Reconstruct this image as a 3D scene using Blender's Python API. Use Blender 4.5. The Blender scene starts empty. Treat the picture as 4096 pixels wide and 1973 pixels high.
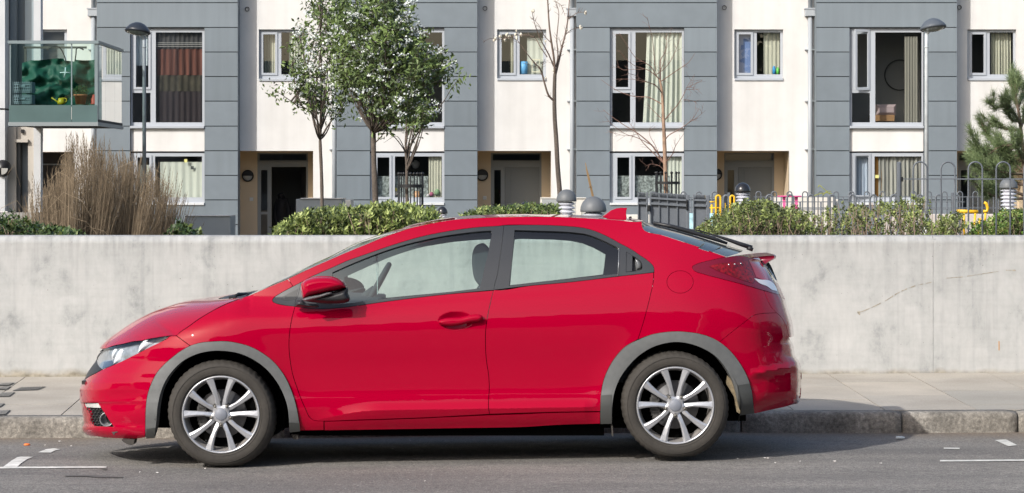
import bpy, math, random
import numpy as np
from mathutils import Vector, Matrix
from mathutils.geometry import delaunay_2d_cdt
R = math.radians
SC = bpy.context.scene
COL = SC.collection
# ---------------------------------------------------------------- camera
CAM_Y, CAM_H, FX, HOR = -15.0, 1.6, 10470.0, 740.0
cam = bpy.data.cameras.new('camera'); co = bpy.data.objects.new('camera', cam); COL.objects.link(co)
co.location = (0, CAM_Y, CAM_H); co.rotation_euler = (R(90), 0, 0)
cam.sensor_width = 36; cam.lens = FX / 4096 * 36; cam.shift_y = -(986.5 - HOR) / 4096
cam.clip_start = .1; cam.clip_end = 2000
SC.camera = co
# ---------------------------------------------------------------- light
LX, LY, LZ = .95, 1.15, -1.0                      # direction the sunlight travels
SUN_EL = math.atan2(1, math.hypot(LX, LY)); SUN_ROT = math.atan2(-LX, -LY)
w = bpy.data.worlds.new('World'); SC.world = w; w.use_nodes = True
nt = w.node_tree; bg = nt.nodes['Background']
sky = nt.nodes.new('ShaderNodeTexSky'); sky.sky_type = 'NISHITA'; sky.sun_disc = False
sky.sun_elevation = SUN_EL; sky.sun_rotation = SUN_ROT; sky.air_density = 1.0; sky.dust_density = 3.0; sky.ozone_density = .6
nt.links.new(sky.outputs[0], bg.inputs[0]); bg.inputs[1].default_value = .138
sl = bpy.data.lights.new('sun', 'SUN'); sl.energy = 2.9; sl.angle = R(.55); sl.color = (1, .97, .925)
so = bpy.data.objects.new('sun', sl); COL.objects.link(so)
so.rotation_euler = Vector((LX, LY, LZ)).to_track_quat('-Z', 'Y').to_euler()
SC.view_settings.view_transform = 'Standard'; SC.view_settings.look = 'None'
SC.view_settings.exposure = 0.44; SC.view_settings.gamma = 1.0
SC.render.engine = 'CYCLES'
SC.cycles.use_denoising = True
SC.cycles.max_bounces = 8; SC.cycles.transparent_max_bounces = 16
SC.render.film_transparent = False
# ---------------------------------------------------------------- helpers
def P(px, py, Y):
    d = Y - CAM_Y
    return Vector(((px - 2048) * d / FX, Y, CAM_H - (py - HOR) * d / FX))
def X(px, Y): return (px - 2048) * (Y - CAM_Y) / FX
def Z(py, Y): return CAM_H - (py - HOR) * (Y - CAM_Y) / FX
FR = dict(R1=(250, 1000, 1.2752), R2=(1100, 800, 1.1818), R3=(2200, 800, 1.1818), Z3=(300, 1250, 2.256),
          Z4=(2650, 950, 1.7733), Z5=(1050, 880, 2.64), Z6=(1950, 850, 3.0306), Z8=(850, 1100, 4.1367),
          ZB=(1500, 560, 2.955), ZC=(2050, 700, 3.963), ZD=(2500, 720, 3.68), ZE=(2380, 60, 2.481),
          A4=(0, 0, 1.2664), A5=(950, 0, 1.2664), A6=(1900, 0, 1.2664), A7=(2900, 0, 1.2667),
          BL=(0, 100, 2.698), FN=(3500, 600, 3.448), S=(0, 0, 1), G=(0, 500, 2.585), W1=(550, 1380, 2.387),
          L7=(0, 1400, 2.166), R8=(2900, 900, 1.1564), T5=(1050, 0, 2.216))
def T(fr, *pts):
    ox, oy, s = FR[fr]
    return [(ox + x / s, oy + y / s) for x, y in pts]

MATS = {}
def mat(name, col=(.5, .5, .5), rough=.6, metal=0, nz=None, bump=None, coat=0, spec=.5, coatr=.03, alpha=None, emit=None, trans=0, ior=1.45, grime=None):
    """nz=(scale, amount[, stretch xyz]) colour variation, bump=(scale, distance)"""
    if name in MATS: return MATS[name]
    m = bpy.data.materials.new(name); m.use_nodes = True; MATS[name] = m
    t = m.node_tree; b = t.nodes['Principled BSDF']
    b.inputs['Base Color'].default_value = (*col, 1); b.inputs['Roughness'].default_value = rough
    b.inputs['Metallic'].default_value = metal; b.inputs['Coat Weight'].default_value = coat
    b.inputs['Coat Roughness'].default_value = coatr; b.inputs['Specular IOR Level'].default_value = spec
    b.inputs['IOR'].default_value = ior
    if name == 'red_paint': b.inputs['Coat IOR'].default_value = 1.34
    if trans: b.inputs['Transmission Weight'].default_value = trans
    if emit:
        b.inputs['Emission Color'].default_value = (*emit[0], 1); b.inputs['Emission Strength'].default_value = emit[1]
    tc = t.nodes.new('ShaderNodeTexCoord')
    def noise(scale, stretch=(1, 1, 1), detail=5):
        mp = t.nodes.new('ShaderNodeMapping'); mp.inputs['Scale'].default_value = stretch
        t.links.new(tc.outputs['Object'], mp.inputs[0])
        n = t.nodes.new('ShaderNodeTexNoise'); n.inputs['Scale'].default_value = scale; n.inputs['Detail'].default_value = detail
        t.links.new(mp.outputs[0], n.inputs['Vector']); return n
    last = None
    def varied(prev, n, amt, lo=.3, hi=.7, dark=None):
        mr = t.nodes.new('ShaderNodeMapRange'); mr.inputs[1].default_value = lo; mr.inputs[2].default_value = hi
        mr.inputs[3].default_value = 1 - amt; mr.inputs[4].default_value = 1 + amt
        t.links.new(n.outputs[0], mr.inputs[0])
        mx = t.nodes.new('ShaderNodeMix'); mx.data_type = 'RGBA'; mx.blend_type = 'MULTIPLY'; mx.inputs[0].default_value = 1
        if prev is None: mx.inputs[6].default_value = (*col, 1)
        else: t.links.new(prev, mx.inputs[6])
        t.links.new(mr.outputs[0], mx.inputs[7]); return mx.outputs[2]
    if nz:
        specs = nz if isinstance(nz, list) else [nz]
        for s in specs:
            last = varied(last, noise(s[0], s[2] if len(s) > 2 else (1, 1, 1)), s[1])
        t.links.new(last, b.inputs['Base Color'])
    if bump:
        n = noise(bump[0]); bm = t.nodes.new('ShaderNodeBump'); bm.inputs['Strength'].default_value = .6
        bm.inputs['Distance'].default_value = bump[1]
        t.links.new(n.outputs[0], bm.inputs['Height']); t.links.new(bm.outputs[0], b.inputs['Normal'])
    return m

def glassmat(name, tint=(.8, .88, .86), refl=1.0, rough=.0, body=0.0, bodycol=(.02, .03, .03), ior=1.5):
    """thin pane: tinted see-through, mirror-like at the Fresnel rate; body = share of a solid dark film"""
    if name in MATS: return MATS[name]
    m = bpy.data.materials.new(name); m.use_nodes = True; MATS[name] = m
    t = m.node_tree; t.nodes.clear()
    out = t.nodes.new('ShaderNodeOutputMaterial')
    tr = t.nodes.new('ShaderNodeBsdfTransparent'); tr.inputs[0].default_value = (*tint, 1)
    gl = t.nodes.new('ShaderNodeBsdfGlossy'); gl.inputs['Roughness'].default_value = rough
    gl.inputs['Color'].default_value = (1, 1, 1, 1)
    df = t.nodes.new('ShaderNodeBsdfDiffuse'); df.inputs[0].default_value = (*bodycol, 1)
    m1 = t.nodes.new('ShaderNodeMixShader'); m1.inputs[0].default_value = body
    t.links.new(tr.outputs[0], m1.inputs[1]); t.links.new(df.outputs[0], m1.inputs[2])
    # two-sided Schlick term: f0 + (1 - f0) * (1 - cos)^5
    fr = t.nodes.new('ShaderNodeLayerWeight'); fr.inputs[0].default_value = .5
    pw = t.nodes.new('ShaderNodeMath'); pw.operation = 'POWER'; pw.inputs[1].default_value = 5; t.links.new(fr.outputs['Facing'], pw.inputs[0])
    f0 = ((ior - 1) / (ior + 1)) ** 2
    ml = t.nodes.new('ShaderNodeMath'); ml.operation = 'MULTIPLY_ADD'; ml.inputs[1].default_value = (1 - f0) * min(refl, 1); ml.inputs[2].default_value = f0 * refl * 1.6; ml.use_clamp = True
    t.links.new(pw.outputs[0], ml.inputs[0])
    m2 = t.nodes.new('ShaderNodeMixShader'); t.links.new(ml.outputs[0], m2.inputs[0])
    t.links.new(m1.outputs[0], m2.inputs[1]); t.links.new(gl.outputs[0], m2.inputs[2])
    t.links.new(m2.outputs[0], out.inputs[0]); return m

def world_loc(o):
    v = Vector((0, 0, 0))
    while o: v += o.location; o = o.parent
    return v
def tag(o, label=None, cat=None, group=None, kind=None):
    if label: o['label'] = label
    if cat: o['category'] = cat
    if group: o['group'] = group
    if kind: o['kind'] = kind
    return o
def thing(name, loc, label, cat, group=None):
    o = bpy.data.objects.new(name, None); COL.objects.link(o); o.location = loc; o.empty_display_size = .2
    return tag(o, label, cat, group)
class MB:
    def __init__(s): s.v = []; s.f = []; s.m = []; s.sm = []; s.n = {}
    def add(s, vs, fs, mi=0, smooth=False):
        b = len(s.v); s.v += [tuple(v) for v in vs]
        for f in fs: s.f.append(tuple(b + i for i in f)); s.m.append(mi); s.sm.append(smooth)
        return b
    def box(s, a, b, mi=0, bev=0):
        x0, x1 = sorted((a[0], b[0])); y0, y1 = sorted((a[1], b[1])); z0, z1 = sorted((a[2], b[2]))
        if not bev:
            s.add([(x0, y0, z0), (x1, y0, z0), (x1, y1, z0), (x0, y1, z0), (x0, y0, z1), (x1, y0, z1), (x1, y1, z1), (x0, y1, z1)],
                  [(0, 3, 2, 1), (4, 5, 6, 7), (0, 1, 5, 4), (1, 2, 6, 5), (2, 3, 7, 6), (3, 0, 4, 7)], mi)
        else:   # front/edge chamfered box
            def ring(y, i): return [(x0 + i, y, z0 + i), (x1 - i, y, z0 + i), (x1 - i, y, z1 - i), (x0 + i, y, z1 - i)]
            vs = ring(y0, bev) + ring(y0 + bev, 0) + ring(y1 - bev, 0) + ring(y1, bev)
            fs = [(0, 1, 2, 3), (15, 14, 13, 12)]
            for r in range(3):
                for k in range(4):
                    a_, b_ = r * 4 + k, r * 4 + (k + 1) % 4
                    fs.append((a_, a_ + 4, b_ + 4, b_))
            s.add(vs, fs, mi)
    def tube(s, pts, rad, n=8, mi=0, cap=True, smooth=True):
        pts = [Vector(p) for p in pts]
        if not hasattr(rad, '__len__'): rad = [rad] * len(pts)
        vs = []; up = None
        for i, p in enumerate(pts):
            d = (pts[min(i + 1, len(pts) - 1)] - pts[max(i - 1, 0)])
            if d.length < 1e-9: d = Vector((0, 0, 1))
            d.normalize()
            if up is None: up = d.orthogonal().normalized()
            a = (up - d * up.dot(d))
            if a.length < 1e-6: a = d.orthogonal()
            a.normalize(); up = a; c = d.cross(a)
            for k in range(n):
                t = 2 * math.pi * k / n
                vs.append(p + (a * math.cos(t) + c * math.sin(t)) * rad[i])
        fs = []
        for i in range(len(pts) - 1):
            for k in range(n):
                a, b = i * n + k, i * n + (k + 1) % n
                fs.append((a, b, b + n, a + n))
        if cap:
            fs.append(tuple(range(n - 1, -1, -1))); fs.append(tuple((len(pts) - 1) * n + k for k in range(n)))
        s.add(vs, fs, mi, smooth)
    def lathe(s, c, prof, n=32, axis='z', mi=0, smooth=True, close=False):
        """prof: (radius, along-axis) list; axis z or y"""
        vs = []
        for r, h in prof:
            for k in range(n):
                t = 2 * math.pi * k / n
                if axis == 'z': vs.append((c[0] + r * math.cos(t), c[1] + r * math.sin(t), c[2] + h))
                elif axis == 'y': vs.append((c[0] + r * math.cos(t), c[1] + h, c[2] + r * math.sin(t)))
                else: vs.append((c[0] + h, c[1] + r * math.cos(t), c[2] + r * math.sin(t)))
        fs = []
        for i in range(len(prof) - 1):
            for k in range(n):
                a, b = i * n + k, i * n + (k + 1) % n
                fs.append((a, b, b + n, a + n))
        s.add(vs, fs, mi, smooth)
    def prism(s, poly, y0, y1, mi=0, smooth=False, taper=0):
        """poly: list of (x,z); extruded along Y"""
        n = len(poly); cx = sum(p[0] for p in poly) / n; cz = sum(p[1] for p in poly) / n
        f = lambda p: (p[0] + (cx - p[0]) * taper, p[1] + (cz - p[1]) * taper)
        vs = [(p[0], y0, p[1]) for p in map(f, poly)] + [(p[0], y1, p[1]) for p in poly]
        s.add(vs, [tuple(range(n)), tuple(range(2 * n - 1, n - 1, -1))] + [(i, i + n, (i + 1) % n + n, (i + 1) % n) for i in range(n)], mi, smooth)
    def quad(s, a, b, c, d, mi=0, smooth=False): s.add([a, b, c, d], [(0, 1, 2, 3)], mi, smooth)
    def build(s, name, mats, parent=None, bevel=0, recalc=False):
        me = bpy.data.meshes.new(name)
        off = world_loc(parent) if parent else Vector((0, 0, 0))
        me.from_pydata([(v[0] - off.x, v[1] - off.y, v[2] - off.z) for v in s.v], [], s.f)
        if not isinstance(mats, (list, tuple)): mats = [mats]
        for m in mats: me.materials.append(m)
        me.polygons.foreach_set('material_index', s.m); me.polygons.foreach_set('use_smooth', s.sm)
        me.update()
        if s.n:
            me.normals_split_custom_set_from_vertices([s.n.get(i, Vector((0, 0, 0))) for i in range(len(s.v))])
        o = bpy.data.objects.new(name, me); COL.objects.link(o)
        if parent: o.parent = parent
        if bevel:
            b = o.modifiers.new('b', 'BEVEL'); b.width = bevel; b.segments = 2; b.limit_method = 'ANGLE'; b.angle_limit = R(40)
            b.harden_normals = True
        return o
def copytree(o, parent=None, loc=None):
    c = o.copy(); COL.objects.link(c); c.parent = parent
    if loc is not None: c.location = loc
    for ch in list(o.children): copytree(ch, c)
    return c
def spline(pts, n=6, closed=False):
    """Catmull-Rom through 2-D points"""
    out = []; m = len(pts)
    rng = range(m) if closed else range(m - 1)
    for i in rng:
        if closed: p0, p1, p2, p3 = pts[(i - 1) % m], pts[i], pts[(i + 1) % m], pts[(i + 2) % m]
        else: p0, p1, p2, p3 = pts[max(i - 1, 0)], pts[i], pts[i + 1], pts[min(i + 2, m - 1)]
        for k in range(n):
            t = k / n
            out.append(tuple(.5 * (2 * b + (c - a) * t + (2 * a - 5 * b + 4 * c - d) * t * t + (3 * b - a - 3 * c + d) * t ** 3)
                             for a, b, c, d in zip(p0, p1, p2, p3)))
    if not closed: out.append(tuple(pts[-1]))
    return out
def resample(pts, step):
    pts = [np.array(p, float) for p in pts]; out = [pts[0]]; acc = 0
    for a, b in zip(pts[:-1], pts[1:]):
        L = np.linalg.norm(b - a)
        if L < 1e-9: continue
        n = max(1, int(round(L / step)))
        for k in range(1, n + 1): out.append(a + (b - a) * k / n)
    return [tuple(p) for p in out]
def inside(poly, x, y):
    c = False; n = len(poly); j = n - 1
    for i in range(n):
        xi, yi = poly[i]; xj, yj = poly[j]
        if (yi > y) != (yj > y) and x < (xj - xi) * (y - yi) / (yj - yi) + xi: c = not c
        j = i
    return c
def inside_np(poly, X_, Y_):
    c = np.zeros(len(X_), bool); n = len(poly); j = n - 1
    for i in range(n):
        xi, yi = poly[i]; xj, yj = poly[j]
        if yi != yj:
            c ^= ((yi > Y_) != (yj > Y_)) & (X_ < (xj - xi) * (Y_ - yi) / (yj - yi) + xi)
        j = i
    return c
def dist_np(poly, X_, Y_, closed=True):
    d = np.full(len(X_), 1e9); n = len(poly)
    for i in range(n if closed else n - 1):
        a = np.array(poly[i]); b = np.array(poly[(i + 1) % n]); ab = b - a; L = ab @ ab
        if L < 1e-12: continue
        t = np.clip(((X_ - a[0]) * ab[0] + (Y_ - a[1]) * ab[1]) / L, 0, 1)
        d = np.minimum(d, np.hypot(X_ - a[0] - t * ab[0], Y_ - a[1] - t * ab[1]))
    return d
def area(poly): return .5 * sum(poly[i - 1][0] * poly[i][1] - poly[i][0] * poly[i - 1][1] for i in range(len(poly)))
def inset(poly, d):
    """move every vertex inwards by d"""
    n = len(poly); s = 1 if area(poly) > 0 else -1; out = []
    for i in range(n):
        a, b, c = np.array(poly[i - 1]), np.array(poly[i]), np.array(poly[(i + 1) % n])
        e1 = b - a; e2 = c - b; e1 = e1 / (np.linalg.norm(e1) + 1e-9); e2 = e2 / (np.linalg.norm(e2) + 1e-9)
        n1 = np.array((-e1[1], e1[0])) * s; n2 = np.array((-e2[1], e2[0])) * s
        m = n1 + n2; L = np.linalg.norm(m)
        if L < .2: out.append(tuple(b)); continue
        m = m / L; k = d / max(.35, m @ n1); out.append(tuple(b + m * k))
    return out
def cdt(poly, holes, extra):
    """triangulate region; returns verts (2-D), tris, and the boundary loops as vertex indices"""
    vs = []; es = []; loops = []
    for lp in [poly] + holes:
        b = len(vs); n = len(lp); vs += lp; es += [(b + i, b + (i + 1) % n) for i in range(n)]
    nb = len(vs); vs += extra
    V, E, F, ov, oe, of = delaunay_2d_cdt([Vector(v) for v in vs], es, [], 0, 1e-4, True)
    V = [(v.x, v.y) for v in V]; F = [f for f in F]
    cx = np.array([sum(V[i][0] for i in f) / len(f) for f in F]); cy = np.array([sum(V[i][1] for i in f) / len(f) for f in F])
    ok = inside_np(poly, cx, cy)
    for h in holes: ok &= ~inside_np(h, cx, cy)
    F = [f if area([V[i] for i in f]) < 0 else f[::-1] for f, k in zip(F, ok) if k and abs(area([V[i] for i in f])) > 1e-4]
    return V, F
def hexgrid(poly, holes, s, margin=.45):
    xs = [p[0] for p in poly]; ys = [p[1] for p in poly]
    g = []; r = 0; y = min(ys)
    while y < max(ys):
        x = min(xs) + (s / 2 if r % 2 else 0)
        while x < max(xs): g.append((x, y)); x += s
        y += s * .866; r += 1
    if not g: return []
    g = np.array(g); k = inside_np(poly, g[:, 0], g[:, 1]); k &= dist_np(poly, g[:, 0], g[:, 1]) > s * margin
    for h in holes: k &= ~inside_np(h, g[:, 0], g[:, 1]); k &= dist_np(h, g[:, 0], g[:, 1]) > s * margin
    return [tuple(p) for p in g[k]]
# ================================================================ ground
# kerb face plane at Y=KY, pavement back at the wall
KY, WY = 2.0, 4.6
def roadz(x, y):
    """street surface: falls to the left and to the gutter"""
    z = .0055 * (x - 0)                              # long fall
    z += -.02 * np.clip(y / 2., -1, 1.) 
    z += -.006 - .0 * y
    # settle under the two near tyres
    z += -.010 * np.exp(-((x + 1.67) / 1.0) ** 2) + .012 * np.exp(-((x - .95) / 1.0) ** 2)
    return z
def conc_road():
    m = bpy.data.materials.new('asphalt'); m.use_nodes = True; t = m.node_tree; b = t.nodes['Principled BSDF']
    N = t.nodes.new; L = t.links.new; tc = N('ShaderNodeTexCoord')
    def noise(s, d=4, st=(1, 1, 1), rough=.6):
        mp = N('ShaderNodeMapping'); mp.inputs['Scale'].default_value = st; L(tc.outputs['Object'], mp.inputs[0])
        n = N('ShaderNodeTexNoise'); n.inputs['Scale'].default_value = s; n.inputs['Detail'].default_value = d; n.inputs['Roughness'].default_value = rough; L(mp.outputs[0], n.inputs['Vector']); return n
    def ramp(src, pts):
        r = N('ShaderNodeValToRGB'); L(src, r.inputs[0]); e = r.color_ramp.elements
        while len(e) < len(pts): e.new(.5)
        for q, (p, c) in zip(e, pts): q.position = p; q.color = (*c, 1)
        return r.outputs[0]
    def mul(a, b_, f=1):
        x = N('ShaderNodeMix'); x.data_type = 'RGBA'; x.blend_type = 'MULTIPLY'; x.inputs[0].default_value = f; L(a, x.inputs[6]); L(b_, x.inputs[7]); return x.outputs[2]
    base = ramp(noise(.9, 5).outputs[0], [(.3, (.175, .166, .155)), (.7, (.23, .22, .204))])
    gr = ramp(noise(110, 3).outputs[0], [(.34, (.40, .40, .40)), (.52, (1, 1, 1)), (.68, (1.45, 1.45, 1.43))])
    c = mul(base, gr)
    patch = ramp(noise(1.3, 4, (.35, 1.6, 1)).outputs[0], [(.36, (.78, .78, .79)), (.6, (1.06, 1.05, 1.04))])
    c = mul(c, patch)
    c = mul(c, ramp(noise(30, 4).outputs[0], [(.34, (.78, .78, .78)), (.5, (1, 1, 1)), (.68, (1.2, 1.2, 1.18))]))
    # dusty brown gutter next to the kerb
    sx = N('ShaderNodeSeparateXYZ'); L(tc.outputs['Object'], sx.inputs[0])
    nn = noise(3, 4); ad = N('ShaderNodeMath'); ad.operation = 'MULTIPLY_ADD'; ad.inputs[1].default_value = .9; L(nn.outputs[0], ad.inputs[0]); L(sx.outputs[1], ad.inputs[2])
    mr = N('ShaderNodeMapRange'); mr.inputs[1].default_value = 1.75; mr.inputs[2].default_value = 2.4; L(ad.outputs[0], mr.inputs[0])
    mx = N('ShaderNodeMix'); mx.data_type = 'RGBA'; L(mr.outputs[0], mx.inputs[0]); L(c, mx.inputs[6])
    L(mul(ramp(noise(40, 5).outputs[0], [(.3, (.13, .105, .08)), (.7, (.25, .21, .165))]), gr, .6), mx.inputs[7])
    # pale grit
    v = N('ShaderNodeTexVoronoi'); v.inputs['Scale'].default_value = 16; L(tc.outputs['Object'], v.inputs['Vector'])
    lt = N('ShaderNodeMath'); lt.operation = 'LESS_THAN'; lt.inputs[1].default_value = .075; L(v.outputs['Distance'], lt.inputs[0])
    sc = N('ShaderNodeSeparateColor'); L(v.outputs['Color'], sc.inputs[0]); g2 = N('ShaderNodeMath'); g2.operation = 'GREATER_THAN'; g2.inputs[1].default_value = .78; L(sc.outputs[0], g2.inputs[0])
    m2 = N('ShaderNodeMath'); m2.operation = 'MULTIPLY'; L(lt.outputs[0], m2.inputs[0]); L(g2.outputs[0], m2.inputs[1])
    mx2 = N('ShaderNodeMix'); mx2.data_type = 'RGBA'; L(m2.outputs[0], mx2.inputs[0]); L(mx.outputs[2], mx2.inputs[6]); mx2.inputs[7].default_value = (.55, .53, .5, 1)
    L(mx2.outputs[2], b.inputs['Base Color']); b.inputs['Roughness'].default_value = .85
    bm = N('ShaderNodeBump'); bm.inputs['Distance'].default_value = .006; bm.inputs['Strength'].default_value = .9; L(noise(85, 3).outputs[0], bm.inputs['Height']); L(bm.outputs[0], b.inputs['Normal'])
    return m
ASPH = conc_road()
mb = MB(); xs = np.r_[-300, -60, -20, np.arange(-8, 8.01, .25), 20, 60, 300]; ys = np.r_[-200, -60, -20, -8, np.arange(-4, 2.01, .25), 2.6]
vs = [(x, y, float(roadz(np.clip(x, -9, 9), y))) for y in ys for x in xs]; n = len(xs)
mb.add(vs, [(j * n + i, j * n + i + 1, (j + 1) * n + i + 1, (j + 1) * n + i) for j in range(len(ys) - 1) for i in range(n - 1)], 0, True)
tag(mb.build('road', ASPH), kind='structure')
# far ground: one sheet behind the wall out to the horizon
GRND = mat('garden_ground', (.09, .075, .05), .95, nz=[(2, .3), (14, .2)], bump=(30, .02))
mb = MB(); ys = [4.75, 12, 22, 34, 46, 60, 400, 900]; zs = [.55, .5, .35, .15, .0, 0, 0, 0]; xs = [-900, -60, -20, 0, 20, 60, 900]; n = len(xs)
mb.add([(x, y, z) for y, z in zip(ys, zs) for x in xs], [(j * n + i, j * n + i + 1, (j + 1) * n + i + 1, (j + 1) * n + i) for j in range(len(ys) - 1) for i in range(n - 1)])
tag(mb.build('ground', GRND), kind='structure')
# pavement: sloping slab bed with joints in the shader
def pave():
    m = bpy.data.materials.new('paving'); m.use_nodes = True; t = m.node_tree; b = t.nodes['Principled BSDF']; N = t.nodes.new; L = t.links.new
    tc = N('ShaderNodeTexCoord'); mp = N('ShaderNodeMapping'); mp.inputs['Rotation'].default_value = (0, 0, R(0)); L(tc.outputs['Object'], mp.inputs[0])
    n1 = N('ShaderNodeTexNoise'); n1.inputs['Scale'].default_value = 2.2; n1.inputs['Detail'].default_value = 6; L(tc.outputs['Object'], n1.inputs['Vector'])
    r1 = N('ShaderNodeValToRGB'); L(n1.outputs[0], r1.inputs[0]); e = r1.color_ramp.elements; e[0].position = .3; e[0].color = (.33, .30, .255, 1); e[1].position = .7; e[1].color = (.43, .395, .34, 1)
    n2 = N('ShaderNodeTexNoise'); n2.inputs['Scale'].default_value = 90; n2.inputs['Detail'].default_value = 3; L(tc.outputs['Object'], n2.inputs['Vector'])
    mr = N('ShaderNodeMapRange'); mr.inputs[1].default_value = .3; mr.inputs[2].default_value = .7; mr.inputs[3].default_value = .88; mr.inputs[4].default_value = 1.1; L(n2.outputs[0], mr.inputs[0])
    mx = N('ShaderNodeMix'); mx.data_type = 'RGBA'; mx.blend_type = 'MULTIPLY'; mx.inputs[0].default_value = 1; L(r1.outputs[0], mx.inputs[6]); L(mr.outputs[0], mx.inputs[7])
    L(mx.outputs[2], b.inputs['Base Color']); b.inputs['Roughness'].default_value = .9
    bm = N('ShaderNodeBump'); bm.inputs['Distance'].default_value = .002; L(n2.outputs[0], bm.inputs['Height']); L(bm.outputs[0], b.inputs['Normal']); return m
PAVE = [pave(), mat('paving_warm', (.42, .38, .32), .9, nz=[(2, .12), (80, .08)]), mat('paving_cool', (.345, .325, .285), .9, nz=[(2, .12), (80, .08)])]
JOINT = mat('joint_dirt', (.12, .11, .085), .95, nz=(6, .3))
def kz(x): return float(roadz(np.array(x), 2.0)) + .135          # kerb top
def pz(x, y): return kz(x) + (y - KY - .15) * .030 + .008 * max(0, (abs(x) - 6)) * 0
WB = lambda x: .178 + .0040 * x                         # wall foot height
def pvz(x, y):
    t = (y - KY - .15) / (WY - KY - .15); return kz(x) * (1 - t) + WB(x) * t
mb = MB(); xs = np.arange(-30, 30.1, 1.0)
for a, b in zip(xs[:-1], xs[1:]):
    mb.quad((a, KY + .1, pvz(a, KY + .1) - .008), (b, KY + .1, pvz(b, KY + .1) - .008), (b, WY + .1, pvz(b, WY + .1) - .008), (a, WY + .1, pvz(a, WY + .1) - .008))
pvb = tag(mb.build('pavement', JOINT), kind='structure')
rnd = random.Random(7)
mb = MB(); W_ = .60; skew = -.035
x = -26.95; col = 0
while x < 26:
    y = KY + .155; first = [.62, .9, .3][col % 3]; ln = first
    while y < WY - .01:
        y1 = min(y + ln, WY); ln = .9
        g = .0045
        c = [(x + g + skew * (q - KY) , q) for q in (y + g, y1 - g)] ; d = [(x + W_ - g + skew * (q - KY), q) for q in (y + g, y1 - g)]
        dz = rnd.uniform(-.001, .0012); mi = rnd.choice([0, 0, 1, 1, 2])
        vs = [(c[0][0], c[0][1], pvz(*c[0]) + dz), (d[0][0], d[0][1], pvz(*d[0]) + dz), (d[1][0], d[1][1], pvz(*d[1]) + dz), (c[1][0], c[1][1], pvz(*c[1]) + dz)]
        lo = [(v[0], v[1], v[2] - .012) for v in vs]
        mb.add(vs + lo, [(0, 1, 2, 3), (4, 5, 1, 0), (5, 6, 2, 1), (6, 7, 3, 2), (7, 4, 0, 3)], mi)
        y = y1
    x += W_; col += 1
o = mb.build('paving_slabs', PAVE); o.parent = pvb; 
# kerb stones
def kerbmat():
    m = mat('kerb_granite', (.22, .205, .18), .9, nz=[(5, .32), (38, .34), (120, .25)], bump=(38, .012)); return m
KM = kerbmat(); 
kpx = [-900, -300, 430, 1170, 2082 + 0, 2965, 3610, 4074, 4700, 5400]
kxs = [X(p, KY) for p in kpx]; kxs = [kxs[0] - 25] + kxs + [kxs[-1] + 25]
kerbs = tag(bpy.data.objects.new('kerb', None), kind='structure'); COL.objects.link(kerbs); kerbs.location = (0, KY, 0)
for a, b in zip(kxs[:-1], kxs[1:]):
    mb = MB(); g = .005; nx = max(2, int((b - a) / .06)); nx = min(nx, 60)
    prof = [(0.004, -.25), (.0, -.02), (.004, .045), (.004, .09), (.010, .118), (.024, .132), (.06, .135), (.15, .136), (.15, 0)]
    rr = random.Random(int(a * 10)); vs = []
    for i in range(nx + 1):
        xx = a + g + (b - a - 2 * g) * i / nx; e = 1 if (i == 0 or i == nx) else 0
        for (dy, dz) in prof:
            wob = rr.uniform(-.003, .003) if dy < .03 else 0
            vs.append((xx, KY + dy + wob + (.008 * e if dy < .03 else 0), kz(xx) - .135 + dz - (.006 * e if dz > .1 else 0) + (rr.uniform(-.0025, .0025) if .04 < dz < .134 and dy < .05 else 0)))
    m = len(prof)
    mb.add(vs, [(i * m + k, (i + 1) * m + k, (i + 1) * m + k + 1, i * m + k + 1) for i in range(nx) for k in range(m - 1)] + [tuple(range(m)), tuple(nx * m + k for k in range(m - 1, -1, -1))], 0, True)
    mb.build('kerb_stone', KM, kerbs)
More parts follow.
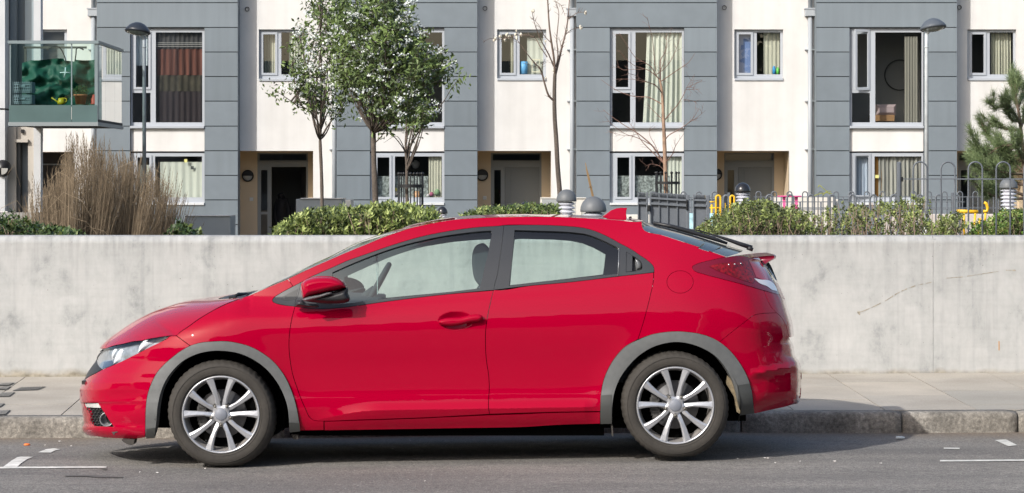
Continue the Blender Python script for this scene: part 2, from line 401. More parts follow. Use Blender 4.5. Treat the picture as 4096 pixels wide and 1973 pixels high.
# ================================================================ concrete wall
def concrete():
    m = bpy.data.materials.new('cast_concrete'); m.use_nodes = True; t = m.node_tree; b = t.nodes['Principled BSDF']; N = t.nodes.new; L = t.links.new
    tc = N('ShaderNodeTexCoord')
    def noise(s, d=5, st=(1, 1, 1), rough=.55, dist=0):
        mp = N('ShaderNodeMapping'); mp.inputs['Scale'].default_value = st; L(tc.outputs['Object'], mp.inputs[0])
        n = N('ShaderNodeTexNoise'); n.inputs['Scale'].default_value = s; n.inputs['Detail'].default_value = d; n.inputs['Roughness'].default_value = rough; n.inputs['Distortion'].default_value = dist; L(mp.outputs[0], n.inputs['Vector']); return n.outputs[0]
    def ramp(src, pts):
        r = N('ShaderNodeValToRGB'); L(src, r.inputs[0]); e = r.color_ramp.elements
        while len(e) < len(pts): e.new(.5)
        for q, (p, c) in zip(e, pts): q.position = p; q.color = (*c, 1)
        return r.outputs[0]
    def mix(a, b_, f, mode='MULTIPLY'):
        x = N('ShaderNodeMix'); x.data_type = 'RGBA'; x.blend_type = mode
        if isinstance(f, (int, float)): x.inputs[0].default_value = f
        else: L(f, x.inputs[0])
        L(a, x.inputs[6])
        if isinstance(b_, tuple): x.inputs[7].default_value = (*b_, 1)
        else: L(b_, x.inputs[7])
        return x.outputs[2]
    def mth(op, a, b_=None):
        x = N('ShaderNodeMath'); x.operation = op
        for i, q in enumerate((a, b_)):
            if q is None: continue
            if isinstance(q, (int, float)): x.inputs[i].default_value = q
            else: L(q, x.inputs[i])
        return x.outputs[0]
    c = ramp(noise(.8, 6, (1, 1, 1.3)), [(.30, (.385, .388, .382)), (.52, (.43, .433, .425)), (.72, (.46, .462, .452))])
    c = mix(c, ramp(noise(3.1, 8, (1.1, 1, .8), .72, .2), [(.30, (.58, .60, .61)), (.44, (.90, .91, .91)), (.56, (1, 1, 1)), (.75, (1.05, 1.05, 1.04))]), 1)
    c = mix(c, ramp(noise(3.2, 4, (4.5, 1, .22)), [(.28, (.74, .75, .76)), (.46, (1, 1, 1))]), .55)
    c = mix(c, ramp(noise(26, 3, (1, 1, .3)), [(.3, (.95, .95, .95)), (.7, (1.03, 1.03, 1.03))]), 1)
    c = mix(c, ramp(noise(4, 5, (.4, 1, 6)), [(.35, (.94, .94, .94)), (.55, (1.0, 1.0, 1.0))]), .7)
    # pale scuffs
    c = mix(c, (.80, .80, .78), ramp(noise(1.7, 3, (1, 1, 1.6), .4, 1.2), [(.68, (0, 0, 0)), (.80, (.12, .12, .12))]), 'MIX')
    # blow holes
    for s, th, key in ((11, .042, .55), (23, .06, .62)):
        v = N('ShaderNodeTexVoronoi'); v.inputs['Scale'].default_value = s; L(tc.outputs['Object'], v.inputs['Vector'])
        sc = N('ShaderNodeSeparateColor'); L(v.outputs['Color'], sc.inputs[0])
        h = mth('MULTIPLY', mth('LESS_THAN', v.outputs['Distance'], th), mth('GREATER_THAN', sc.outputs[0], key))
        c = mix(c, (.16, .155, .14), mth('MULTIPLY', h, .8), 'MIX')
    # grime rising from the pavement, and the run-off under the rim
    sx = N('ShaderNodeSeparateXYZ'); L(tc.outputs['Object'], sx.inputs[0])
    zz = mth('ADD', sx.outputs[2], mth('MULTIPLY', noise(6, 5, (1, 1, 1)), .10))
    mr = N('ShaderNodeMapRange'); mr.inputs[1].default_value = .275; mr.inputs[2].default_value = .225; L(zz, mr.inputs[0])
    c = mix(c, ramp(noise(18, 4), [(.35, (.16, .135, .085)), (.65, (.38, .34, .26))]), mth('MULTIPLY', mr.outputs[0], .85), 'MIX')
    mr2 = N('ShaderNodeMapRange'); mr2.inputs[1].default_value = 1.02; mr2.inputs[2].default_value = 1.2; mr2.inputs[3].default_value = 0; mr2.inputs[4].default_value = 1; L(sx.outputs[2], mr2.inputs[0])
    c = mix(c, ramp(noise(7, 4, (3, 1, .1)), [(.35, (.76, .76, .76)), (.6, (1, 1, 1))]), mr2.outputs[0])
    L(c, b.inputs['Base Color']); b.inputs['Roughness'].default_value = .85
    bm = N('ShaderNodeBump'); bm.inputs['Distance'].default_value = .004; bm.inputs['Strength'].default_value = .5; L(noise(34, 5), bm.inputs['Height']); L(bm.outputs[0], b.inputs['Normal'])
    return m
CONC = concrete()
wall = thing('concrete_wall', (0, WY, 0), 'long pale cast concrete retaining wall behind the red car', 'wall')
TOPZ = Z(944, WY)
jx = X(3733, WY)
for a, b in ((-40, jx - .0022), (jx + .0022, 40)):
    mb = MB(); prof = [(0, -.4), (0, TOPZ - .05), (.004, TOPZ - .036), (.03, TOPZ - .006), (.05, TOPZ), (.33, TOPZ), (.36, TOPZ - .03), (.36, -.4)]
    xs = np.arange(a, b, 1.0).tolist() + [b]; m = len(prof)
    mb.add([(x, WY + dy, z) for x in xs for dy, z in prof], [(i * m + k, (i + 1) * m + k, (i + 1) * m + k + 1, i * m + k + 1) for i in range(len(xs) - 1) for k in range(m - 1)] + [tuple(range(m)), tuple((len(xs) - 1) * m + k for k in range(m - 1, -1, -1))], 0)
    mb.build('wall_panel', CONC, wall)
mb = MB(); mb.box((jx - .012, WY + .004, .1), (jx + .012, WY + .34, TOPZ - .02)); mb.build('joint_filler', mat('joint_grey', (.42, .43, .43), .9, nz=(12, .3)), wall)
# repaired crack line and spalls
mb = MB(); rnd = random.Random(3)
def crack(pts, wd):
    pts = spline(pts, 8); 
    for (a, b) in zip(pts[:-1], pts[1:]):
        if rnd.random() < .22: continue
        w0 = wd * rnd.uniform(.3, 1.5); p = P(a[0], a[1] - w0, WY - .002); q = P(b[0], b[1] - w0, WY - .002); r_ = P(b[0], b[1] + w0 * rnd.uniform(.3, 1.2), WY - .002); s_ = P(a[0], a[1] + w0, WY - .002)
        mb.quad(p, q, r_, s_)
crack(T('R8', (612, 408), (660, 390), (740, 352), (800, 315), (870, 285), (955, 265)), 1.7)
crack(T('R8', (1025, 246), (1100, 240), (1180, 228), (1265, 215)), 1.3)
crack(T('R8', (1300, 210), (1345, 210)), 2)
mb.quad(P(3428, 1246, WY - .002), P(3442, 1245, WY - .002), P(3440, 1262, WY - .002), P(3434, 1258, WY - .002))
mb.build('crack', mat('crack_brown', (.33, .30, .245), .95, nz=(30, .3)), wall)
mb = MB(); mb.box((X(3994, WY), WY - .002, Z(1402, WY)), (X(3998, WY), WY, Z(1365, WY))); mb.build('rust_streak', mat('rust_stain', (.45, .25, .10), .95), wall)
# ================================================================ road paint
PAINT = mat('road_paint', (.62, .62, .58), .7, nz=[(25, .25), (5, .15)])
def onroad(px, py):
    d = 15.
    for _ in range(12):
        y = d + CAM_Y; x = (px - 2048) * d / FX; z = float(roadz(np.array(x), np.array(y))); d = (CAM_H - z) * FX / (py - HOR)
    y = d + CAM_Y; x = (px - 2048) * d / FX; return Vector((x, y, float(roadz(np.array(x), np.array(y))) + .004))
def paint(name, polys, m=PAINT):
    mb = MB()
    for poly in polys:
        v = [onroad(a, b) for a, b in poly]; mb.add(v, [tuple(range(len(v)))])
    o = mb.build(name, m); tag(o, kind='structure'); return o
def line(a, b, w):
    xs = np.linspace(a[0], b[0], 24); return [[(x0, a[1] + (b[1] - a[1]) * (x0 - a[0]) / (b[0] - a[0]) + s * w) for x0 in xs[::(1 if s < 0 else -1)]] for s in (-1, 1)]
def strip(a, b, w): l = line(a, b, w); return [(l[0][i], l[0][i + 1], l[1][22 - i], l[1][23 - i]) for i in range(23)]
paint('road_marking', strip((-400, 1876), (426, 1871), 3.2) + [T('L7', (28, 1018), (100, 965), (150, 935), (180, 930), (288, 932), (230, 955), (180, 990), (150, 1018))] + [T('L7', (330, 893), (400, 865), (470, 858), (525, 866), (480, 875), (440, 895))])
paint('road_marking', strip((3760, 1846), (4500, 1841), 3.0) + [T('R8', (1248, 998), (1300, 995), (1352, 1022), (1310, 1026)), T('R8', (1012, 1033), (1085, 1034), (1085, 1039), (1012, 1038))])
paint('tar_mark', [T('L7', (550, 1094), (640, 1086), (760, 1088), (1070, 1106), (1060, 1112), (860, 1112), (760, 1102), (570, 1102)), T('L7', (875, 1036), (905, 1033), (935, 1040), (900, 1046))], mat('tar', (.11, .107, .10), .8))
# small litter
def litter(name, px, py, sz, m, label, cat, h=.01, onp=False):
    p = onroad(px, py) if not onp else onp
    mb = MB(); mb.lathe((p.x, p.y, p.z - .004), [(.0005, 0), (sz, .001), (sz * 1.02, h * .6), (sz * .7, h), (.0005, h * .9)], 12)
    o = mb.build(name, m); tag(o, label, cat); return o
litter('bottle_cap', 108, 1782, .02, mat('orange_plastic', (.85, .20, .04), .5), 'orange plastic disc lying by the kerb left of the car', 'cap', .012)
mb = MB(); p = onroad(3600, 1760); mb.tube([p + Vector((-.025, 0, .009)), p + Vector((.0, 0, .010)), p + Vector((.012, .002, .010)), p + Vector((.03, .003, .009))], [.009, .0095, .009, .005], 10)
tag(mb.build('litter_tube', mat('pale_blue_litter', (.55, .62, .66), .3)), 'small pale crumpled tube lying in the gutter right of the car', 'litter')
rnd = random.Random(11)
mb = MB()
for px, py in [(1640, 1767), (1570, 1800), (2225, 1764), (2950, 1840), (3072, 1838), (3102, 1857), (3200, 1850), (3525, 1858), (180, 1786), (285, 1789), (560, 1894), (630, 1896), (1700, 1930), (820, 1880), (3060, 1837), (240, 1770), (3340, 1850)]:
    p = onroad(px, py); s = rnd.uniform(.004, .009)
    mb.add([(p.x + s * rnd.uniform(.6, 2.0) * math.cos(t), p.y + s * 1.3 * math.sin(t), p.z + (.006 if k % 2 else .002)) for k, t in enumerate([0, 1.2, 2.3, 3.4, 4.6, 5.5])], [(0, 1, 2, 3, 4, 5)])
tag(mb.build('litter_bits', mat('litter_pale', (.6, .58, .55), .7)), 'scattered pale grit and paper specks on the asphalt', 'litter', kind='stuff')
# slotted dark covers set in the pavement at the left
cl_ = ['long ribbed cover nearest the car, in the pavement at the left', 'ribbed cover at the left edge, second row from the wall', 'wide ribbed cover at the left edge, third row from the wall', 'ribbed cover at the left edge, row nearest the wall', 'small ribbed cover at the left edge, row before the kerb', 'ribbed cover at the left edge, right beside the kerb']
for ci_, q in enumerate((((105, 360), (175, 330), (400, 322), (330, 352)), ((-60, 345), (40, 325), (100, 323), (60, 352)), ((-60, 412), (20, 378), (135, 372), (85, 410)), ((-60, 318), (20, 296), (128, 290), (80, 314)), ((-60, 510), (-20, 475), (45, 470), (5, 500)), ((-60, 572), (-20, 535), (95, 527), (55, 566)))):
    mb = MB(); vv = []
    for a, b in T('L7', *q):
        d = 18.
        for _ in range(12):
            y = d + CAM_Y; x = (a - 2048) * d / FX; d = (CAM_H - pvz(x, y)) * FX / (b - HOR)
        vv.append(Vector(((a - 2048) * d / FX, d + CAM_Y, pvz((a - 2048) * d / FX, d + CAM_Y) + .004)))
    mb.add(vv, [(0, 1, 2, 3)])
    for k in range(1, 9):
        t = k / 9; e0 = vv[0].lerp(vv[3], t); e1 = vv[1].lerp(vv[2], t); dd = (vv[3] - vv[0]).normalized() * .004; up = Vector((0, 0, .004))
        mb.quad(e0 - dd + up, e0 + dd + up, e1 + dd + up, e1 - dd + up, 1)
    o = mb.build('drain_cover', [mat('cover_iron', (.10, .10, .095), .8, nz=(30, .3)), mat('cover_rib', (.2, .195, .18), .8)]); tag(o, cl_[ci_], 'cover', 'ribbed covers in the pavement')
# ================================================================ terrace of houses, 63 m from the camera
YF, YW, YD = 48.0, 48.5, 49.8                          # grey bays, white walls, doors in their recesses
GREY = mat('grey_cladding', (.168, .200, .226), .55, nz=[(.35, .10), (3, .05)])
GREYS = mat('cladding_joint', (.03, .034, .038), .9)
REND = mat('white_render', (.65, .643, .628), .9, nz=[(.25, .06), (1.2, .045), (5, .02), (1.4, .05, (3, 3, .12))])
TAN = mat('recess_render', (.62, .51, .37), .9, nz=(.8, .06))
UPVC = mat('pale_grey_frame', (.40, .43, .47), .4)
UPVCW = mat('window_sill_white', (.60, .62, .63), .45)
DOORG = mat('grey_door', (.17, .185, .19), .5)
DOORF = mat('grey_door_frame', (.24, .26, .27), .5)
HGL = glassmat('house_glass', (.93, .95, .95), refl=1.2, ior=1.5)
CHROME = mat('chrome', (.82, .84, .86), .10, metal=1)
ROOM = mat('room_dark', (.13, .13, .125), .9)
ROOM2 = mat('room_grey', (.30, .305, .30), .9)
CURT = mat('pale_curtain', (.52, .55, .48), .9, nz=(2, .05)); CURT2 = mat('cream_curtain', (.46, .46, .37), .9)
LACE = mat('lace_pattern', (.22, .25, .24), .9, nz=[(14, .75), (30, .4)])
PIPE = mat('grey_pipe', (.34, .37, .40), .45)
BLKP = mat('lamp_black', (.012, .012, .014), .4)
OPAL = mat('opal_lamp', (.42, .42, .40), .4)
def rect(px0, py0, px1, py1, Y): return (X(px0, Y), X(px1, Y), Z(py1, Y), Z(py0, Y))     # x0,x1,z0,z1
def gridwall(mb, x0, x1, z0, z1, holes, y, th, mi=0, edge=True, caps=True):
    xs = sorted({x0, x1} | {max(x0, min(x1, v)) for h in holes for v in h[:2]}); zs = sorted({z0, z1} | {max(z0, min(z1, v)) for h in holes for v in h[2:]})
    for a, b in zip(xs[:-1], xs[1:]):
        for c, d in zip(zs[:-1], zs[1:]):
            if b - a < 1e-5 or d - c < 1e-5: continue
            mx, mz = (a + b) / 2, (c + d) / 2
            if any(h[0] < mx < h[1] and h[2] < mz < h[3] for h in holes): continue
            mb.quad((a, y, c), (b, y, c), (b, y, d), (a, y, d), mi)
    def rev(h, s):
        a, b, c, d = h; y2 = y + th
        if s == -1 and not caps:
            segs = [(a, b)]
            for hq in holes: segs = [w_ for u_, v_ in segs for w_ in ((u_, hq[0]), (hq[1], v_)) if w_[1] > w_[0]]
            for u_, v_ in segs:
                for zz in (c, d): mb.quad((u_, y, zz), (v_, y, zz), (v_, y2, zz), (u_, y2, zz), mi)
            return
        for iq, q in enumerate((((a, y, c), (a, y2, c), (a, y2, d), (a, y, d)), ((b, y, c), (b, y, d), (b, y2, d), (b, y2, c)), ((a, y, d), (a, y2, d), (b, y2, d), (b, y, d)), ((a, y, c), (b, y, c), (b, y2, c), (a, y2, c)))):
            if s == 1 and not caps and iq > 1: continue
            mb.quad(*q, mi)
    for h in holes:
        if h[0] >= x0 - 1e-6 and h[1] <= x1 + 1e-6 and h[2] < z1 and h[3] > z0: rev((h[0], h[1], max(h[2], z0), min(h[3], z1)), 1)
    if edge: rev((x0, x1, z0, z1), -1)
def curtain(name, a, b, c, d, y, m, parent, folds=9, amp=.02, seed=0, lean=0):
    rnd = random.Random(seed); n = folds * 6; mb = MB(); vs = []
    ph = [rnd.uniform(0, 6) for _ in range(4)]
    for k in range(n + 1):
        t = k / n; w_ = amp * (math.sin(t * folds * 6.28 + ph[0]) + .5 * math.sin(t * folds * 2.3 + ph[1]))
        for zz, l in ((c, lean), ((c + d) / 2, lean * .4), (d, 0)): vs.append((a + (b - a) * t + l * (1 - t), y + w_ * (1 if zz < d else .5), zz))
    mb.add(vs, [(3 * k + j, 3 * k + 3 + j, 3 * k + 4 + j, 3 * k + 1 + j) for k in range(n) for j in (0, 1)], 0, True)
    return mb.build(name, m, parent)
def frame_bars(mb, bars, y0, y1, bev=.008):
    for a, b, c, d in bars: mb.box((a, y0, c), (b, y1, d), bev=bev)
def window(parent, r, Y, panes, open_panes=(), lab=None, sill=True, sillm=None, fw=.045, rd=.10, sash=()):
    """r: opening; panes: rectangles of glass; everything else in r is frame"""
    mb = MB(); y = Y + rd
    gridwall(mb, r[0] + .002, r[1] - .002, r[2] + .002, r[3] - .002, list(panes), y, .05, 0, True)
    for s in sash:                                     # raised sash frame around a casement pane
        g = .055; gridwall(mb, s[0] - g, s[1] + g, s[2] - g, s[3] + g, [s], y - .025, .026, 0, True)
    fr = mb.build('window', UPVC, parent)
    if lab: fr['label'] = lab
    for p in panes:
        if p in open_panes: continue
        mg = MB(); mg.quad((p[0] - .003, y + .03, p[2] - .003), (p[1] + .003, y + .03, p[2] - .003), (p[1] + .003, y + .03, p[3] + .003), (p[0] - .003, y + .03, p[3] + .003)); mg.build('pane', HGL, fr)
    if sill:
        ms = MB(); ms.box((r[0] + .005, Y - .035, r[2] - .055), (r[1] - .005, y + .01, r[2] + .004), bev=.006); ms.build('sill', sillm or UPVC, fr)
    return fr
def dz(n, r): return r
ROOFTOP = 9.3
def bay(parent, k, L_, R_, lower=True, upper='x', seed=0):
    """the projecting grey block with its two windows"""
    wx0, wx1 = L_ + 133, L_ + 431
    up = rect(wx0, 112, wx1, 505, YF); lo = rect(wx0, 612, wx1, 812, YF); wp = rect(wx0 + 0, 508, wx1, 606, YF)
    x0, x1 = X(L_, YF), X(R_, YF)
    mb = MB(); ys = [-480, -382, -284, -185, -87.6, 11, 110, 208.5, 306.5, 405, 505, 603.5, 702, 800, 899, 998, 1060]
    holes = [up, lo, (wp[0], wp[1], wp[2], wp[3])]
    hole = (up[0], up[1], lo[2], up[3])
    for a, b in zip(ys[:-1], ys[1:]):
        z1_, z0_ = Z(a, YF) - .010, Z(b, YF) + .010
        hs = [h for h in ((hole[0], hole[1], max(hole[2], z0_), min(hole[3], z1_)),) if h[3] > h[2] + .01]
        gridwall(mb, x0, x1, z0_, z1_, hs, YF, .04, random.Random(int(a * 7 + k * 31)).choice([0, 0, 2, 3]), True, False)
    gridwall(mb, x0 + .003, x1 - .003, -.3, ROOFTOP, [hole], YF + .03, .5, 1, True)
    mb.box((x0, YF + .04, ROOFTOP), (x1, YF + 3, ROOFTOP + .08), 1)
    for s_ in ((x0, x0 + .02), (x1 - .02, x1)): mb.box((s_[0] + .0, YF + .045, -.3), (s_[1], YW + .05, ROOFTOP - .02), 0)
    mb.build('grey_cladding', [GREY, GREYS, mat('grey_cladding_light', (.178, .211, .237), .55, nz=[(.5, .08), (2, .05, (3, 3, .2))]), mat('grey_cladding_dark', (.158, .189, .213), .55, nz=[(.5, .09), (2, .05, (3, 3, .2))])], parent)
    # white spandrel
    ms = MB(); ms.box((hole[0] + .09, YF + .06, Z(606, YF)), (hole[1] + .0 - .004, YF + .25, Z(509, YF)), bev=.004); ms.box((hole[0] + .003, YF + .10, Z(606, YF)), (hole[0] + .09, YF + .25, Z(509, YF)))
    ms.build('white_spandrel', REND, parent)
    # room boxes
    mr = MB(); mr.quad((hole[0] - .4, YF + 2.2, -.3), (hole[1] + .4, YF + 2.2, -.3), (hole[1] + .4, YF + 2.2, 6), (hole[0] - .4, YF + 2.2, 6)); 
    for zz in (Z(555, YF), Z(80, YF), -.1): mr.quad((hole[0] - .4, YF + .2, zz), (hole[1] + .4, YF + .2, zz), (hole[1] + .4, YF + 2.2, zz), (hole[0] - .4, YF + 2.2, zz))
    for xx in (hole[0] - .4, hole[1] + .4): mr.quad((xx, YF + .2, -.3), (xx, YF + 2.2, -.3), (xx, YF + 2.2, 6), (xx, YF + .2, 6))
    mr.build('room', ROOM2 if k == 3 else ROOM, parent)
    return up, lo, wx0, wx1
def hbox(parent, name, px0, px1, m, y):                # helper for pipes
    pass
HL = ['leftmost terraced house, dark patterned curtain upstairs, front door standing open', 'terraced house behind the flowering trees, with white wall and grey door', 'terraced house with white curtain upstairs behind the small bare tree', 'terraced house at right whose tall upstairs casement window stands open']
bays = [(387, 951), (1346.5, 1909), (2306, 2868), (3265, 3828)]
smallw = [1035, 1988.5, 2937, 3869]
recR = [1252.5, 2204, 3156.5, 4115]
doorL = [(1029, 1232), (1963, 2166), (2897, 3097), (3831, 4032)]
houses = []
def pipe(parent, pxc, y_top, Yp):
    mb = MB(); x = X(pxc, Yp); mb.tube([(x, Yp, Z(66, Yp)), (x, Yp, -.2)], .055, 12)
    for py in (-60, 199, 405, 598, 800):
        z = Z(py, Yp); mb.box((x - .12, Yp - .03, z - .012), (x + .12, Yp + .09, z + .012))
    mb.box((x - .125, Yp - .10, Z(66, Yp)), (x + .125, Yp + .10, Z(35, Yp)), bev=.01); mb.box((x - .14, Yp - .115, Z(38, Yp)), (x + .14, Yp + .11, Z(33, Yp)))
    mb.tube([(x, Yp, Z(34, Yp)), (x, Yp, 9)], .05, 10)
    return mb.build('downpipe', PIPE, parent)
def wall_lamp(parent, px, py, Y, r=24):
    c = (X(px, Y), Y, Z(py, Y)); rr = r * (Y + 15) / FX
    mb = MB(); mb.lathe(c, [(rr, 0), (rr, -.05), (rr * .93, -.075), (rr * .8, -.085), (rr * .78, -.06)], 32, 'y')
    vs = [(c[0] + rr * .8 * math.cos(R(a)), Y - .075, c[2] + rr * .8 * math.sin(R(a))) for a in range(0, 181, 12)] ; mb.add(vs + [(v[0], Y - .03, v[2]) for v in vs], [tuple(range(len(vs)))] + [(i, i + 1, i + 1 + len(vs), i + len(vs)) for i in range(len(vs) - 1)])
    o = mb.build('wall_lamp', BLKP, parent)
    mb = MB(); mb.lathe(c, [(.001, -.06), (rr * .5, -.055), (rr * .8, -.035)], 28, 'y'); mb.build('lamp_glass', OPAL, o)
for k in range(4):
    L_, R_ = bays[k]; nxt = bays[k + 1][0] if k < 3 else 4222
    h = thing('terraced_house', (X(L_, YF), YF, 0), HL[k], 'house', 'terraced houses facing the street'); houses.append(h)
    up, lo, wx0, wx1 = bay(h, k, L_, R_)
    q = lambda a, b, c, d: rect(a, b, c, d, YF + .1)
    # windows -------------------------------------------------
    o_ = wx0
    tall = q(o_ + 103, 130, o_ + 289, 490); lowl = q(o_ + 10, 372, o_ + 82, 490); cas = q(o_ + 24, 136, o_ + 74, 349)
    opn = (cas,) if k == 3 else ()
    fw = window(h, up, YF, [cas, lowl, tall], opn, 'tall upstairs window, three panes', sash=[] if k == 3 else [cas])
    lcas = q(o_ + 30, 630, o_ + 78, 788); lbig = q(o_ + 100, 626, o_ + 288, 790)
    fl_ = window(h, lo, YF, [lcas, lbig], (lcas,) if k == 3 else (), 'ground floor window with two panes', sash=[] if k == 3 else [lcas], sillm=UPVCW)
    yc_ = YF + .22
    def cur(n, par, rr, m, **kw): return curtain(n, rr[0], rr[1], rr[2], rr[3], yc_, m, par, **kw)
    if k == 0:
        DRK = mat('dark_curtain', (.024, .018, .020), .9); RUST = mat('rust_curtain', (.085, .030, .020), .8, nz=[(3, .6, (8, 1, .3))])
        c = cur('curtain', fw, q(o_ + 106, 130, o_ + 292, 195), mat('grey_net_curtain', (.05, .05, .052), .9), folds=10, seed=1)
        c = cur('curtain', fw, q(o_ + 106, 195, o_ + 292, 300), RUST, folds=7, seed=2)
        c = cur('curtain', fw, q(o_ + 106, 300, o_ + 292, 365), mat('olive_band_curtain', (.042, .038, .026), .9, nz=[(4, .5)]), folds=7, seed=3)
        c = cur('curtain', fw, q(o_ + 106, 365, o_ + 292, 492), DRK, folds=8, seed=4)
        mb = MB()
        for py in (172, 179, 187): mb.box((X(o_ + 106, yc_), yc_ - .06, Z(py + 1.4, yc_)), (X(o_ + 292, yc_), yc_ - .055, Z(py - 1.4, yc_)))
        mb.build('curtain_stripes', mat('stripe_grey', (.25, .25, .24), .9), fw)
        cur('curtain', fw, q(o_ + 20, 134, o_ + 78, 262), mat('pale_blue_net', (.42, .48, .52), .9), folds=4, seed=5)
        cur('curtain', fl_, q(o_ + 118, 648, o_ + 292, 792), CURT, folds=6, amp=.012, seed=6); cur('curtain', fl_, q(o_ + 24, 660, o_ + 100, 792), CURT, folds=3, amp=.012, seed=7)
        mb = MB(); a = rect(o_ + 217, 637, o_ + 229, 650, YF + .12); mb.box((a[0], YF + .115, a[2]), (a[1], YF + .125, a[3])); mb.build('alarm_sticker', mat('sticker_yellow', (.62, .60, .22), .6), fl_)
        mb = MB(); a = rect(o_ + 243, 665, o_ + 255, 678, yc_ - .05); mb.box((a[0], yc_ - .06, a[2]), (a[1], yc_ - .05, a[3])); mb.build('dark_note', mat('note_dark', (.06, .07, .07), .6), fl_)
    elif k == 1:
        cur('curtain', fw, q(o_ + 60, 130, o_ + 150, 492), CURT, folds=6, seed=11)
        cur('curtain', fl_, q(o_ + 235, 625, o_ + 292, 792), CURT2, folds=5, amp=.015, seed=12)
        cur('net_curtain', fl_, q(o_ + 20, 705, o_ + 232, 792), LACE, folds=5, amp=.006, seed=13)
        mb = MB(); c = (X(1662, YF + 1), YF + 1.0, Z(658, YF + 1)); mb.lathe(c, [(.001, -.11), (.07, -.08), (.11, 0), (.10, .05), (.04, .1), (.001, .11)], 20); mb.build('globe_lamp', mat('globe', (.5, .5, .5), .2), h)
        for (a, b, s, cl, nm) in ((1582, 758, .045, (.6, .5, .1), 'yellow_flowers'), (1583, 774, .05, (.6, .5, .42), 'cup'), (1726, 776, .05, (.35, .10, .18), 'pink_ornament'), (1748, 768, .07, (.20, .32, .18), 'green_bottle'), (1712, 782, .04, (.5, .5, .5), 'pot'), (1668, 778, .09, (.5, .30, .16), 'terracotta_pots')):
            mb = MB(); c = (X(a, YF + .2), YF + .2, Z(b, YF + .2)); mb.lathe(c, [(.001, -s), (s * .8, -s), (s, 0), (s * .6, s * .8), (.001, s)], 12); mb.build(nm, mat(nm, cl, .6), fl_)
    elif k == 2:
        cur('curtain', fw, q(o_ + 150, 130, o_ + 296, 492), CURT, folds=8, amp=.05, seed=21, lean=-.10)
        cur('curtain', fl_, q(o_ + 232, 625, o_ + 292, 792), CURT, folds=4, seed=22)
        cur('net_curtain', fl_, q(o_ + 20, 703, o_ + 250, 792), LACE, folds=5, amp=.006, seed=23)
    else:
        cur('curtain', fw, q(o_ + 222, 145, o_ + 276, 490), mat('muted_curtain', (.20, .195, .165), .9), folds=5, amp=.015, seed=31)
        cur('curtain', fl_, q(o_ + 112, 626, o_ + 292, 792), mat('grey_net', (.30, .30, .27), .9, nz=[(3, .5, (6, 1, .2))]), folds=11, amp=.04, seed=32)
        cur('curtain', fl_, q(o_ + 22, 625, o_ + 100, 792), mat('blue_white_net', (.38, .44, .52), .9), folds=5, amp=.03, seed=33)
        mb = MB(); a = rect(o_ + 102, 620, o_ + 128, 790, YF + .26); mb.box((a[0], YF + .24, a[2]), (a[1], YF + .25, a[3])); mb.build('orange_curtain', mat('orange_curtain', (.42, .20, .05), .9), fl_)
        mb = MB(); a = rect(o_ + 103, 700, o_ + 117, 713, YF + .12); mb.box((a[0], YF + .115, a[2]), (a[1], YF + .125, a[3])); mb.build('alarm_sticker', MATS['sticker_yellow'], fl_)
        # bed with pink cover, dressing mirror ring
        mb = MB(); a = rect(o_ + 100, 420, o_ + 178, 462, YF + .9); mb.box((a[0], YF + .5, a[2]), (a[1], YF + 1.5, a[3]), bev=.06); mb.build('bedding', mat('pink_bedding', (.34, .27, .27), .9, nz=(6, .15)), h)
        mb = MB(); a = rect(o_ + 90, 462, o_ + 170, 486, YF + .9); mb.box((a[0], YF + .5, a[2]), (a[1], YF + 1.5, a[3])); mb.build('bed_base', mat('bed_wood', (.28, .16, .07), .7), h)
        mb = MB(); mb.lathe((X(3602, YF + 2), YF + 2.1, Z(300, YF + 2)), [(.36, 0), (.37, -.02), (.385, -.02), (.39, 0)], 40, 'y'); mb.build('round_mirror', mat('mirror_ring', (.03, .03, .03), .6), h)
        # the open casement: hinged on its right side, swung towards the street
        def casement(px0, py0, px1, py1, ang, par, name):
            a = rect(px0, py0, px1, py1, YF); hx = a[1]; w_ = a[1] - a[0]; hh = a[3] - a[2]; mb = MB(); g = .055
            dirv = Vector((-math.cos(ang), -math.sin(ang), 0)); nv = Vector((-math.sin(ang), math.cos(ang), 0)) * .045
            o0 = Vector((hx, YF + .08, a[2]))
            def bar(u0, u1, v0, v1):
                c = [o0 + dirv * u + Vector((0, 0, v)) for u, v in ((u0, v0), (u1, v0), (u1, v1), (u0, v1))]; d = [p + nv for p in c]
                mb.add(c + d, [(0, 1, 2, 3), (7, 6, 5, 4), (0, 4, 5, 1), (1, 5, 6, 2), (2, 6, 7, 3), (3, 7, 4, 0)])
            bar(0, g, 0, hh); bar(w_ - g, w_, 0, hh); bar(g, w_ - g, 0, g); bar(g, w_ - g, hh - g, hh)
            o = mb.build(name, UPVC, par); mg = MB(); c = [o0 + dirv * u + Vector((0, 0, v)) + nv * .5 for u, v in ((g, g), (w_ - g, g), (w_ - g, hh - g), (g, hh - g))]; mg.quad(*c); mg.build('pane', HGL, o)
        casement(3414, 118, 3482, 360, R(24), fw, 'open_casement'); casement(3410, 614, 3486, 790, R(14), fl_, 'open_casement')
    # white wall, small window, recess ------------------------
    wx0_, wx1_ = X(R_ - 4, YW), X(nxt + 4, YW)
    sw = smallw[k]; swr = rect(sw, 118, sw + 196, 314 if k else 316, YW); rec = (X(R_ - 30, YW), X(recR[k], YW), -.3, Z(604, YW))
    mb = MB(); gridwall(mb, wx0_, wx1_, -.3, ROOFTOP - .3, [swr, rec], YW, .12, 0, False)
    mb.box((wx0_ - .3, YW + .02, ROOFTOP - .3), (wx1_ + .3, YW + 3, ROOFTOP - .2))
    mb.build('white_wall', REND, h)
    mb = MB(); yb = YD
    rr = rec
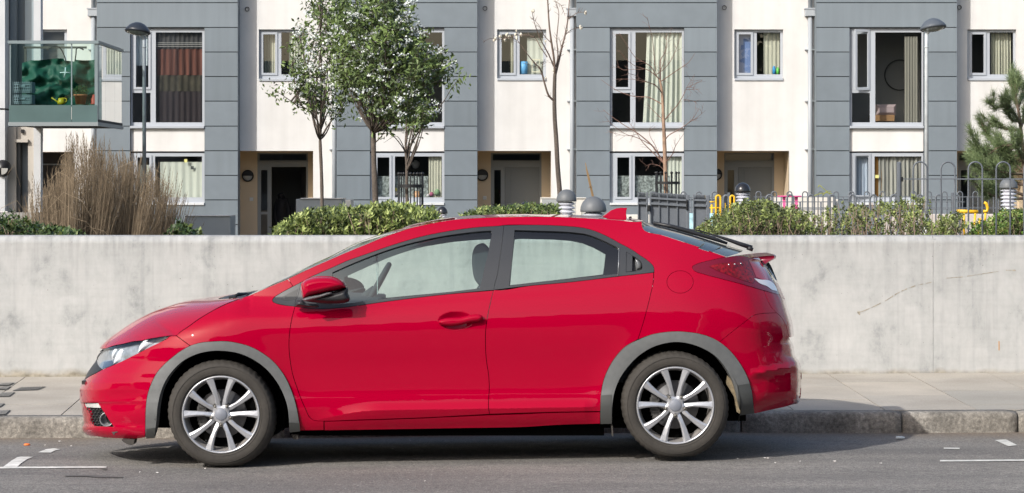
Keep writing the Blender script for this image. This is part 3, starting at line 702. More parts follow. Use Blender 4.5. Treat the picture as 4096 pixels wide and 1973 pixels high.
    mb.quad((rr[1], YW + .12, -.3), (rr[1], yb, -.3), (rr[1], yb, rr[3]), (rr[1], YW + .12, rr[3])); mb.quad((rr[0], YW + .0, rr[3] + .0), (rr[1], YW + .12, rr[3]), (rr[1], yb, rr[3]), (rr[0], yb, rr[3]))
    mb.quad((rr[0], YW, -.3), (rr[0], yb, -.3), (rr[0], yb, rr[3]), (rr[0], YW, rr[3])); mb.quad((rr[0], YW + .05, -.02), (rr[1], YW + .05, -.02), (rr[1], yb, -.02), (rr[0], yb, -.02))
    dl, dr = doorL[k]; dh = (X(dl, YD), X(dr, YD), -.02, Z(612, YD)); gridwall(mb, rr[0], rr[1] + .02, -.02, rr[3] + .02, [dh], yb, .1, 0, False)
    mb.build('door_recess', TAN, h)
    # door set
    s = lambda a, b, c, d: rect(dl + a, b, dl + c, d, YD)
    trans = s(8, 617, 196, 642); side = s(14, 681, 40, 848); side2 = s(14, 858, 40, 990); W = dr - dl
    leaf = s(56, 668, W - 8, 1012)
    mb = MB(); gridwall(mb, dh[0], dh[1], dh[2], dh[3], [trans, side, side2, leaf], YD + .05, .06, 0, True)
    mb.box((dh[0], YD + .02, Z(658, YD)), (dh[1], YD + .05, Z(649, YD)))
    dfr = mb.build('front_door', DOORF, h)
    for p in (trans, side, side2):
        mg = MB(); mg.quad((p[0], YD + .09, p[2]), (p[1], YD + .09, p[2]), (p[1], YD + .09, p[3]), (p[0], YD + .09, p[3])); mg.build('pane', HGL, dfr)
    mr = MB(); y2 = YD + 2.5
    mr.quad((dh[0] - .3, y2, -.1), (dh[1] + .3, y2, -.1), (dh[1] + .3, y2, 3), (dh[0] - .3, y2, 3)); mr.quad((dh[0] - .3, YD + .12, -.1), (dh[0] - .3, y2, -.1), (dh[0] - .3, y2, 3), (dh[0] - .3, YD + .12, 3)); mr.quad((dh[1] + .3, YD + .12, -.1), (dh[1] + .3, y2, -.1), (dh[1] + .3, y2, 3), (dh[1] + .3, YD + .12, 3)); mr.quad((dh[0] - .3, YD + .12, 3), (dh[1] + .3, YD + .12, 3), (dh[1] + .3, y2, 3), (dh[0] - .3, y2, 3))
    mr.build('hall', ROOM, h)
    if k == 0:
        mb = MB(); a = Vector((leaf[1], YD + .1, 0)); b = a + Vector((-.32, 1.0, 0)) * .55
        mb.add([(a.x, a.y, -.02), (b.x, b.y, -.02), (b.x, b.y, leaf[3]), (a.x, a.y, leaf[3]), (a.x - .0, a.y + .05, -.02), (b.x + .04, b.y + .05, -.02), (b.x + .04, b.y + .05, leaf[3]), (a.x, a.y + .05, leaf[3])], [(0, 1, 2, 3), (4, 7, 6, 5), (0, 3, 7, 4), (1, 5, 6, 2)])
        lf = mb.build('door_leaf', mat('door_inside', (.055, .056, .055), .6), dfr); lf['label'] = 'door leaf swung open into the hall'
    else:
        mb = MB(); mb.box((leaf[0], YD + .055, leaf[2]), (leaf[1], YD + .10, leaf[3]), bev=.008); g = .03; mb.box((leaf[0] + .15, YD + .05, leaf[2]), (leaf[1] - .05, YD + .056, leaf[3] - .06), bev=.003); lf = mb.build('door_leaf', DOORG, dfr)
        mb = MB(); c = s(62, 815, 80, 830); mb.box((c[0], YD - .01, c[3] - .02), (c[0] + .11, YD + .01, c[3])); mb.lathe((c[0] + .0, YD + .0, c[3] - .08), [(.02, .05), (.02, 0), (.001, 0)], 12, 'y'); mb.build('door_handle', CHROME, lf)
    wall_lamp(h, [991.5, 1929, 2865, 3800][k], [703.8, 701, 698, 697][k], YD, 24)
    mb = MB(); c = (X([1006, 1939, 2870, 3810][k], YD), YD - .02, Z([797, 792, 790, 788][k], YD)); mb.box((c[0] - .045, c[1], c[2] - .045), (c[0] + .045, YD, c[2] + .045), bev=.006); mb.build('door_bell', UPVCW, h)
    mb = MB(); c = (X(R_ + [38, 31, 29, 9][k], YW), YW, Z([37, 34, 31, 30][k], YW)); mb.lathe(c, [(.001, .03), (.045, .03), (.05, 0), (.055, -.03), (.045, -.035), (.042, .02)], 16, 'y'); mb.build('flue_hole', BLKP, h)
    # small window
    q2 = lambda a, b, c, d: rect(sw + a, b, sw + c, d, YW + .1)
    p1 = q2(18, 138, 66, 292); p2 = q2(90, 130, 184, 298)
    sf = window(h, swr, YW, [p1, p2], (), 'small upstairs window with two panes', sash=[p1])
    mr = MB(); a = q2(-20, 100, 220, 330); y2 = YW + 1.6; mr.quad((a[0], y2, a[2]), (a[1], y2, a[2]), (a[1], y2, a[3]), (a[0], y2, a[3]))
    for xx in a[:2]: mr.quad((xx, YW + .2, a[2]), (xx, y2, a[2]), (xx, y2, a[3]), (xx, YW + .2, a[3]))
    for z_ in a[2:]: mr.quad((a[0], YW + .2, z_), (a[1], YW + .2, z_), (a[1], y2, z_), (a[0], y2, z_))
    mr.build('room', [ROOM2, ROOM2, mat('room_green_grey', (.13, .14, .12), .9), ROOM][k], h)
    yc_ = YW + .3
    def cur2(rr, m, **kw): return curtain('curtain', rr[0], rr[1], rr[2], rr[3], yc_, m, sf, **kw)
    if k == 0: cur2(q2(44, 130, 64, 298), CURT2, folds=2, amp=.01); cur2(q2(120, 128, 186, 298), CURT, folds=6, amp=.03); cur2(q2(14, 132, 44, 298), mat('shaded_curtain', (.22, .24, .21), .9), folds=3)
    if k == 1:
        cur2(q2(52, 130, 70, 298), CURT2, folds=2); cur2(q2(120, 150, 190, 298), CURT, folds=3, amp=.01)
        mb = MB(); c = (X(sw + 106, YW + .22), YW + .22, Z(296, YW + .22)); mb.lathe(c, [(.001, 0), (.095, 0), (.1, .30), (.001, .3)], 20); mb.build('blue_tub', mat('blue_tub', (.12, .36, .62), .5), sf)
        mb = MB(); a = rect(sw + 138, 236, sw + 172, 290, YW + .2); gridwall(mb, a[0], a[1], a[2], a[3], [(a[0] + .025, a[1] - .025, a[2] + .03, a[3] - .03)], YW + .2, .03, 0, True); mb.build('picture_frame', mat('cream_frame', (.62, .6, .46), .6), sf)
    if k == 2:
        cur2(q2(120, 128, 184, 298), CURT2, folds=4, amp=.015); 
        mb = MB(); a = rect(sw + 18, 134, sw + 66, 292, YW + .28); mb.box((a[0], YW + .27, a[2]), (a[1], YW + .29, a[3])); mb.build('blue_blind', mat('blue_blind', (.16, .24, .45), .5), sf)
        for (u, cl, hh_, nm) in ((159, (.05, .30, .62), .2, 'blue_bottle'), (174, (.15, .55, .10), .17, 'green_cup')):
            mb = MB(); c = (X(sw + u, YW + .2), YW + .2, Z(297, YW + .2)); mb.lathe(c, [(.001, 0), (.035, 0), (.04, hh_ * .7), (.02, hh_ * .9), (.02, hh_), (.001, hh_)], 12); mb.build(nm, mat(nm, cl, .5), sf)
    if k == 3: cur2(q2(100, 128, 180, 298), CURT2, folds=7, amp=.04)
    if k < 3: pipe(h, [1337, 2288, 3240][k] + 0, 40, YW - .09)
# house number 5's left edge / first white wall (house beyond the left building)
h = thing('terraced_house', (X(300, YW), YW, 0), 'white house wall between the left building and the first grey bay', 'house', 'terraced houses facing the street')
mb = MB(); sr = rect(164, 118, 268, 314, YW); rec = (X(100, YW), X(294, YW), -.3, Z(608, YW)); gridwall(mb, X(-400, YW), X(391, YW), -.3, ROOFTOP - .3, [sr, rec], YW, .12, 0, False); mb.build('white_wall', REND, h)
sf = window(h, sr, YW, [rect(172, 128, 258, 304, YW + .1)], lab='narrow window above the balcony')
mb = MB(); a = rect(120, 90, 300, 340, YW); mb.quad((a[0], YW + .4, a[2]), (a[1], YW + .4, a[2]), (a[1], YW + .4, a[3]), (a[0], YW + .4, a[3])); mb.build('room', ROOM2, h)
mb = MB(); mb.quad((rec[1], YW + .12, -.3), (rec[1], YD, -.3), (rec[1], YD, rec[3]), (rec[1], YW + .12, rec[3])); mb.quad((rec[0], YW, rec[3]), (rec[1], YW + .12, rec[3]), (rec[1], YD, rec[3]), (rec[0], YD, rec[3])); mb.build('door_recess', TAN, h)
mb = MB(); mb.box((rec[0], YD, -.1), (rec[1] + .1, YD + .1, rec[3])); mb.build('front_door', mat('shaded_door', (.05, .045, .04), .6), h)
mb = MB(); mb.box((X(172, YD), YD - .05, Z(661, YD)), (X(284, YD), YD, Z(655, YD))); mb.build('door_rail', DOORF, h)
pipe(h, 373, 40, YW - .09)
# simple continuations of the row beyond the frame (seen only from a step aside and in reflections)
for s_, lab in ((-1, 'end of the terrace hidden behind the left building'), (1, 'house continuing the terrace beyond the right edge')):
    x0 = X(4215, YW) if s_ > 0 else X(-2300, YW); x1 = X(6400, YW) if s_ > 0 else X(-400, YW)
    h = thing('terraced_house', (x0, YW, 0), lab, 'house'); mb = MB(); mb.box((x0, YW, -.3), (x1, YW + 6, 8.8)); mb.build('white_wall', REND, h)
    mb = MB(); n_ = 3
    for i in range(n_): a = x0 + (x1 - x0) * (i + .1) / n_; mb.box((a, YF, -.3), (a + 3.4, YW + .1, 9)); 
    mb.build('grey_cladding', GREY, h)
# ================================================================ building at the left with the balcony
LBY = 34.6
lb = thing('corner_building', (X(80, LBY), LBY, 0), 'pale panelled building at the left edge carrying the glass balcony', 'building')
LPAN = mat('pale_panel', (.50, .52, .54), .5, nz=[(.6, .10), (4, .04)]); LPAN2 = mat('warm_panel', (.46, .43, .385), .6, nz=(.8, .08))
mb = MB()
def lbx(px0, px1, py0, py1, y0, y1, mi=0): mb.box((X(px0, LBY), y0, Z(py1, LBY)), (X(px1, LBY), y1, Z(py0, LBY)), mi)
lbx(-900, 32, -900, 435, LBY - .3, LBY + 1.6); lbx(-900, 32, 442, 845, LBY - .3, LBY + 1.6); lbx(-900, 164, 850, 1000, LBY - .28, LBY + .2, 2)
lbx(32, 66, 508, 850, LBY - .05, LBY + 1.6, 1); lbx(66, 112, 508, 560, LBY, LBY + 1.6, 1); lbx(112, 136, 508, 850, LBY, LBY + .5, 1); lbx(136, 164, -900, 850, LBY - .04, LBY + .2, 0)
lbx(36, 62, -900, 508, LBY + .1, LBY + 1.6, 3); lbx(62, 92, -900, 508, LBY + .3, LBY + 1.6, 3); lbx(92, 136, -900, 508, LBY + .2, LBY + .5, 4)
mb.build('wall', [LPAN, LPAN2, mat('base_concrete', (.28, .28, .27), .9, nz=(2, .15)), mat('blue_grey_panel', (.15, .18, .20), .4), mat('pale_blue_panel', (.28, .33, .36), .4)], lb)
mb = MB(); mb.box((X(66, LBY), LBY + .25, Z(850, LBY)), (X(112, LBY), LBY + .3, Z(560, LBY))); mb.build('door', mat('blue_grey_door', (.20, .23, .26), .45), lb)
mb = MB(); mb.box((X(64, LBY), LBY + .02, Z(850, LBY)), (X(80, LBY), LBY + .26, Z(568, LBY))); mb.build('door_frame', mat('dark_frame', (.05, .055, .06), .5), lb)
mb = MB(); mb.box((X(62, LBY), LBY - .08, Z(570, LBY)), (X(114, LBY), LBY + .1, Z(558, LBY))); mb.build('canopy', LPAN2, lb)
mb = MB(); mb.box((X(86, LBY), LBY - .05, Z(533, LBY)), (X(96, LBY), LBY, Z(518, LBY))); mb.build('sensor', BLKP, lb)
c = (X(24, LBY) , LBY - .32, Z(674, LBY)); mb = MB(); rr = 34 * (LBY + 15) / FX
mb.lathe(c, [(.001, -.14), (rr * .6, -.12), (rr * .95, -.05), (rr, .02)], 28, 'y'); o = mb.build('wall_lamp', BLKP, lb)
mb = MB(); mb.add([(c[0] + rr * .75 * math.cos(R(a)), c[1] - .125, c[2] + rr * .75 * math.sin(R(a))) for a in range(270, 361, 15)] + [(c[0], c[1] - .145, c[2])], [tuple(range(8))]); mb.build('lamp_glass', OPAL, o)
# balcony
BY0, BY1 = 32.0, 35.0
bal = thing('balcony', (X(200, BY0), BY0, Z(500, BY0)), 'glass-fronted balcony with grey rail cluttered under a green tarpaulin', 'balcony')
BMET = mat('balcony_metal', (.17, .215, .23), .45, nz=(1.5, .08)); BGL = glassmat('balcony_glass', (.66, .82, .77), refl=.22, ior=1.5)
bx0, bx1 = X(36, BY0), X(391, BY0); zt, zb = Z(163, BY0), Z(500, BY0)
mb = MB(); mb.box((bx0, BY0 + .02, zb), (bx1, BY1, zb + .10)); mb.build('floor', mat('balcony_underside', (.05, .05, .05), .8), bal)
mb = MB(); mb.box((bx0 - .02, BY0 - .03, zt - .055), (bx1 + .02, BY0 + .05, zt)); mb.box((bx1 - .05, BY0 + .05, zt - .055), (bx1 + .02, BY1, zt)); mb.box((X(379, BY0), BY0, zb), (X(391, BY0), BY0 + .06, zt - .05)); mb.box((X(286.0, BY0) - .008, BY0 - .005, Z(420, BY0)), (X(286, BY0) + .012, BY0 + .02, zt - .05)); mb.box((X(38, BY0), BY0, zb), (X(43, BY0), BY0 + .05, zt - .05)); mb.build('rail', BMET, bal)
mb = MB(); mb.box((bx0, BY0 - .005, Z(490, BY0)), (X(285, BY0), BY0 + .02, Z(421, BY0))); mb.box((X(287, BY0), BY0 - .005, Z(490, BY0)), (X(389, BY0), BY0 + .02, Z(421, BY0))); mb.build('apron_panel', mat('apron_green_grey', (.075, .125, .125), .3, nz=(2, .12)), bal)
mb = MB(); mb.box((bx0 - .01, BY0 - .03, zb - .02), (bx1 + .01, BY0 + .04, Z(489, BY0))); mb.box((bx1 - .03, BY0 + .04, zb - .02), (bx1 + .015, BY1, Z(489, BY0))); mb.build('edge_beam', mat('edge_beam', (.22, .25, .26), .5), bal)
mb = MB(); mb.quad((bx0, BY0 + .01, Z(421, BY0)), (bx1, BY0 + .01, Z(421, BY0)), (bx1, BY0 + .01, zt - .04), (bx0, BY0 + .01, zt - .04)); mb.build('front_glass', BGL, bal)
# the side pane mirrors the sunlit terrace
mb = MB()
for a, b in ((0, .32), (.32, .70), (.70, 1)):
    y0_, y1_ = BY0 + .06 + a * (BY1 - BY0 - .1), BY0 + .045 + b * (BY1 - BY0 - .1)
    mb.quad((bx1 - .01, y0_, zb + .08), (bx1 - .01, y1_, zb + .08), (bx1 - .01, y1_, zt - .05), (bx1 - .01, y0_, zt - .05))
mb.build('side_glass', glassmat('side_glass', (.60, .72, .68), refl=3.2, ior=1.6), bal)
mb = MB(); mb.box((X(128, BY1), BY1 - .9, Z(204, BY1)), (X(376, BY1), BY1 - .84, Z(196, BY1))); mb.box((X(132, BY1), BY1 - .9, Z(420, BY1)), (X(140, BY1), BY1 - .84, Z(200, BY1))); mb.build('inner_rail', mat('inner_rail', (.06, .065, .06), .5), bal)
mb = MB(); cur_ = spline([(300, 245), (304, 215), (306, 196), (318, 192), (335, 200)], 5); mb.tube([P(a, b, BY0 + .6) for a, b in cur_], .012, 6); cur_ = spline([(188, 200), (205, 190), (222, 187), (240, 192), (258, 225), (265, 250)], 5); mb.tube([P(a, b, BY0 + 1.2) for a, b in cur_], .010, 6); mb.build('cable', BLKP, bal)
# tarpaulin
rnd = random.Random(5); nx, nz_ = 46, 26; mb = MB(); vs = []
from mathutils import noise as mnoise
for j in range(nz_ + 1):
    for i in range(nx + 1):
        u, v = i / nx, j / nz_; px = 88 + u * 290; top = 238 + 4 * math.sin(u * 9) + (8 if .58 < u < .72 else 0); py = top + v * (428 - top)
        if u < .12: py += (0.12 - u) * 120 * (1 - v)
        nn = mnoise.noise(Vector((u * 5, v * 4, 2.2))) * .2 + abs(mnoise.noise(Vector((u * 6, v * 5, 7)))) * .2 + mnoise.noise(Vector((u * 22, v * 20, 1))) * .02
        vs.append(P(px, py, BY0 + .95 + nn - v * .35))
mb.add(vs, [(j * (nx + 1) + i, j * (nx + 1) + i + 1, (j + 1) * (nx + 1) + i + 1, (j + 1) * (nx + 1) + i) for j in range(nz_) for i in range(nx)], 0, True)
tag(mb.build('tarpaulin', mat('green_tarpaulin', (.006, .062, .042), .62, nz=(1.2, .12))), 'crumpled dark green tarpaulin draped over goods on the balcony', 'tarpaulin')
mb = MB(); mb.tube([P(262, 270, BY0 + .3), P(261, 290, BY0 + .28), P(257, 310, BY0 + .3)], .012, 6); mb.tube([P(240, 291, BY0 + .3), P(262, 290, BY0 + .28), P(281, 292, BY0 + .3)], .009, 6); tag(mb.build('white_tie', mat('white_cord', (.7, .72, .8), .5)), 'white crossed cord tied on the green tarpaulin', 'cord')
CR = mat('crate_grey_blue', (.20, .25, .30), .6)
def crate(x0, x1, y0, y1, lab):
    a = rect(x0, y0, x1, y1, BY0 + .25); mb = MB(); ya, yb = BY0 + .2, BY0 + .55
    mb.box((a[0], ya, a[3] - .03), (a[1], yb, a[3])); mb.box((a[0], ya, a[2]), (a[1], yb, a[2] + .025))
    n = 9
    for i in range(n + 1): t = a[0] + (a[1] - a[0]) * i / n; mb.box((t - .006, ya, a[2]), (t + .006, ya + .015, a[3]))
    for i in range(1, 4): t = a[2] + (a[3] - a[2]) * i / 4; mb.box((a[0], ya + .002, t - .008), (a[1], ya + .018, t + .008))
    for t in (a[0], a[1]): mb.box((t - .012, ya, a[2]), (t + .012, yb, a[3]))
    mb.box((a[0] + .1, ya - .01, a[3] - .09), (a[1] - .1, ya + .01, a[3] - .06)); mb.box((a[0], yb, a[2]), (a[1], yb + .01, a[3]))
    tag(mb.build('plastic_crate', CR), lab, 'crate', 'stacked crates on the balcony')
crate(56, 126, 328, 372, 'grey slatted plastic crate, upper one of the stack on the balcony'); crate(56, 126, 379, 417, 'grey slatted plastic crate, lower one of the stack on the balcony')
mb = MB(); c = P(245, 418, BY0 + .2); r_ = .06
mb.lathe((c.x, c.y, c.z), [(.001, 0), (r_ * 1.1, 0), (r_ * 1.2, .04), (r_ * .85, .11), (r_ * .6, .115)], 18); mb.tube([P(236, 412, BY0 + .2), P(222, 402, BY0 + .2), P(206, 391, BY0 + .2)], [.016, .012, .012], 8)
mb.tube([P(a, b, BY0 + .2) for a, b in spline([(240, 396), (250, 393), (264, 395), (266, 404), (258, 412)], 4)], .009, 6); tag(mb.build('watering_can', mat('yellow_can', (.45, .33, .01), .4)), 'yellow watering can standing on the balcony floor', 'watering can')
pt = thing('potted_plant', P(322, 418, BY0 + .2), 'bushy green plant in a terracotta pot on the balcony', 'potted plant')
mb = MB(); c = P(322, 418, BY0 + .2); mb.lathe((c.x, c.y, c.z), [(.001, 0), (.085, 0), (.11, .15), (.125, .15), (.125, .18), (.11, .18), (.1, .16)], 20); mb.build('pot', mat('terracotta', (.38, .13, .06), .8), pt)
mb = MB(); rnd = random.Random(8)
for k in range(420):
    d = Vector((rnd.gauss(0, 1), rnd.gauss(0, 1), rnd.gauss(0, 1))).normalized() * rnd.random() ** .4; p = Vector((c.x, c.y, c.z + .25)) + Vector((d.x * .15, d.y * .12, d.z * .1)); a = Vector((rnd.gauss(0, 1), rnd.gauss(0, 1), rnd.gauss(0, 1))).normalized() * .02; b = a.orthogonal().normalized() * .008; mb.quad(p - a, p + b, p + a, p - b)
mb.build('foliage', mat('pot_foliage', (.05, .10, .03), .7), pt)
mb = MB(); c = P(375, 418, BY0 + .25); mb.lathe((c.x, c.y, c.z), [(.001, 0), (.055, 0), (.055, .02), (.045, .03), (.05, .1), (.03, .13), (.025, .17), (.001, .18)], 16); tag(mb.build('red_lantern', mat('red_lantern', (.45, .05, .04), .5)), 'small red lantern on the balcony floor beside the pot', 'lantern')
# ================================================================ unseen trees and brick blocks added for the car's paint to mirror
rt = random.Random(77)
for i_, (tx, ty, th_) in enumerate(((-46, -31, 9), (-33, -30, 11), (-21, -31, 8), (-9, -30, 10), (4, -31, 9), (15, -30, 11.5), (28, -31, 9), (42, -30, 10))):
    t_ = thing('unseen_tree', (tx, ty, 0), ['low', 'tall', 'small', 'broad', 'round', 'highest', 'narrow', 'last'][i_] + ' street tree across the road, out of view', 'tree'); mb = MB(); mb.tube([(tx, ty, 0), (tx + .2, ty, th_ * .5)], [.2, .1], 8); mb.build('trunk', mat('far_bark', (.08, .07, .06), .9), t_); mb = MB()
    for _ in range(1300):
        d = Vector((rt.gauss(0, 1), rt.gauss(0, 1), rt.gauss(0, 1))).normalized() * rt.random() ** .5; p = Vector((tx + d.x * 2.8, ty + d.y * 2, th_ * .66 + d.z * th_ * .34)); a = Vector((rt.gauss(0, 1), rt.gauss(0, 1), rt.gauss(0, 1))).normalized() * .28; b = a.orthogonal().normalized() * .2; mb.add([p - a, p + b, p + a, p - b], [(0, 1, 2, 3)])
    mb.build('crown', mat('far_leaf', (.05, .065, .03), .7), t_)
br = mat('opposite_brick', (.085, .085, .075), .9, nz=[(3, .2)]); 
for (x0, x1, z1, lab) in ((-70, -22, 9.5, 'brick block across the street, left run'), (-18, 12, 8.2, 'brick block across the street, middle run'), (16, 75, 10.5, 'brick block across the street, right run')):
    b_ = thing('unseen_block', ((x0 + x1) / 2, -36, 0), lab, 'building'); mb = MB(); hs = []
    n_ = int((x1 - x0) / 3.2)
    for i in range(n_):
        for zz in (1.0, 4.1, 7.1):
            if zz + 1.6 < z1 - .5: a = x0 + (i + .3) * (x1 - x0) / n_; hs.append((a, a + 1.3, zz, zz + 1.6))
    gx = MB(); 
    for hh_ in hs: gx.box((hh_[0], -34.05, hh_[2]), (hh_[1], -34.0, hh_[3]))
    mb.box((x0, -44, 0), (x1, -34.05, z1)); mb.build('wall', br, b_); gx.build('window', mat('opposite_glass', (.06, .07, .08), .1), b_)
    mb = MB(); mb.box((x0 - .3, -44.3, z1), (x1 + .3, -33.7, z1 + .3)); mb.build('roof', mat('opposite_roof', (.05, .05, .055), .9), b_)
b_ = thing('unseen_block', (80, -5, 0), 'brick block closing the street far to the right', 'building'); mb = MB(); mb.box((78, -30, 0), (90, 1.5, 11)); mb.build('wall', br, b_)
b_ = thing('unseen_block', (-85, -5, 0), 'brick block closing the street far to the left', 'building'); mb = MB(); mb.box((-95, -30, 0), (-85, 1.5, 7)); mb.build('wall', br, b_)
# ================================================================ fences, bollards, lamps, plants
FEN = mat('fence_grey', (.12, .135, .155), .42, nz=(5, .12)); FENB = mat('gate_grey', (.125, .14, .16), .5, nz=[(2, .1), (20, .06)])
YEL = mat('yellow_rail', (.78, .46, .02), .4); BK = mat('guard_black', (.012, .013, .014), .5)
def bow(mb, px, w, top, bot, Y, r):
    """one hoop: two uprights joined by a half circle; pixels"""
    x0, x1 = px - w / 2, px + w / 2; pts = [(x0, bot), (x0, (bot + top) / 2)] + [(px + w / 2 * math.cos(R(a)), top + w / 2 - w / 2 * math.sin(R(a))) for a in range(180, -1, -20)] + [(x1, (bot + top) / 2), (x1, bot)]
    mb.tube([P(a, b, Y) for a, b in pts], r * (.72 if r == .022 else 1), 7)
# near bow-top railing, right
yr = 10.0
rl = thing('bow_top_railing', (X(3700, yr), yr, .5), 'tall grey hoop-topped railing rising behind the wall at the right', 'railing')
mb = MB(); mb.box((X(3588, yr), yr - .03, .3), (X(3603, yr), yr + .03, Z(648, yr)), bev=.01); mb.build('post', FEN, rl)
for cx in (3680.5, 3792, 3901.5, 4013, 4124, 4235):
    mb = MB(); bow(mb, cx, 56, 648, 1010, yr, .0085); mb.build('hoop', FEN, rl)
mb = MB(); mb.box((X(3606, yr), yr - .012, Z(719, yr)), (X(4300, yr), yr + .012, Z(714, yr))); mb.build('rail', FEN, rl)
mb = MB(); mb.box((X(3600, yr), yr - .02, Z(727, yr)), (X(3612, yr), yr + .02, Z(708, yr)), bev=.005); mb.build('bracket', BK, rl)
# playground fence: front run and rear run
def run(Y, x0, x1, top, rail, rail2, pitch, w, r, lab, posts=(), m=FEN, skip=()):
    f = thing('playground_fence', (X(x0, Y), Y, .2), lab, 'fence'); x = x0; mb = MB(); n = 0
    while x < x1:
        mb = MB(); bow(mb, x, w, top, 990, Y, r); mb.build('hoop', m, f); x += pitch
    mb = MB(); mb.box((X(x0 - w, Y), Y - .012, Z(rail + 1.6, Y)), (X(x1, Y), Y + .012, Z(rail - 1.6, Y))); mb.box((X(x0 - w, Y), Y - .012, Z(rail2 + 1.6, Y)), (X(x1, Y), Y + .012, Z(rail2 - 1.6, Y))); mb.build('rail', m, f)
    x = x0 + pitch / 2 - 2; mb = MB()
    while x < x1: mb.tube([P(x, rail, Y), P(x, 990, Y)], r * .9, 5); x += pitch
    mb.build('uprights', m, f)
    for p in posts: mb = MB(); mb.box((X(p - 5, Y), Y - .04, -.1), (X(p + 5, Y), Y + .04, Z(top + 4, Y)), bev=.008); mb.build('post', FEN, f)
    return f
run(27, 3078, 3620, 780, 808, 837, 83, 26, .016, 'front run of the low hoop-topped playground fence', posts=(3318,))
run(40, 2610, 2900, 768, 790, 830, 62, 20, .014, 'short hoop-topped fence run behind the grey gate')
run(42, 3034, 4000, 767, 788, 832, 62, 20, .014, 'rear run of the low hoop-topped playground fence', posts=(2915, 3810))
run(20, 3680, 3860, 780, 808, 837, 74, 22, .010, 'low fence run behind the tall railing', posts=(3812,))
def yhoop(px, top, Y, w, lab, name='yellow_hoop', bot=905):
    mb = MB(); bow(mb, px, w, top, bot, Y, .022); tag(mb.build(name, YEL), lab, 'hoop rail')
yhoop(2873, 782, 24, 18, 'yellow steel hoop left of the black-domed bollard, behind the shrubs'); yhoop(2929, 783, 24, 16, 'yellow steel hoop touching the black-domed bollard')
mb = MB(); bow(mb, 2905, 22, 782, 905, 24.5, .02); tag(mb.build('grey_hoop', FEN), 'grey steel hoop standing between the two yellow hoops', 'hoop rail')
mb = MB(); 
for p, t in ((2847, 818), (2817, 782), (2899, 812)): mb.tube([P(p, t, 30), P(p, 930, 30)], .018, 6)
mb.tube([P(2838, 832, 30), P(2884, 832, 30)], .014, 6); mb.tube([P(2836, 808, 30), P(2860, 808, 30)], .012, 6)
tag(mb.build('yellow_rail', YEL), 'low yellow rail with uprights seen between the gate and the hoops', 'rail')
# yellow frame at the far right
f = thing('yellow_play_frame', (X(3880, 18), 18, .4), 'yellow tubular play frame seen through the tall railing', 'play frame')
mb = MB(); mb.tube([P(a, b, 18) for a, b in T('FN', (1128, 845), (1300, 850), (1420, 852))], .022, 8); mb.build('top_bar', YEL, f); mb = MB(); mb.tube([P(a, b, 18.2) for a, b in T('FN', (1490, 850), (1545, 845), (1555, 800), (1535, 740), (1505, 725))], .02, 8); mb.build('top_bar', YEL, f)
for a in (((1228, 860), (1230, 1190)), ((1385, 865), (1355, 1190)), ((1450, 940), (1420, 1190)), ((1525, 870), (1515, 1020)), ((1525, 1000), (1500, 1190)), ((1583, 990), (1590, 1120)), ((1615, 1010), (1622, 1130))):
    mb = MB(); mb.tube([P(*T('FN', q)[0], 18) for q in a], .015, 7); mb.build('leg', YEL, f)
# grey boarded gate
gy_ = 21
g = thing('boarded_gate', (X(2700, gy_), gy_, .2), 'grey boarded metal gate with pronged top behind the car roof', 'gate')
def leaf(x0, x1, t0, t1, name, divs=()):
    mb = MB(); n = 8
    a0, a1 = X(x0, gy_), X(x1, gy_); za, zb_ = Z(t0 + 14, gy_), Z(t1 + 14, gy_)
    mb.add([(a0, gy_, -.1), (a1, gy_, -.1), (a1, gy_, zb_), (a0, gy_, za), (a0, gy_ + .02, -.1), (a1, gy_ + .02, -.1), (a1, gy_ + .02, zb_), (a0, gy_ + .02, za)], [(0, 1, 2, 3), (7, 6, 5, 4), (0, 4, 5, 1), (1, 5, 6, 2), (2, 6, 7, 3), (3, 7, 4, 0)])
    x = x0 + 8
    while x < x1 - 4:
        t = t0 + (t1 - t0) * (x - x0) / (x1 - x0); mb.tube([P(x, t + 16, gy_ - .01), P(x, t + 2, gy_ - .01), P(x + 1, t, gy_ - .01)], .011, 5); x += 5.5
    for dy in (22, 44):
        p = P(x0 + 1, t0 + dy, gy_ - .015); q = P(x1 - 1, t1 + dy, gy_ - .015); d = Vector((0, 0, .014)); mb.add([p - d, q - d, q + d, p + d, p - d + Vector((0, -.03, 0)), q - d + Vector((0, -.03, 0)), q + d + Vector((0, -.03, 0)), p + d + Vector((0, -.03, 0))], [(4, 5, 6, 7), (0, 4, 7, 3), (1, 2, 6, 5), (3, 7, 6, 2), (0, 1, 5, 4)])
    for x in divs: mb.box((X(x - 2, gy_), gy_ - .03, -.1), (X(x + 2, gy_), gy_, Z(t0 + (t1 - t0) * (x - x0) / (x1 - x0) + 4, gy_)))
    mb.build(name, FENB, g)
leaf(2552, 2585, 769, 771, 'side_panel'); leaf(2603, 2745, 770, 779, 'gate_leaf', (2636, 2670, 2708)); leaf(2776, 2825, 778, 780, 'side_panel')
for a, b, t in ((2551, 2555, 768), (2584, 2593, 770), (2600, 2606, 770), (2744, 2757, 779), (2773, 2777, 778), (2824, 2838, 781)):
    mb = MB(); mb.box((X(a, gy_), gy_ - .04, -.1), (X(b, gy_), gy_ + .04, Z(t, gy_)), bev=.008); mb.build('post', FENB, g)
mb = MB(); mb.box((X(2588, gy_), gy_ - .08, Z(846, gy_)), (X(2600, gy_), gy_ - .02, Z(821, gy_)), bev=.01); mb.build('hinge_box', BK, g); mb = MB(); mb.box((X(2744, gy_), gy_ - .07, Z(840, gy_)), (X(2750, gy_), gy_ - .02, Z(800, gy_)), bev=.01); mb.build('lock_box', BK, g)
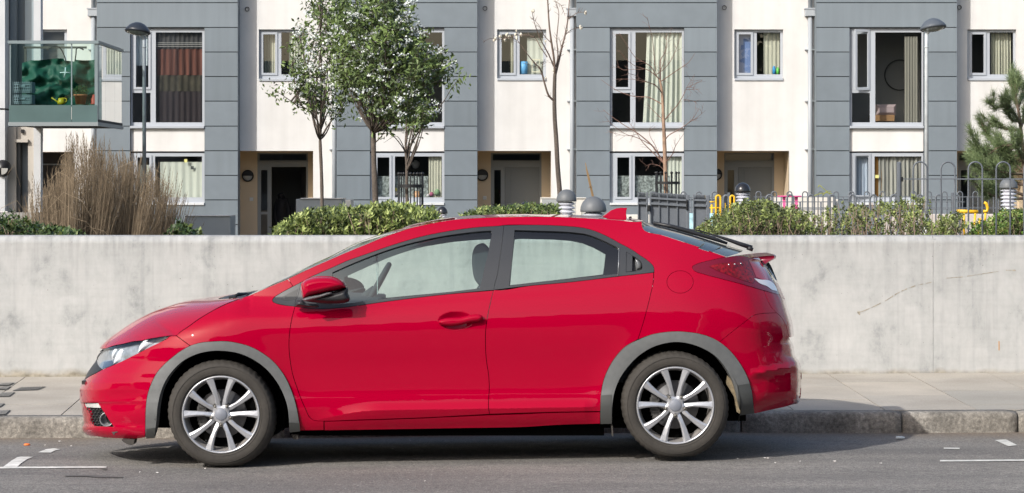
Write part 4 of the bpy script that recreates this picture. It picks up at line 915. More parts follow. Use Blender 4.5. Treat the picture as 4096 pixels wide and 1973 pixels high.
# low walls in front of the houses
LW = mat('low_wall_render', (.62, .60, .55), .9, nz=(.6, .06)); GB = mat('grey_store', (.33, .35, .35), .8, nz=(1.2, .08))
def lowbox(name, px0, px1, top, Y, m, lab, cap=None, depth=1.0):
    t = thing(name, (X(px0, Y), Y, 0), lab, 'wall'); mb = MB(); mb.box((X(px0, Y), Y, -.2), (X(px1, Y), Y + depth, Z(top, Y)), bev=.01); mb.build('body', m, t)
    if cap: mb = MB(); mb.box((X(px0 + cap[0], Y), Y - .03, Z(top, Y)), (X(px1 + cap[1], Y), Y + depth + .03, Z(top - 4, Y)), bev=.006); mb.build('coping', LW, t)
    return t
lowbox('bin_store_wall', 1184, 1369, 797, 42, GB, 'grey low store wall beside the open front door', (18, 3)); lowbox('low_wall', 1368, 1404, 800, 44, LW, 'short white low wall right of the grey store')
lowbox('low_wall', 2163, 2345, 795, 42, LW, 'white low wall behind the two domed bollards', (0, 0)); lowbox('bin_store_wall', 2168, 2240, 799, 41.8, GB, 'grey low store panel behind the left domed bollard')
lowbox('low_wall', 740, 922, 866, 40, GB, 'grey low wall right of the dried grass', (0, 0)); lowbox('low_wall', 2505, 2620, 860, 40, LW, 'white kerb wall seen left of the grey gate')
lowbox('low_wall', 3100, 3336, 787, 43, LW, 'white low wall behind the pink plastic table'); lowbox('low_wall', 3336, 3356, 797, 43.4, LW, 'white pier right of the low wall')
lowbox('low_wall', 3560, 4100, 858, 36, mat('pinkish_low_wall', (.50, .46, .43), .9), 'long pinkish low wall behind the tall railing')
# pink plastic table and blue thing
mb = MB(); Yp = 38
mb.box((X(3115, Yp), Yp - .3, Z(788, Yp)), (X(3200, Yp), Yp + .3, Z(783, Yp)), bev=.02)
for p in (3137, 3186): mb.add([P(p - 8, 786, Yp - .2), P(p + 6, 786, Yp - .2), P(p + 4, 870, Yp - .25), P(p - 3, 870, Yp - .25)] + [P(p - 8, 786, Yp + .1), P(p + 6, 786, Yp + .1), P(p + 4, 870, Yp + .05), P(p - 3, 870, Yp + .05)], [(0, 1, 2, 3), (7, 6, 5, 4), (0, 3, 7, 4), (1, 5, 6, 2)])
o = tag(mb.build('toy_table', mat('pink_plastic', (.70, .10, .30), .4)), 'pink plastic toy table behind the playground fence', 'toy table')
BLU = mat('blue_print', (.42, .66, .74), .5, nz=[(9, .4)])
for a, b, lab in ((2757, 2774, 'blue and white patterned sheet hung in the gap of the grey gate'), (2838, 2872, 'blue and white patterned sheet hung behind the yellow rail')):
    mb = MB(); mb.box((X(a, 29), 29, Z(930, 29)), (X(b, 29), 29.02, Z(853, 29))); tag(mb.build('play_panel', BLU), lab, 'panel')
# bollard lights
def bollard(px, top, r_px, d, dome, nl, lab, y_sh, base=True, ring=False):
    """top, y_sh (underside of the dome) in pixels; louvres below"""
    Y = d - 15; r = r_px * d / FX; z0 = Z(top, Y); zs = Z(y_sh, Y); h_ = z0 - zs; c = (X(px, Y), Y)
    t = thing('bollard_light', (c[0], c[1], .4), lab, 'bollard light')
    mb = MB(); mb.lathe((c[0], c[1], zs), [(.001, h_)] + [(r * math.sin(R(a)), h_ * math.cos(R(a))) for a in range(10, 91, 10)] + [(r, -.012), (r * .93, -.014), (.001, -.014)], 32); mb.build('dome', dome, t)
    L = .30 * r / .125; mb = MB(); prof = []; n = 6
    for k in range(n):
        zt = -.016 - L * k / n; prof += [(r * .55, zt), (r * .88, zt - L / n * .55), (r * .88, zt - L / n * .62), (r * .55, zt - L / n * .9)]
    mb.lathe((c[0], c[1], zs), prof, 32, smooth=False); mb.build('louvres', mat('louvre_white', (.82, .81, .86), .25, metal=.2), t)
    mb = MB(); mb.lathe((c[0], c[1], zs), [(r * .93, -.014), (r * .93, -.016 - L)], 32); mb.build('clear_sleeve', glassmat('sleeve', (.90, .92, .93), refl=.9), t)
    mb = MB(); mb.lathe((c[0], c[1], zs), [(r * .98, -.016 - L), (r * .98, -.03 - L), (r * .8, -.04 - L), (r * .8, -zs + .1)], 28); mb.build('stem', mat('stem_dark', (.03, .05, .05), .5), t)
    if ring: mb = MB(); mb.lathe((c[0], c[1], zs), [(r * .99, -.014 - L), (r * .99, -.024 - L)], 28); mb.build('green_ring', mat('green_ring', (.1, .42, .32), .4), t)
DG = mat('dome_grey', (.13, .14, .15), .5, nz=(6, .08)); DB = mat('dome_black', (.018, .019, .022), .22, coat=.4)
bollard(2266, 757.5, 40.3, 27, DG, 6, 'grey-domed bollard light, left one of the pair behind the car roof', 801)
bollard(2373.5, 786, 52.3, 21, DG, 6, 'large grey-domed bollard light left of the roof aerial', 841)
bollard(2970.5, 731, 32, 34, DB, 6, 'shiny black-domed bollard light above the shrubs at right', 765, ring=True)
bollard(1769.5, 826, 21.3, 50, DB, 6, 'small black-domed bollard light between the hedges', 852)
bollard(4034, 712, 36.5, 30, DG, 6, 'grey-domed bollard light seen through the tall railing', 749, ring=True)
bollard(2102, 807, 24, 46, DB, 6, 'black dome of a bollard light just showing over the hedge', 833)
# street lamps
def slamp(pxp, pxh, pyh, w_, d, dome, lab, side):
    Y = d - 15; t = thing('street_lamp', (X(pxp, Y), Y, 0), lab, 'street lamp', None); s = d / FX
    pole = mat('galvanised_pole' + str(side), (.26, .30, .33) if side < 0 else (.50, .54, .56), .5, metal=.1, nz=[(6, .14)])
    hx, hz = X(pxh, Y), Z(pyh, Y); r = w_ * s / 2
    mb = MB(); mb.tube([(X(pxp, Y), Y, 0), (X(pxp, Y), Y, Z(880, Y))], .085, 14); mb.tube([(X(pxp, Y), Y, Z(880, Y)), (X(pxp, Y), Y, Z(190 if side < 0 else 186, Y)), (X(pxp, Y), Y, hz - .12)], [8.2 * s, 7.2 * s, 6.6 * s], 14); mb.tube([(X(pxp, Y), Y, Z(192, Y)), (X(pxp, Y), Y, Z(186, Y))], 8.3 * s, 14)
    mb.tube([(X(pxp, Y), Y, hz - .16), (X(pxp, Y) * .6 + hx * .4, Y, hz - .08), (hx, Y, hz - .03)], [5.5 * s, 6 * s, 8 * s], 10); mb.build('pole', pole, t)
    tl = R(7) * -side; 
    mb = MB(); prof = [(.001, r * .62), (r * .25, r * .59), (r * .5, r * .48), (r * .72, r * .32), (r * .88, r * .12), (r * .97, .0), (r, -.03), (r * .93, -.05), (r * .8, -.045)]
    mb.lathe((hx, Y, hz), prof, 36); ve = MB(); ve.lathe((hx, Y, hz), [(r * .8, -.045), (r * .6, -.075), (r * .3, -.092), (.001, -.098)], 36)
    M = Matrix.Translation(Vector((hx, Y, hz))) @ Matrix.Rotation(R(-9), 4, 'X') @ Matrix.Rotation(tl, 4, 'Y') @ Matrix.Translation(-Vector((hx, Y, hz)))
    for q in (mb, ve): q.v = [tuple(M @ Vector(v)) for v in q.v]
    mb.build('hood', dome, t); ve.build('lens', mat('lamp_lens', (.20, .24, .23), .25, coat=.6, nz=(20, .3)), t)
slamp(577, 551, 122, 105, 50, mat('hood_dark', (.028, .034, .045), .35), 'street lamp with dark domed hood at the left, pole beside the dark-curtained window', -1)
slamp(3706, 3732, 107, 107, 50, mat('hood_grey', (.085, .10, .12), .5), 'street lamp with grey domed hood at the right, on a pale galvanised pole', 1)
# ---------------------------------------------------------------- vegetation
BARK = mat('grey_brown_bark', (.10, .082, .068), .9, nz=[(12, .3, (1, 1, .3)), (50, .25)], bump=(60, .008)); BARKL = mat('pale_bark', (.30, .20, .14), .85, nz=[(16, .25)]); BARKM = mat('mid_bark', (.17, .125, .10), .85, nz=[(14, .3)])
def leafmat(name, col, amt=.35, rough=.5, tr=.25):
    m = mat(name, col, rough, nz=[(1.3, amt), (9, amt * .7)], spec=.4); return m
def tube_px(mb, pts, Y, r, n=6, sm=3, dy=0, rnd=None):
    pts = spline(pts, sm) if len(pts) > 2 else list(pts); m = len(pts); rr = [r[0] + (r[1] - r[0]) * i / (m - 1) for i in range(m)]; s = (Y + 15) / FX
    mb.tube([P(a, b, Y + dy * i / (m - 1)) for i, (a, b) in enumerate(pts)], [q * s for q in rr], n)
def leaves(mb, p, n, size, rnd, spread, asp=.45, droop=0, up=0):
    for _ in range(n):
        q = p + Vector((rnd.gauss(0, 1), rnd.gauss(0, 1), rnd.gauss(0, 1))) * spread
        a = Vector((rnd.gauss(0, 1), rnd.gauss(0, 1), rnd.gauss(0, 1) + up)); a.normalize(); a *= size * rnd.uniform(.6, 1.25) / 2
        b = a.cross(Vector((rnd.gauss(0, 1), rnd.gauss(0, 1), rnd.gauss(0, 1)))); 
        if b.length < 1e-6: continue
        b = b.normalized() * a.length * asp; nrm = a.cross(b).normalized() * a.length * .25
        mb.add([q - a, q + b * .9 + nrm, q + a, q - b * .9 + nrm], [(0, 1, 2), (0, 2, 3)], 0, False)
LG = leafmat('pear_leaf', (.125, .18, .055)); LG2 = leafmat('pear_leaf_dark', (.08, .115, .045)); BLOS = mat('white_blossom', (.62, .66, .64), .7, nz=(30, .08))
BUD = mat('bud_cream', (.62, .58, .48), .7)
def flowering(name, lab, Y, trunk, tr, env, nlimb, ncl, nleaf, lsize, blos, seed, depth=.9, extra=(), low=None, dark=.35):
    rnd = random.Random(seed); s = (Y + 15) / FX
    t = thing(name, P(trunk[0][0], trunk[0][1], Y) * 1, lab, 'tree', 'young street trees behind the wall'); t.location.z = .4
    base = [(trunk[0][0], trunk[0][1] + 150)] + trunk
    mb = MB(); sp = spline(base, 4); m = len(sp); rr = [(tr[0] + (tr[1] - tr[0]) * (i / (m - 1)) ** .8) * s * (1 + rnd.uniform(-.06, .06)) for i in range(m)]
    pts3 = [P(a, b, Y) for a, b in sp]; mb.tube(pts3, rr, 10)
    mb.build('trunk', BARK, t)
    br = MB(); ys = [p[1] for p in env]; xs = [p[0] for p in env]
    # limbs leave the trunk low and sweep up to points of the crown
    nodes = [(p, .0) for i, p in enumerate(pts3) if sp[i][1] < (low or trunk[1][1])]
    def limb(a, b, r0, r1, bow_=.25):
        mid = a.lerp(b, .45) + Vector((rnd.uniform(-.1, .1), rnd.uniform(-.1, .1), 0)) * (b - a).length - Vector((0, 0, bow_ * (b - a).length * .5)); pts = []
        for k in range(7): u = k / 6; pts.append(a * (1 - u) ** 2 + mid * 2 * u * (1 - u) + b * u * u)
        br.tube(pts, [r0 + (r1 - r0) * k / 6 for k in range(7)], 6); return pts
    def randpt():
        while True:
            x, y = rnd.uniform(min(xs), max(xs)), rnd.uniform(min(ys), max(ys))
            if inside(env, x, y) and (mnoise.noise(Vector((x * .011, y * .011, seed * 1.7))) > -.12 or rnd.random() < .2): return x, y
    for (lp, r0, r1) in extra:
        q = spline(lp, 4); yy = rnd.uniform(-.5, .5); pp = [P(a, b, Y + yy * i / len(q)) for i, (a, b) in enumerate(q)]; br.tube(pp, [(r0 + (r1 - r0) * i / (len(q) - 1)) * s for i in range(len(q))], 6); nodes += [(p, 0) for p in pp[len(pp) // 3:]]
    for _ in range(nlimb):
        x, y = randpt(); cx = np.interp(y, [p[1] for p in sp[::-1]], [p[0] for p in sp[::-1]])
        b = P(x, y, Y + rnd.uniform(-1, 1) * depth * .8); cand = [p for p, _ in nodes[:m] if p.z < b.z - .25 * abs(b.x - p.x) - .1]
        if not cand: continue
        a = min(cand, key=lambda p: abs((b.z - p.z) - 1.3 * math.hypot(b.x - p.x, b.y - p.y) - .3)); nodes += [(p, 0) for p in limb(a, b, 4.2 * s, 1.1 * s)[2:]]
    A = np.array([tuple(p) for p, _ in nodes]); lf = MB(); lf2 = MB(); bl = MB()
    for _ in range(ncl):
        x, y = randpt(); b = P(x, y, Y + rnd.gauss(0, .5) * depth); w_ = A - np.array(b); w_[:, 2] *= .8; dd = np.linalg.norm(w_, axis=1) + (A[:, 2] > b.z) * .6; a = Vector(A[int(dd.argmin())])
        if (a - b).length > .9: b = a + (b - a).normalized() * .9
        limb(a, b, 1.5 * s, .5 * s, .1)
        for q in (.45, .7, 1): leaves(lf if rnd.random() > dark else lf2, a.lerp(b, q), nleaf, lsize, rnd, .055, .5)  # darker leaf tone picked at random
        if rnd.random() < blos:
            for _ in range(rnd.randint(1, 2)):
                c = b + Vector((rnd.gauss(0, .05), rnd.gauss(0, .05), rnd.gauss(0, .04) + .02))
                for _ in range(rnd.randint(14, 24)):
                    q = c + Vector((rnd.gauss(0, .030), rnd.gauss(0, .03), rnd.gauss(0, .016))); e = Vector((rnd.gauss(0, 1), rnd.gauss(0, 1) - .6, rnd.gauss(0, 1) + .8)).normalized(); u = e.orthogonal().normalized() * rnd.uniform(.008, .014); v = e.cross(u); bl.add([q + u, q + v, q - u, q - v], [(0, 1, 2, 3)])
    for lp, _a, _b in extra:
        if seed in (3, 5) or lp is extra[0][0]:
            q = spline(lp, 4)
            for u in q[-max(3, len(q) // 4):]: leaves(lf, P(u[0], u[1], Y), 9, lsize, rnd, .07, .5)
    br.build('branches', BARK, t); c_ = lf.build('crown', LG, t); lf2.build('dark_leaves', LG2, t); 
    if bl.v: bl.build('blossom', BLOS, t)
    return t
def px5(*p): return T('A5', *p)
flowering('flowering_tree', 'slender airy flowering tree, leftmost, trunk in front of the white wall', 14, px5((429, 1080), (426, 900), (420, 750), (419, 690), (424, 560), (424, 430), (421, 250), (418, 60), (418, -80)), (8.6, 3.0),
          px5((345, -60), (500, -60), (515, 80), (545, 200), (560, 330), (590, 440), (570, 530), (500, 600), (440, 590), (380, 540), (300, 530), (250, 420), (250, 330), (290, 250), (300, 120), (345, 60)), 20, 150, 4, .066, .32, 3, .75,
          extra=((px5((425, 690), (408, 620), (360, 560), (290, 520)), 4, 1.2), (px5((350, 552), (310, 540), (260, 505), (220, 478), (190, 460)), 2.4, .8), (px5((428, 690), (470, 620), (520, 560), (550, 500)), 4, 1), (px5((420, 670), (400, 590), (375, 500), (350, 430)), 4, 1), (px5((424, 640), (445, 560), (470, 460), (500, 380)), 4, 1)), low=560)
flowering('flowering_tree', 'densest flowering tree, full of white blossom, trunk left of the lower window', 11.5, px5((700, 1090), (697, 960), (690, 800), (688, 640), (684, 560), (692, 480), (690, 300), (684, 120), (680, -80)), (14.5, 5.0),
          px5((500, -80), (880, -80), (890, 60), (905, 150), (960, 250), (1020, 300), (1085, 300), (1075, 370), (1000, 420), (960, 470), (900, 520), (880, 590), (800, 600), (760, 640), (700, 590), (640, 520), (560, 500), (500, 430), (470, 330), (465, 200), (500, 80)), 50, 640, 5, .068, .34, 5, 1.0,
          extra=((px5((688, 640), (660, 600), (635, 545), (590, 500), (540, 460)), 6, 2), (px5((690, 650), (720, 640), (760, 600), (790, 560)), 5, 1.5), (px5((690, 560), (650, 470), (620, 380)), 6, 2), (px5((692, 540), (740, 460), (800, 380)), 6, 2), (px5((700, 720), (730, 690), (770, 620)), 3.4, 1)), low=540)
flowering('flowering_tree', 'thin half-leafed tree standing inside the first black tree guard', 17, px5((862, 1080), (857, 960), (858, 840), (852, 770), (853, 700), (856, 620), (850, 540), (846, 470)), (9, 2.2),
          px5((790, 500), (900, 470), (990, 530), (985, 600), (930, 650), (900, 700), (870, 660), (800, 610)), 8, 85, 4, .07, .3, 8, .4,
          extra=((px5((862, 775), (890, 715), (930, 650), (970, 605), (1040, 520), (1090, 440), (1135, 392)), 4.4, .7), (px5((852, 775), (835, 745), (800, 700), (765, 675), (722, 645)), 3, .6), (px5((850, 770), (830, 720), (800, 690), (740, 725)), 2.4, .5), (px5((1040, 520), (1075, 500), (1060, 455)), 1, .4), (px5((868, 760), (884, 715), (905, 690)), 3, .8)), low=700)
# bare tree with first buds
def twigs(mb, path, Y, rnd, n, L, r, bm=None, bud=0):
    s = (Y + 15) / FX; out = []
    for _ in range(n):
        i = rnd.randint(1, len(path) - 2); a = path[i]; d = np.array(path[i + 1]) - np.array(path[i - 1]); d = d / (np.linalg.norm(d) + 1e-9); sg = rnd.choice((-1, 1)); e = d * rnd.uniform(.3, 1) + np.array((-d[1], d[0])) * sg * rnd.uniform(.4, 1.0); e[1] -= .25; e /= np.linalg.norm(e); l = L * rnd.uniform(.35, 1.2)
        b = (a[0] + e[0] * l, a[1] + e[1] * l); m_ = (a[0] + e[0] * l * .5 + rnd.uniform(-2, 2), a[1] + e[1] * l * .5 + rnd.uniform(-2, 2)); dy = rnd.uniform(-.2, .2)
        mb.tube([P(*a, Y), P(*m_, Y + dy / 2), P(*b, Y + dy)], [r * s, r * .7 * s, r * .45 * s], 5); out.append((a, m_, b))
        if bm is not None and rnd.random() < bud: c = P(*b, Y + dy); bm.lathe(c, [(.001, -.02), (.011, -.005), (.009, .01), (.001, .018)], 6)
    return out
t = thing('bare_tree', P(2268, 800, 16), 'bare tree with first pale buds, trunk beside the drainpipe', 'tree', 'young street trees behind the wall'); t.location.z = .4
rnd = random.Random(21); Yt = 16
mb = MB(); tube_px(mb, T('A6', (438, 1120), (428, 960), (419, 850), (411, 700), (404, 600), (402, 500), (403, 430), (405, 372)), Yt, (10.5, 7.0), 10, 4); mb.build('trunk', BARK, t)
mb = MB(); bm = MB()
D_ = [(((405, 380), (400, 300), (388, 220), (376, 130), (368, 0), (366, -60)), 5.2, 2.2), (((407, 380), (424, 310), (440, 240), (456, 180), (470, 100), (476, 30), (480, -40)), 5.0, 1.6), (((402, 512), (372, 482), (352, 420), (332, 352), (300, 318), (262, 270), (215, 205)), 4.8, 1.2), (((215, 205), (180, 190), (120, 202), (78, 196), (42, 213)), 1.3, .7),
      (((398, 335), (370, 270), (332, 200), (302, 120), (288, 55)), 3.2, .9), (((410, 340), (420, 280), (414, 200), (420, 130), (424, 60), (404, 0)), 3.0, 1), (((456, 180), (490, 150), (532, 138)), 1.6, .7), (((470, 98), (520, 66), (562, 62)), 1.6, .7), (((366, 290), (332, 240), (300, 190), (240, 178), (160, 190), (118, 205)), 2.2, .7),
      (((412, 330), (436, 250), (424, 190)), 2.2, .8), (((352, 420), (330, 350), (240, 320)), 1.5, .6), (((404, 8), (436, 28), (456, 80)), 1.4, .7), (((388, 220), (350, 180), (325, 130), (290, 92)), 2, .7), (((330, 360), (345, 320), (352, 300)), 1, .5)]
for pts, r0, r1 in D_:
    q = T('A6', *pts); tube_px(mb, q, Yt, (r0, r1), 7, 4, dy=rnd.uniform(-.4, .4)); twigs(mb, spline(q, 4), Yt, rnd, 11, 22, .9, bm, .05)
for a, b in ((130, 188), (160, 176), (175, 186), (205, 180), (214, 192), (150, 203), (560, 64), (536, 138), (292, 56), (100, 200), (235, 176)):
    for _ in range(3): c = P(*T('A6', (a + rnd.uniform(-5, 5), b + rnd.uniform(-5, 5)))[0], Yt + rnd.uniform(-.1, .1)); bm.lathe(c, [(.001, -.02), (.015, -.004), (.013, .012), (.001, .02)], 7)
mb.build('branches', BARKM, t); bm.build('buds', BUD, t)
# thin reddish bare tree in the second guard
t = thing('bare_tree', P(2660, 800, 24), 'thin reddish bare tree standing inside the second black tree guard', 'tree', 'young street trees behind the wall'); t.location.z = .3
Yt = 24; rnd = random.Random(22)
mb = MB(); tube_px(mb, T('ZE', (712, 2000), (703, 1700), (690, 1300), (684, 1150), (676, 950), (668, 800), (655, 700), (640, 640)), Yt, (9.5, 4.0), 9, 4); mb.build('trunk', BARKL, t)
mb = MB()
E_ = [(((650, 665), (648, 560), (650, 450), (690, 380), (710, 280), (712, 180)), 2.6, .6), (((640, 640), (605, 600), (560, 520), (480, 465), (400, 420), (330, 320), (240, 180)), 2.2, .5), (((640, 645), (600, 600), (520, 545), (440, 522), (370, 490), (300, 430), (238, 352)), 2.0, .5), (((665, 775), (600, 700), (480, 650), (400, 600), (320, 582)), 2.2, .6),
      (((670, 890), (600, 850), (520, 815), (420, 812), (330, 795), (200, 740), (60, 642)), 2.2, .5), (((690, 1045), (760, 962), (820, 892), (880, 792), (910, 722), (990, 590)), 2.4, .5), (((908, 724), (980, 690), (1062, 648)), 1.1, .4), (((900, 742), (1040, 736)), 1.0, .4), (((652, 662), (740, 602), (860, 520), (930, 470), (992, 380)), 2.0, .5),
      (((612, 590), (690, 532), (760, 440), (820, 300), (856, 190)), 1.8, .5), (((645, 560), (690, 450), (712, 320), (765, 120)), 1.4, .4), (((600, 560), (572, 250), (540, 120), (518, 20)), 1.6, .4), (((688, 1060), (640, 1010), (560, 930), (512, 870)), 1.6, .5), (((600, 690), (380, 640), (190, 640)), 1.0, .4), (((480, 540), (380, 540), (280, 545), (212, 500)), 1, .4),
      (((694, 1240), (740, 1190), (830, 1140), (930, 1070), (985, 1010), (1030, 930)), 2.2, .5), (((930, 1070), (1010, 1020), (1096, 948)), 1.2, .4), (((700, 1500), (640, 1400), (560, 1290), (430, 1180), (300, 1100), (180, 1020), (80, 940)), 3.4, .5), (((560, 1290), (420, 1220), (300, 1180), (160, 1080), (95, 1000)), 1.6, .4), (((700, 1490), (600, 1390), (470, 1260), (400, 1150), (330, 1060)), 2.4, .5),
      (((640, 1400), (600, 1300), (545, 1200), (540, 1120)), 1.4, .5), (((705, 1460), (770, 1380), (800, 1300), (880, 1180)), 2.2, .5), (((430, 1180), (300, 1200), (120, 1150)), 1, .4), (((700, 1560), (640, 1500), (560, 1480), (500, 1500)), 1.2, .4), (((880, 840), (960, 850), (1010, 870)), .9, .3)]
for pts, r0, r1 in E_:
    q = T('ZE', *pts); tube_px(mb, q, Yt, (r0 * 1.1, r1 * 1.2), 6, 4, dy=rnd.uniform(-.7, .7)); tw = twigs(mb, spline(q, 4), Yt, rnd, 6, 38, .62)
    for k in tw[:3]: twigs(mb, [k[0], k[1], k[2]], Yt, rnd, 1, 20, .5)
mb.build('branches', mat('reddish_twig', (.19, .11, .085), .8), t)
# tree guards
def guard(px0, px1, top, Y, n, lab, bot=960):
    t = thing('tree_guard', (X((px0 + px1) / 2, Y), Y, .2), lab, 'tree guard', 'black tree guards'); cx = (px0 + px1) / 2; w_ = (px1 - px0) / 2; r = w_ * (Y + 15) / FX; c = P(cx, top, Y)
    for k in range(n):
        a = 2 * math.pi * (k + .3) / n; x, y = c.x + r * math.cos(a), c.y + r * math.sin(a); mb = MB(); zt = c.z; mb.tube([(x, y, 0), (x, y, zt)], .0085, 6); mb.lathe((x, y, zt + .02), [(.001, -.024), (.016, -.01), (.018, .006), (.001, .022)], 8); mb.build('bar', BK, t)
    mb = MB(); 
    for zz in (c.z - .13, .5): mb.lathe((c.x, c.y, zz), [(r - .012, -.02), (r + .012, -.02), (r + .012, .02), (r - .012, .02), (r - .012, -.02)], 28, smooth=False)
    mb.build('hoop', BK, t)
guard(1593, 1692, 702, 17, 11, 'black tree guard round the thin half-leafed tree'); guard(2623, 2717, 697, 24, 13, 'black tree guard round the reddish bare tree')
# bundle of cut stems leaning
mb = MB(); rnd = random.Random(2)
for k in range(16):
    o = rnd.uniform(-4, 4); tube_px(mb, [(2343 + o * .5, 650 + rnd.uniform(0, 30)), (2352 + o, 700), (2362 + o, 745), (2374 + o, 800), (2380 + o * 1.4, 860)], 22, (.7, 1.4), 5, 2)
twigs(mb, [(2352, 700), (2362, 745), (2374, 800)], 22, rnd, 14, 12, .5); tag(mb.build('stem_bundle', mat('straw_brown', (.27, .18, .09), .9)), 'leaning bundle of dry brown stems above the large domed bollard', 'stems')
mb = MB()
for pts in (((3322, 780), (3300, 760), (3275, 740)), ((3290, 782), (3310, 765), (3325, 768)), ((3254, 785), (3280, 775), (3320, 772), (3332, 785)), ((3272, 750), (3280, 742), (3298, 760))): tube_px(mb, pts, 30, (2.2, 1.0), 5)
tag(mb.build('drooping_plant', mat('yellowed_leaf', (.26, .28, .06), .7)), 'yellowed drooping plant stalks by the white low wall', 'plant')
# hedges
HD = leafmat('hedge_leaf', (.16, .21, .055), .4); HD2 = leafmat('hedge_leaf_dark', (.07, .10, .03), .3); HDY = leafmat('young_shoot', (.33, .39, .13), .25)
STK = mat('shrub_stem', (.24, .18, .13), .9)
def hedge(name, lab, Y0, Y1, prof, n, size, seed, shoot=.35, bottom=.75, asp=.3, thin=0, mats=None, cat='hedge'):
    """prof: [(px, top py)] outline of the top; rosettes of leaves on stems"""
    rnd = random.Random(seed); mats = mats or (HD, HD2, HDY); A_ = [p[0] for p in prof]; B_ = [p[1] for p in prof]; Ym = (Y0 + Y1) / 2
    t = thing(name, (X(sum(A_) / len(A_), Ym), Ym, .5), lab, cat); L = [MB(), MB(), MB()]; st = MB()
    for _ in range(n):
        px = rnd.uniform(A_[0], A_[-1]); Y = rnd.uniform(Y0, Y1); top = np.interp(px, A_, B_) + mnoise.noise(Vector((px * .02, Y * 2, seed))) * 26 + abs(Y - Ym) / (Y1 - Y0) * 18 + 8
        u = rnd.random() ** .75; zt = Z(top, Ym); z = bottom + (zt - bottom) * u; x = X(px, Ym); 
        if zt < bottom + .03: continue
        p = Vector((x, Y, z)); sun = u > .8
        up = Vector((rnd.gauss(0, .35), rnd.gauss(0, .35) - .15, 1)).normalized()
        if thin and mnoise.noise(Vector((x * 2.2, Y * 2, z * 3 + seed))) < thin: 
            if rnd.random() < .8: continue
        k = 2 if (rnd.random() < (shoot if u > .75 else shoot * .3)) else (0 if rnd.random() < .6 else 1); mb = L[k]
        for j in range(7):
            a = 2.4 * j + rnd.random(); e = up.orthogonal().normalized(); f = up.cross(e); d = (e * math.cos(a) + f * math.sin(a)) * rnd.uniform(.5, 1) + up * rnd.uniform(.3, 1.0); d.normalize(); l = size * rnd.uniform(.6, 1.1); b = d.cross(up)
            if b.length < 1e-4: continue
            b = b.normalized() * l * asp; q = p + up * .02 * (j / 3.); mb.add([q, q + d * l * .5 + b, q + d * l, q + d * l * .5 - b], [(0, 1, 2, 3)])
        if rnd.random() < .25: st.tube([p - up * .22 + Vector((rnd.uniform(-.05, .05), 0, 0)), p], [.004, .002], 4)
    for _ in range(int((A_[-1] - A_[0]) / 9)):
        px = rnd.uniform(A_[0], A_[-1]); Y = rnd.uniform(Y0, Y1); zt = Z(np.interp(px, A_, B_) + 15, Ym); x = X(px, Ym); st.tube([(x, Y, .4), (x + rnd.uniform(-.06, .06), Y, (.4 + zt) / 2), (x + rnd.uniform(-.12, .12), Y, zt)], [.009, .006, .002], 5)
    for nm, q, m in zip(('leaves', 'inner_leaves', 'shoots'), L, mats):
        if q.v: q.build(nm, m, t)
    st.build('stems', STK, t); return t
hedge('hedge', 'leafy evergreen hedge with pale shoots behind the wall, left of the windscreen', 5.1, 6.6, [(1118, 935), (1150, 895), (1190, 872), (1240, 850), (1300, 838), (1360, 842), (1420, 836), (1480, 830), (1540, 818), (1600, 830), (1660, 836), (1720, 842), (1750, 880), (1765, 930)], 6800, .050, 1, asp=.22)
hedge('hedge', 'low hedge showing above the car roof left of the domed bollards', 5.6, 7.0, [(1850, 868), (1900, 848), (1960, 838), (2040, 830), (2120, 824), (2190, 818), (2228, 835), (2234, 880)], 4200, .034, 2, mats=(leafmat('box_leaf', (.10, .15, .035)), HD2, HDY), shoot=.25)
BH = leafmat('wild_leaf', (.16, .205, .06), .35); BHD = leafmat('wild_leaf_dark', (.085, .10, .04), .3); BHY = leafmat('wild_leaf_light', (.27, .32, .10), .25)
hedge('shrub', 'dense tangled shrub at the right, just behind the hatchback window', 5.2, 6.8, [(2790, 935), (2830, 905), (2870, 870), (2920, 842), (2960, 822), (3000, 812), (3060, 806), (3110, 826), (3160, 842), (3210, 850)], 3800, .028, 3, shoot=.3, mats=(BH, BHD, BHY), cat='shrub', asp=.38)
hedge('shrub', 'straggly see-through shrub left of the tall railing post', 5.4, 7.0, [(3200, 862), (3260, 842), (3320, 828), (3400, 812), (3470, 802), (3540, 796), (3590, 800), (3640, 785), (3672, 800), (3690, 850)], 2200, .027, 4, shoot=.35, thin=.05, mats=(BH, BHD, BHY), cat='shrub', asp=.4)
hedge('shrub', 'small sparse shrub behind the first bars of the tall railing', 8, 9, [(3690, 900), (3740, 890), (3770, 880), (3800, 850), (3830, 865), (3850, 900)], 500, .035, 5, mats=(BH, BHD, BHY), cat='shrub', thin=.0)
hedge('shrub', 'bright green shrub at the right edge behind the railing', 10.8, 12.2, [(3905, 935), (3935, 900), (3980, 870), (4020, 850), (4060, 845), (4120, 842), (4180, 850)], 2600, .036, 6, mats=(leafmat('bright_leaf', (.10, .19, .03)), BHD, BHY), cat='shrub', asp=.4)
hedge('shrub', 'low dark green shrub in the bottom left corner behind the wall', 5.2, 6.2, [(-60, 885), (0, 868), (40, 862), (80, 892), (130, 905), (200, 912), (300, 925)], 1500, .045, 7, mats=(leafmat('dark_corner_leaf', (.045, .08, .022)), HD2, BH), cat='shrub', shoot=.1)
hedge('shrub', 'small dark green shrub right of the dried grass', 5.2, 6.0, [(690, 900), (715, 890), (740, 905), (765, 925), (790, 940)], 320, .05, 8, mats=(MATS['dark_corner_leaf'], HD2, BH), cat='shrub', shoot=.1)
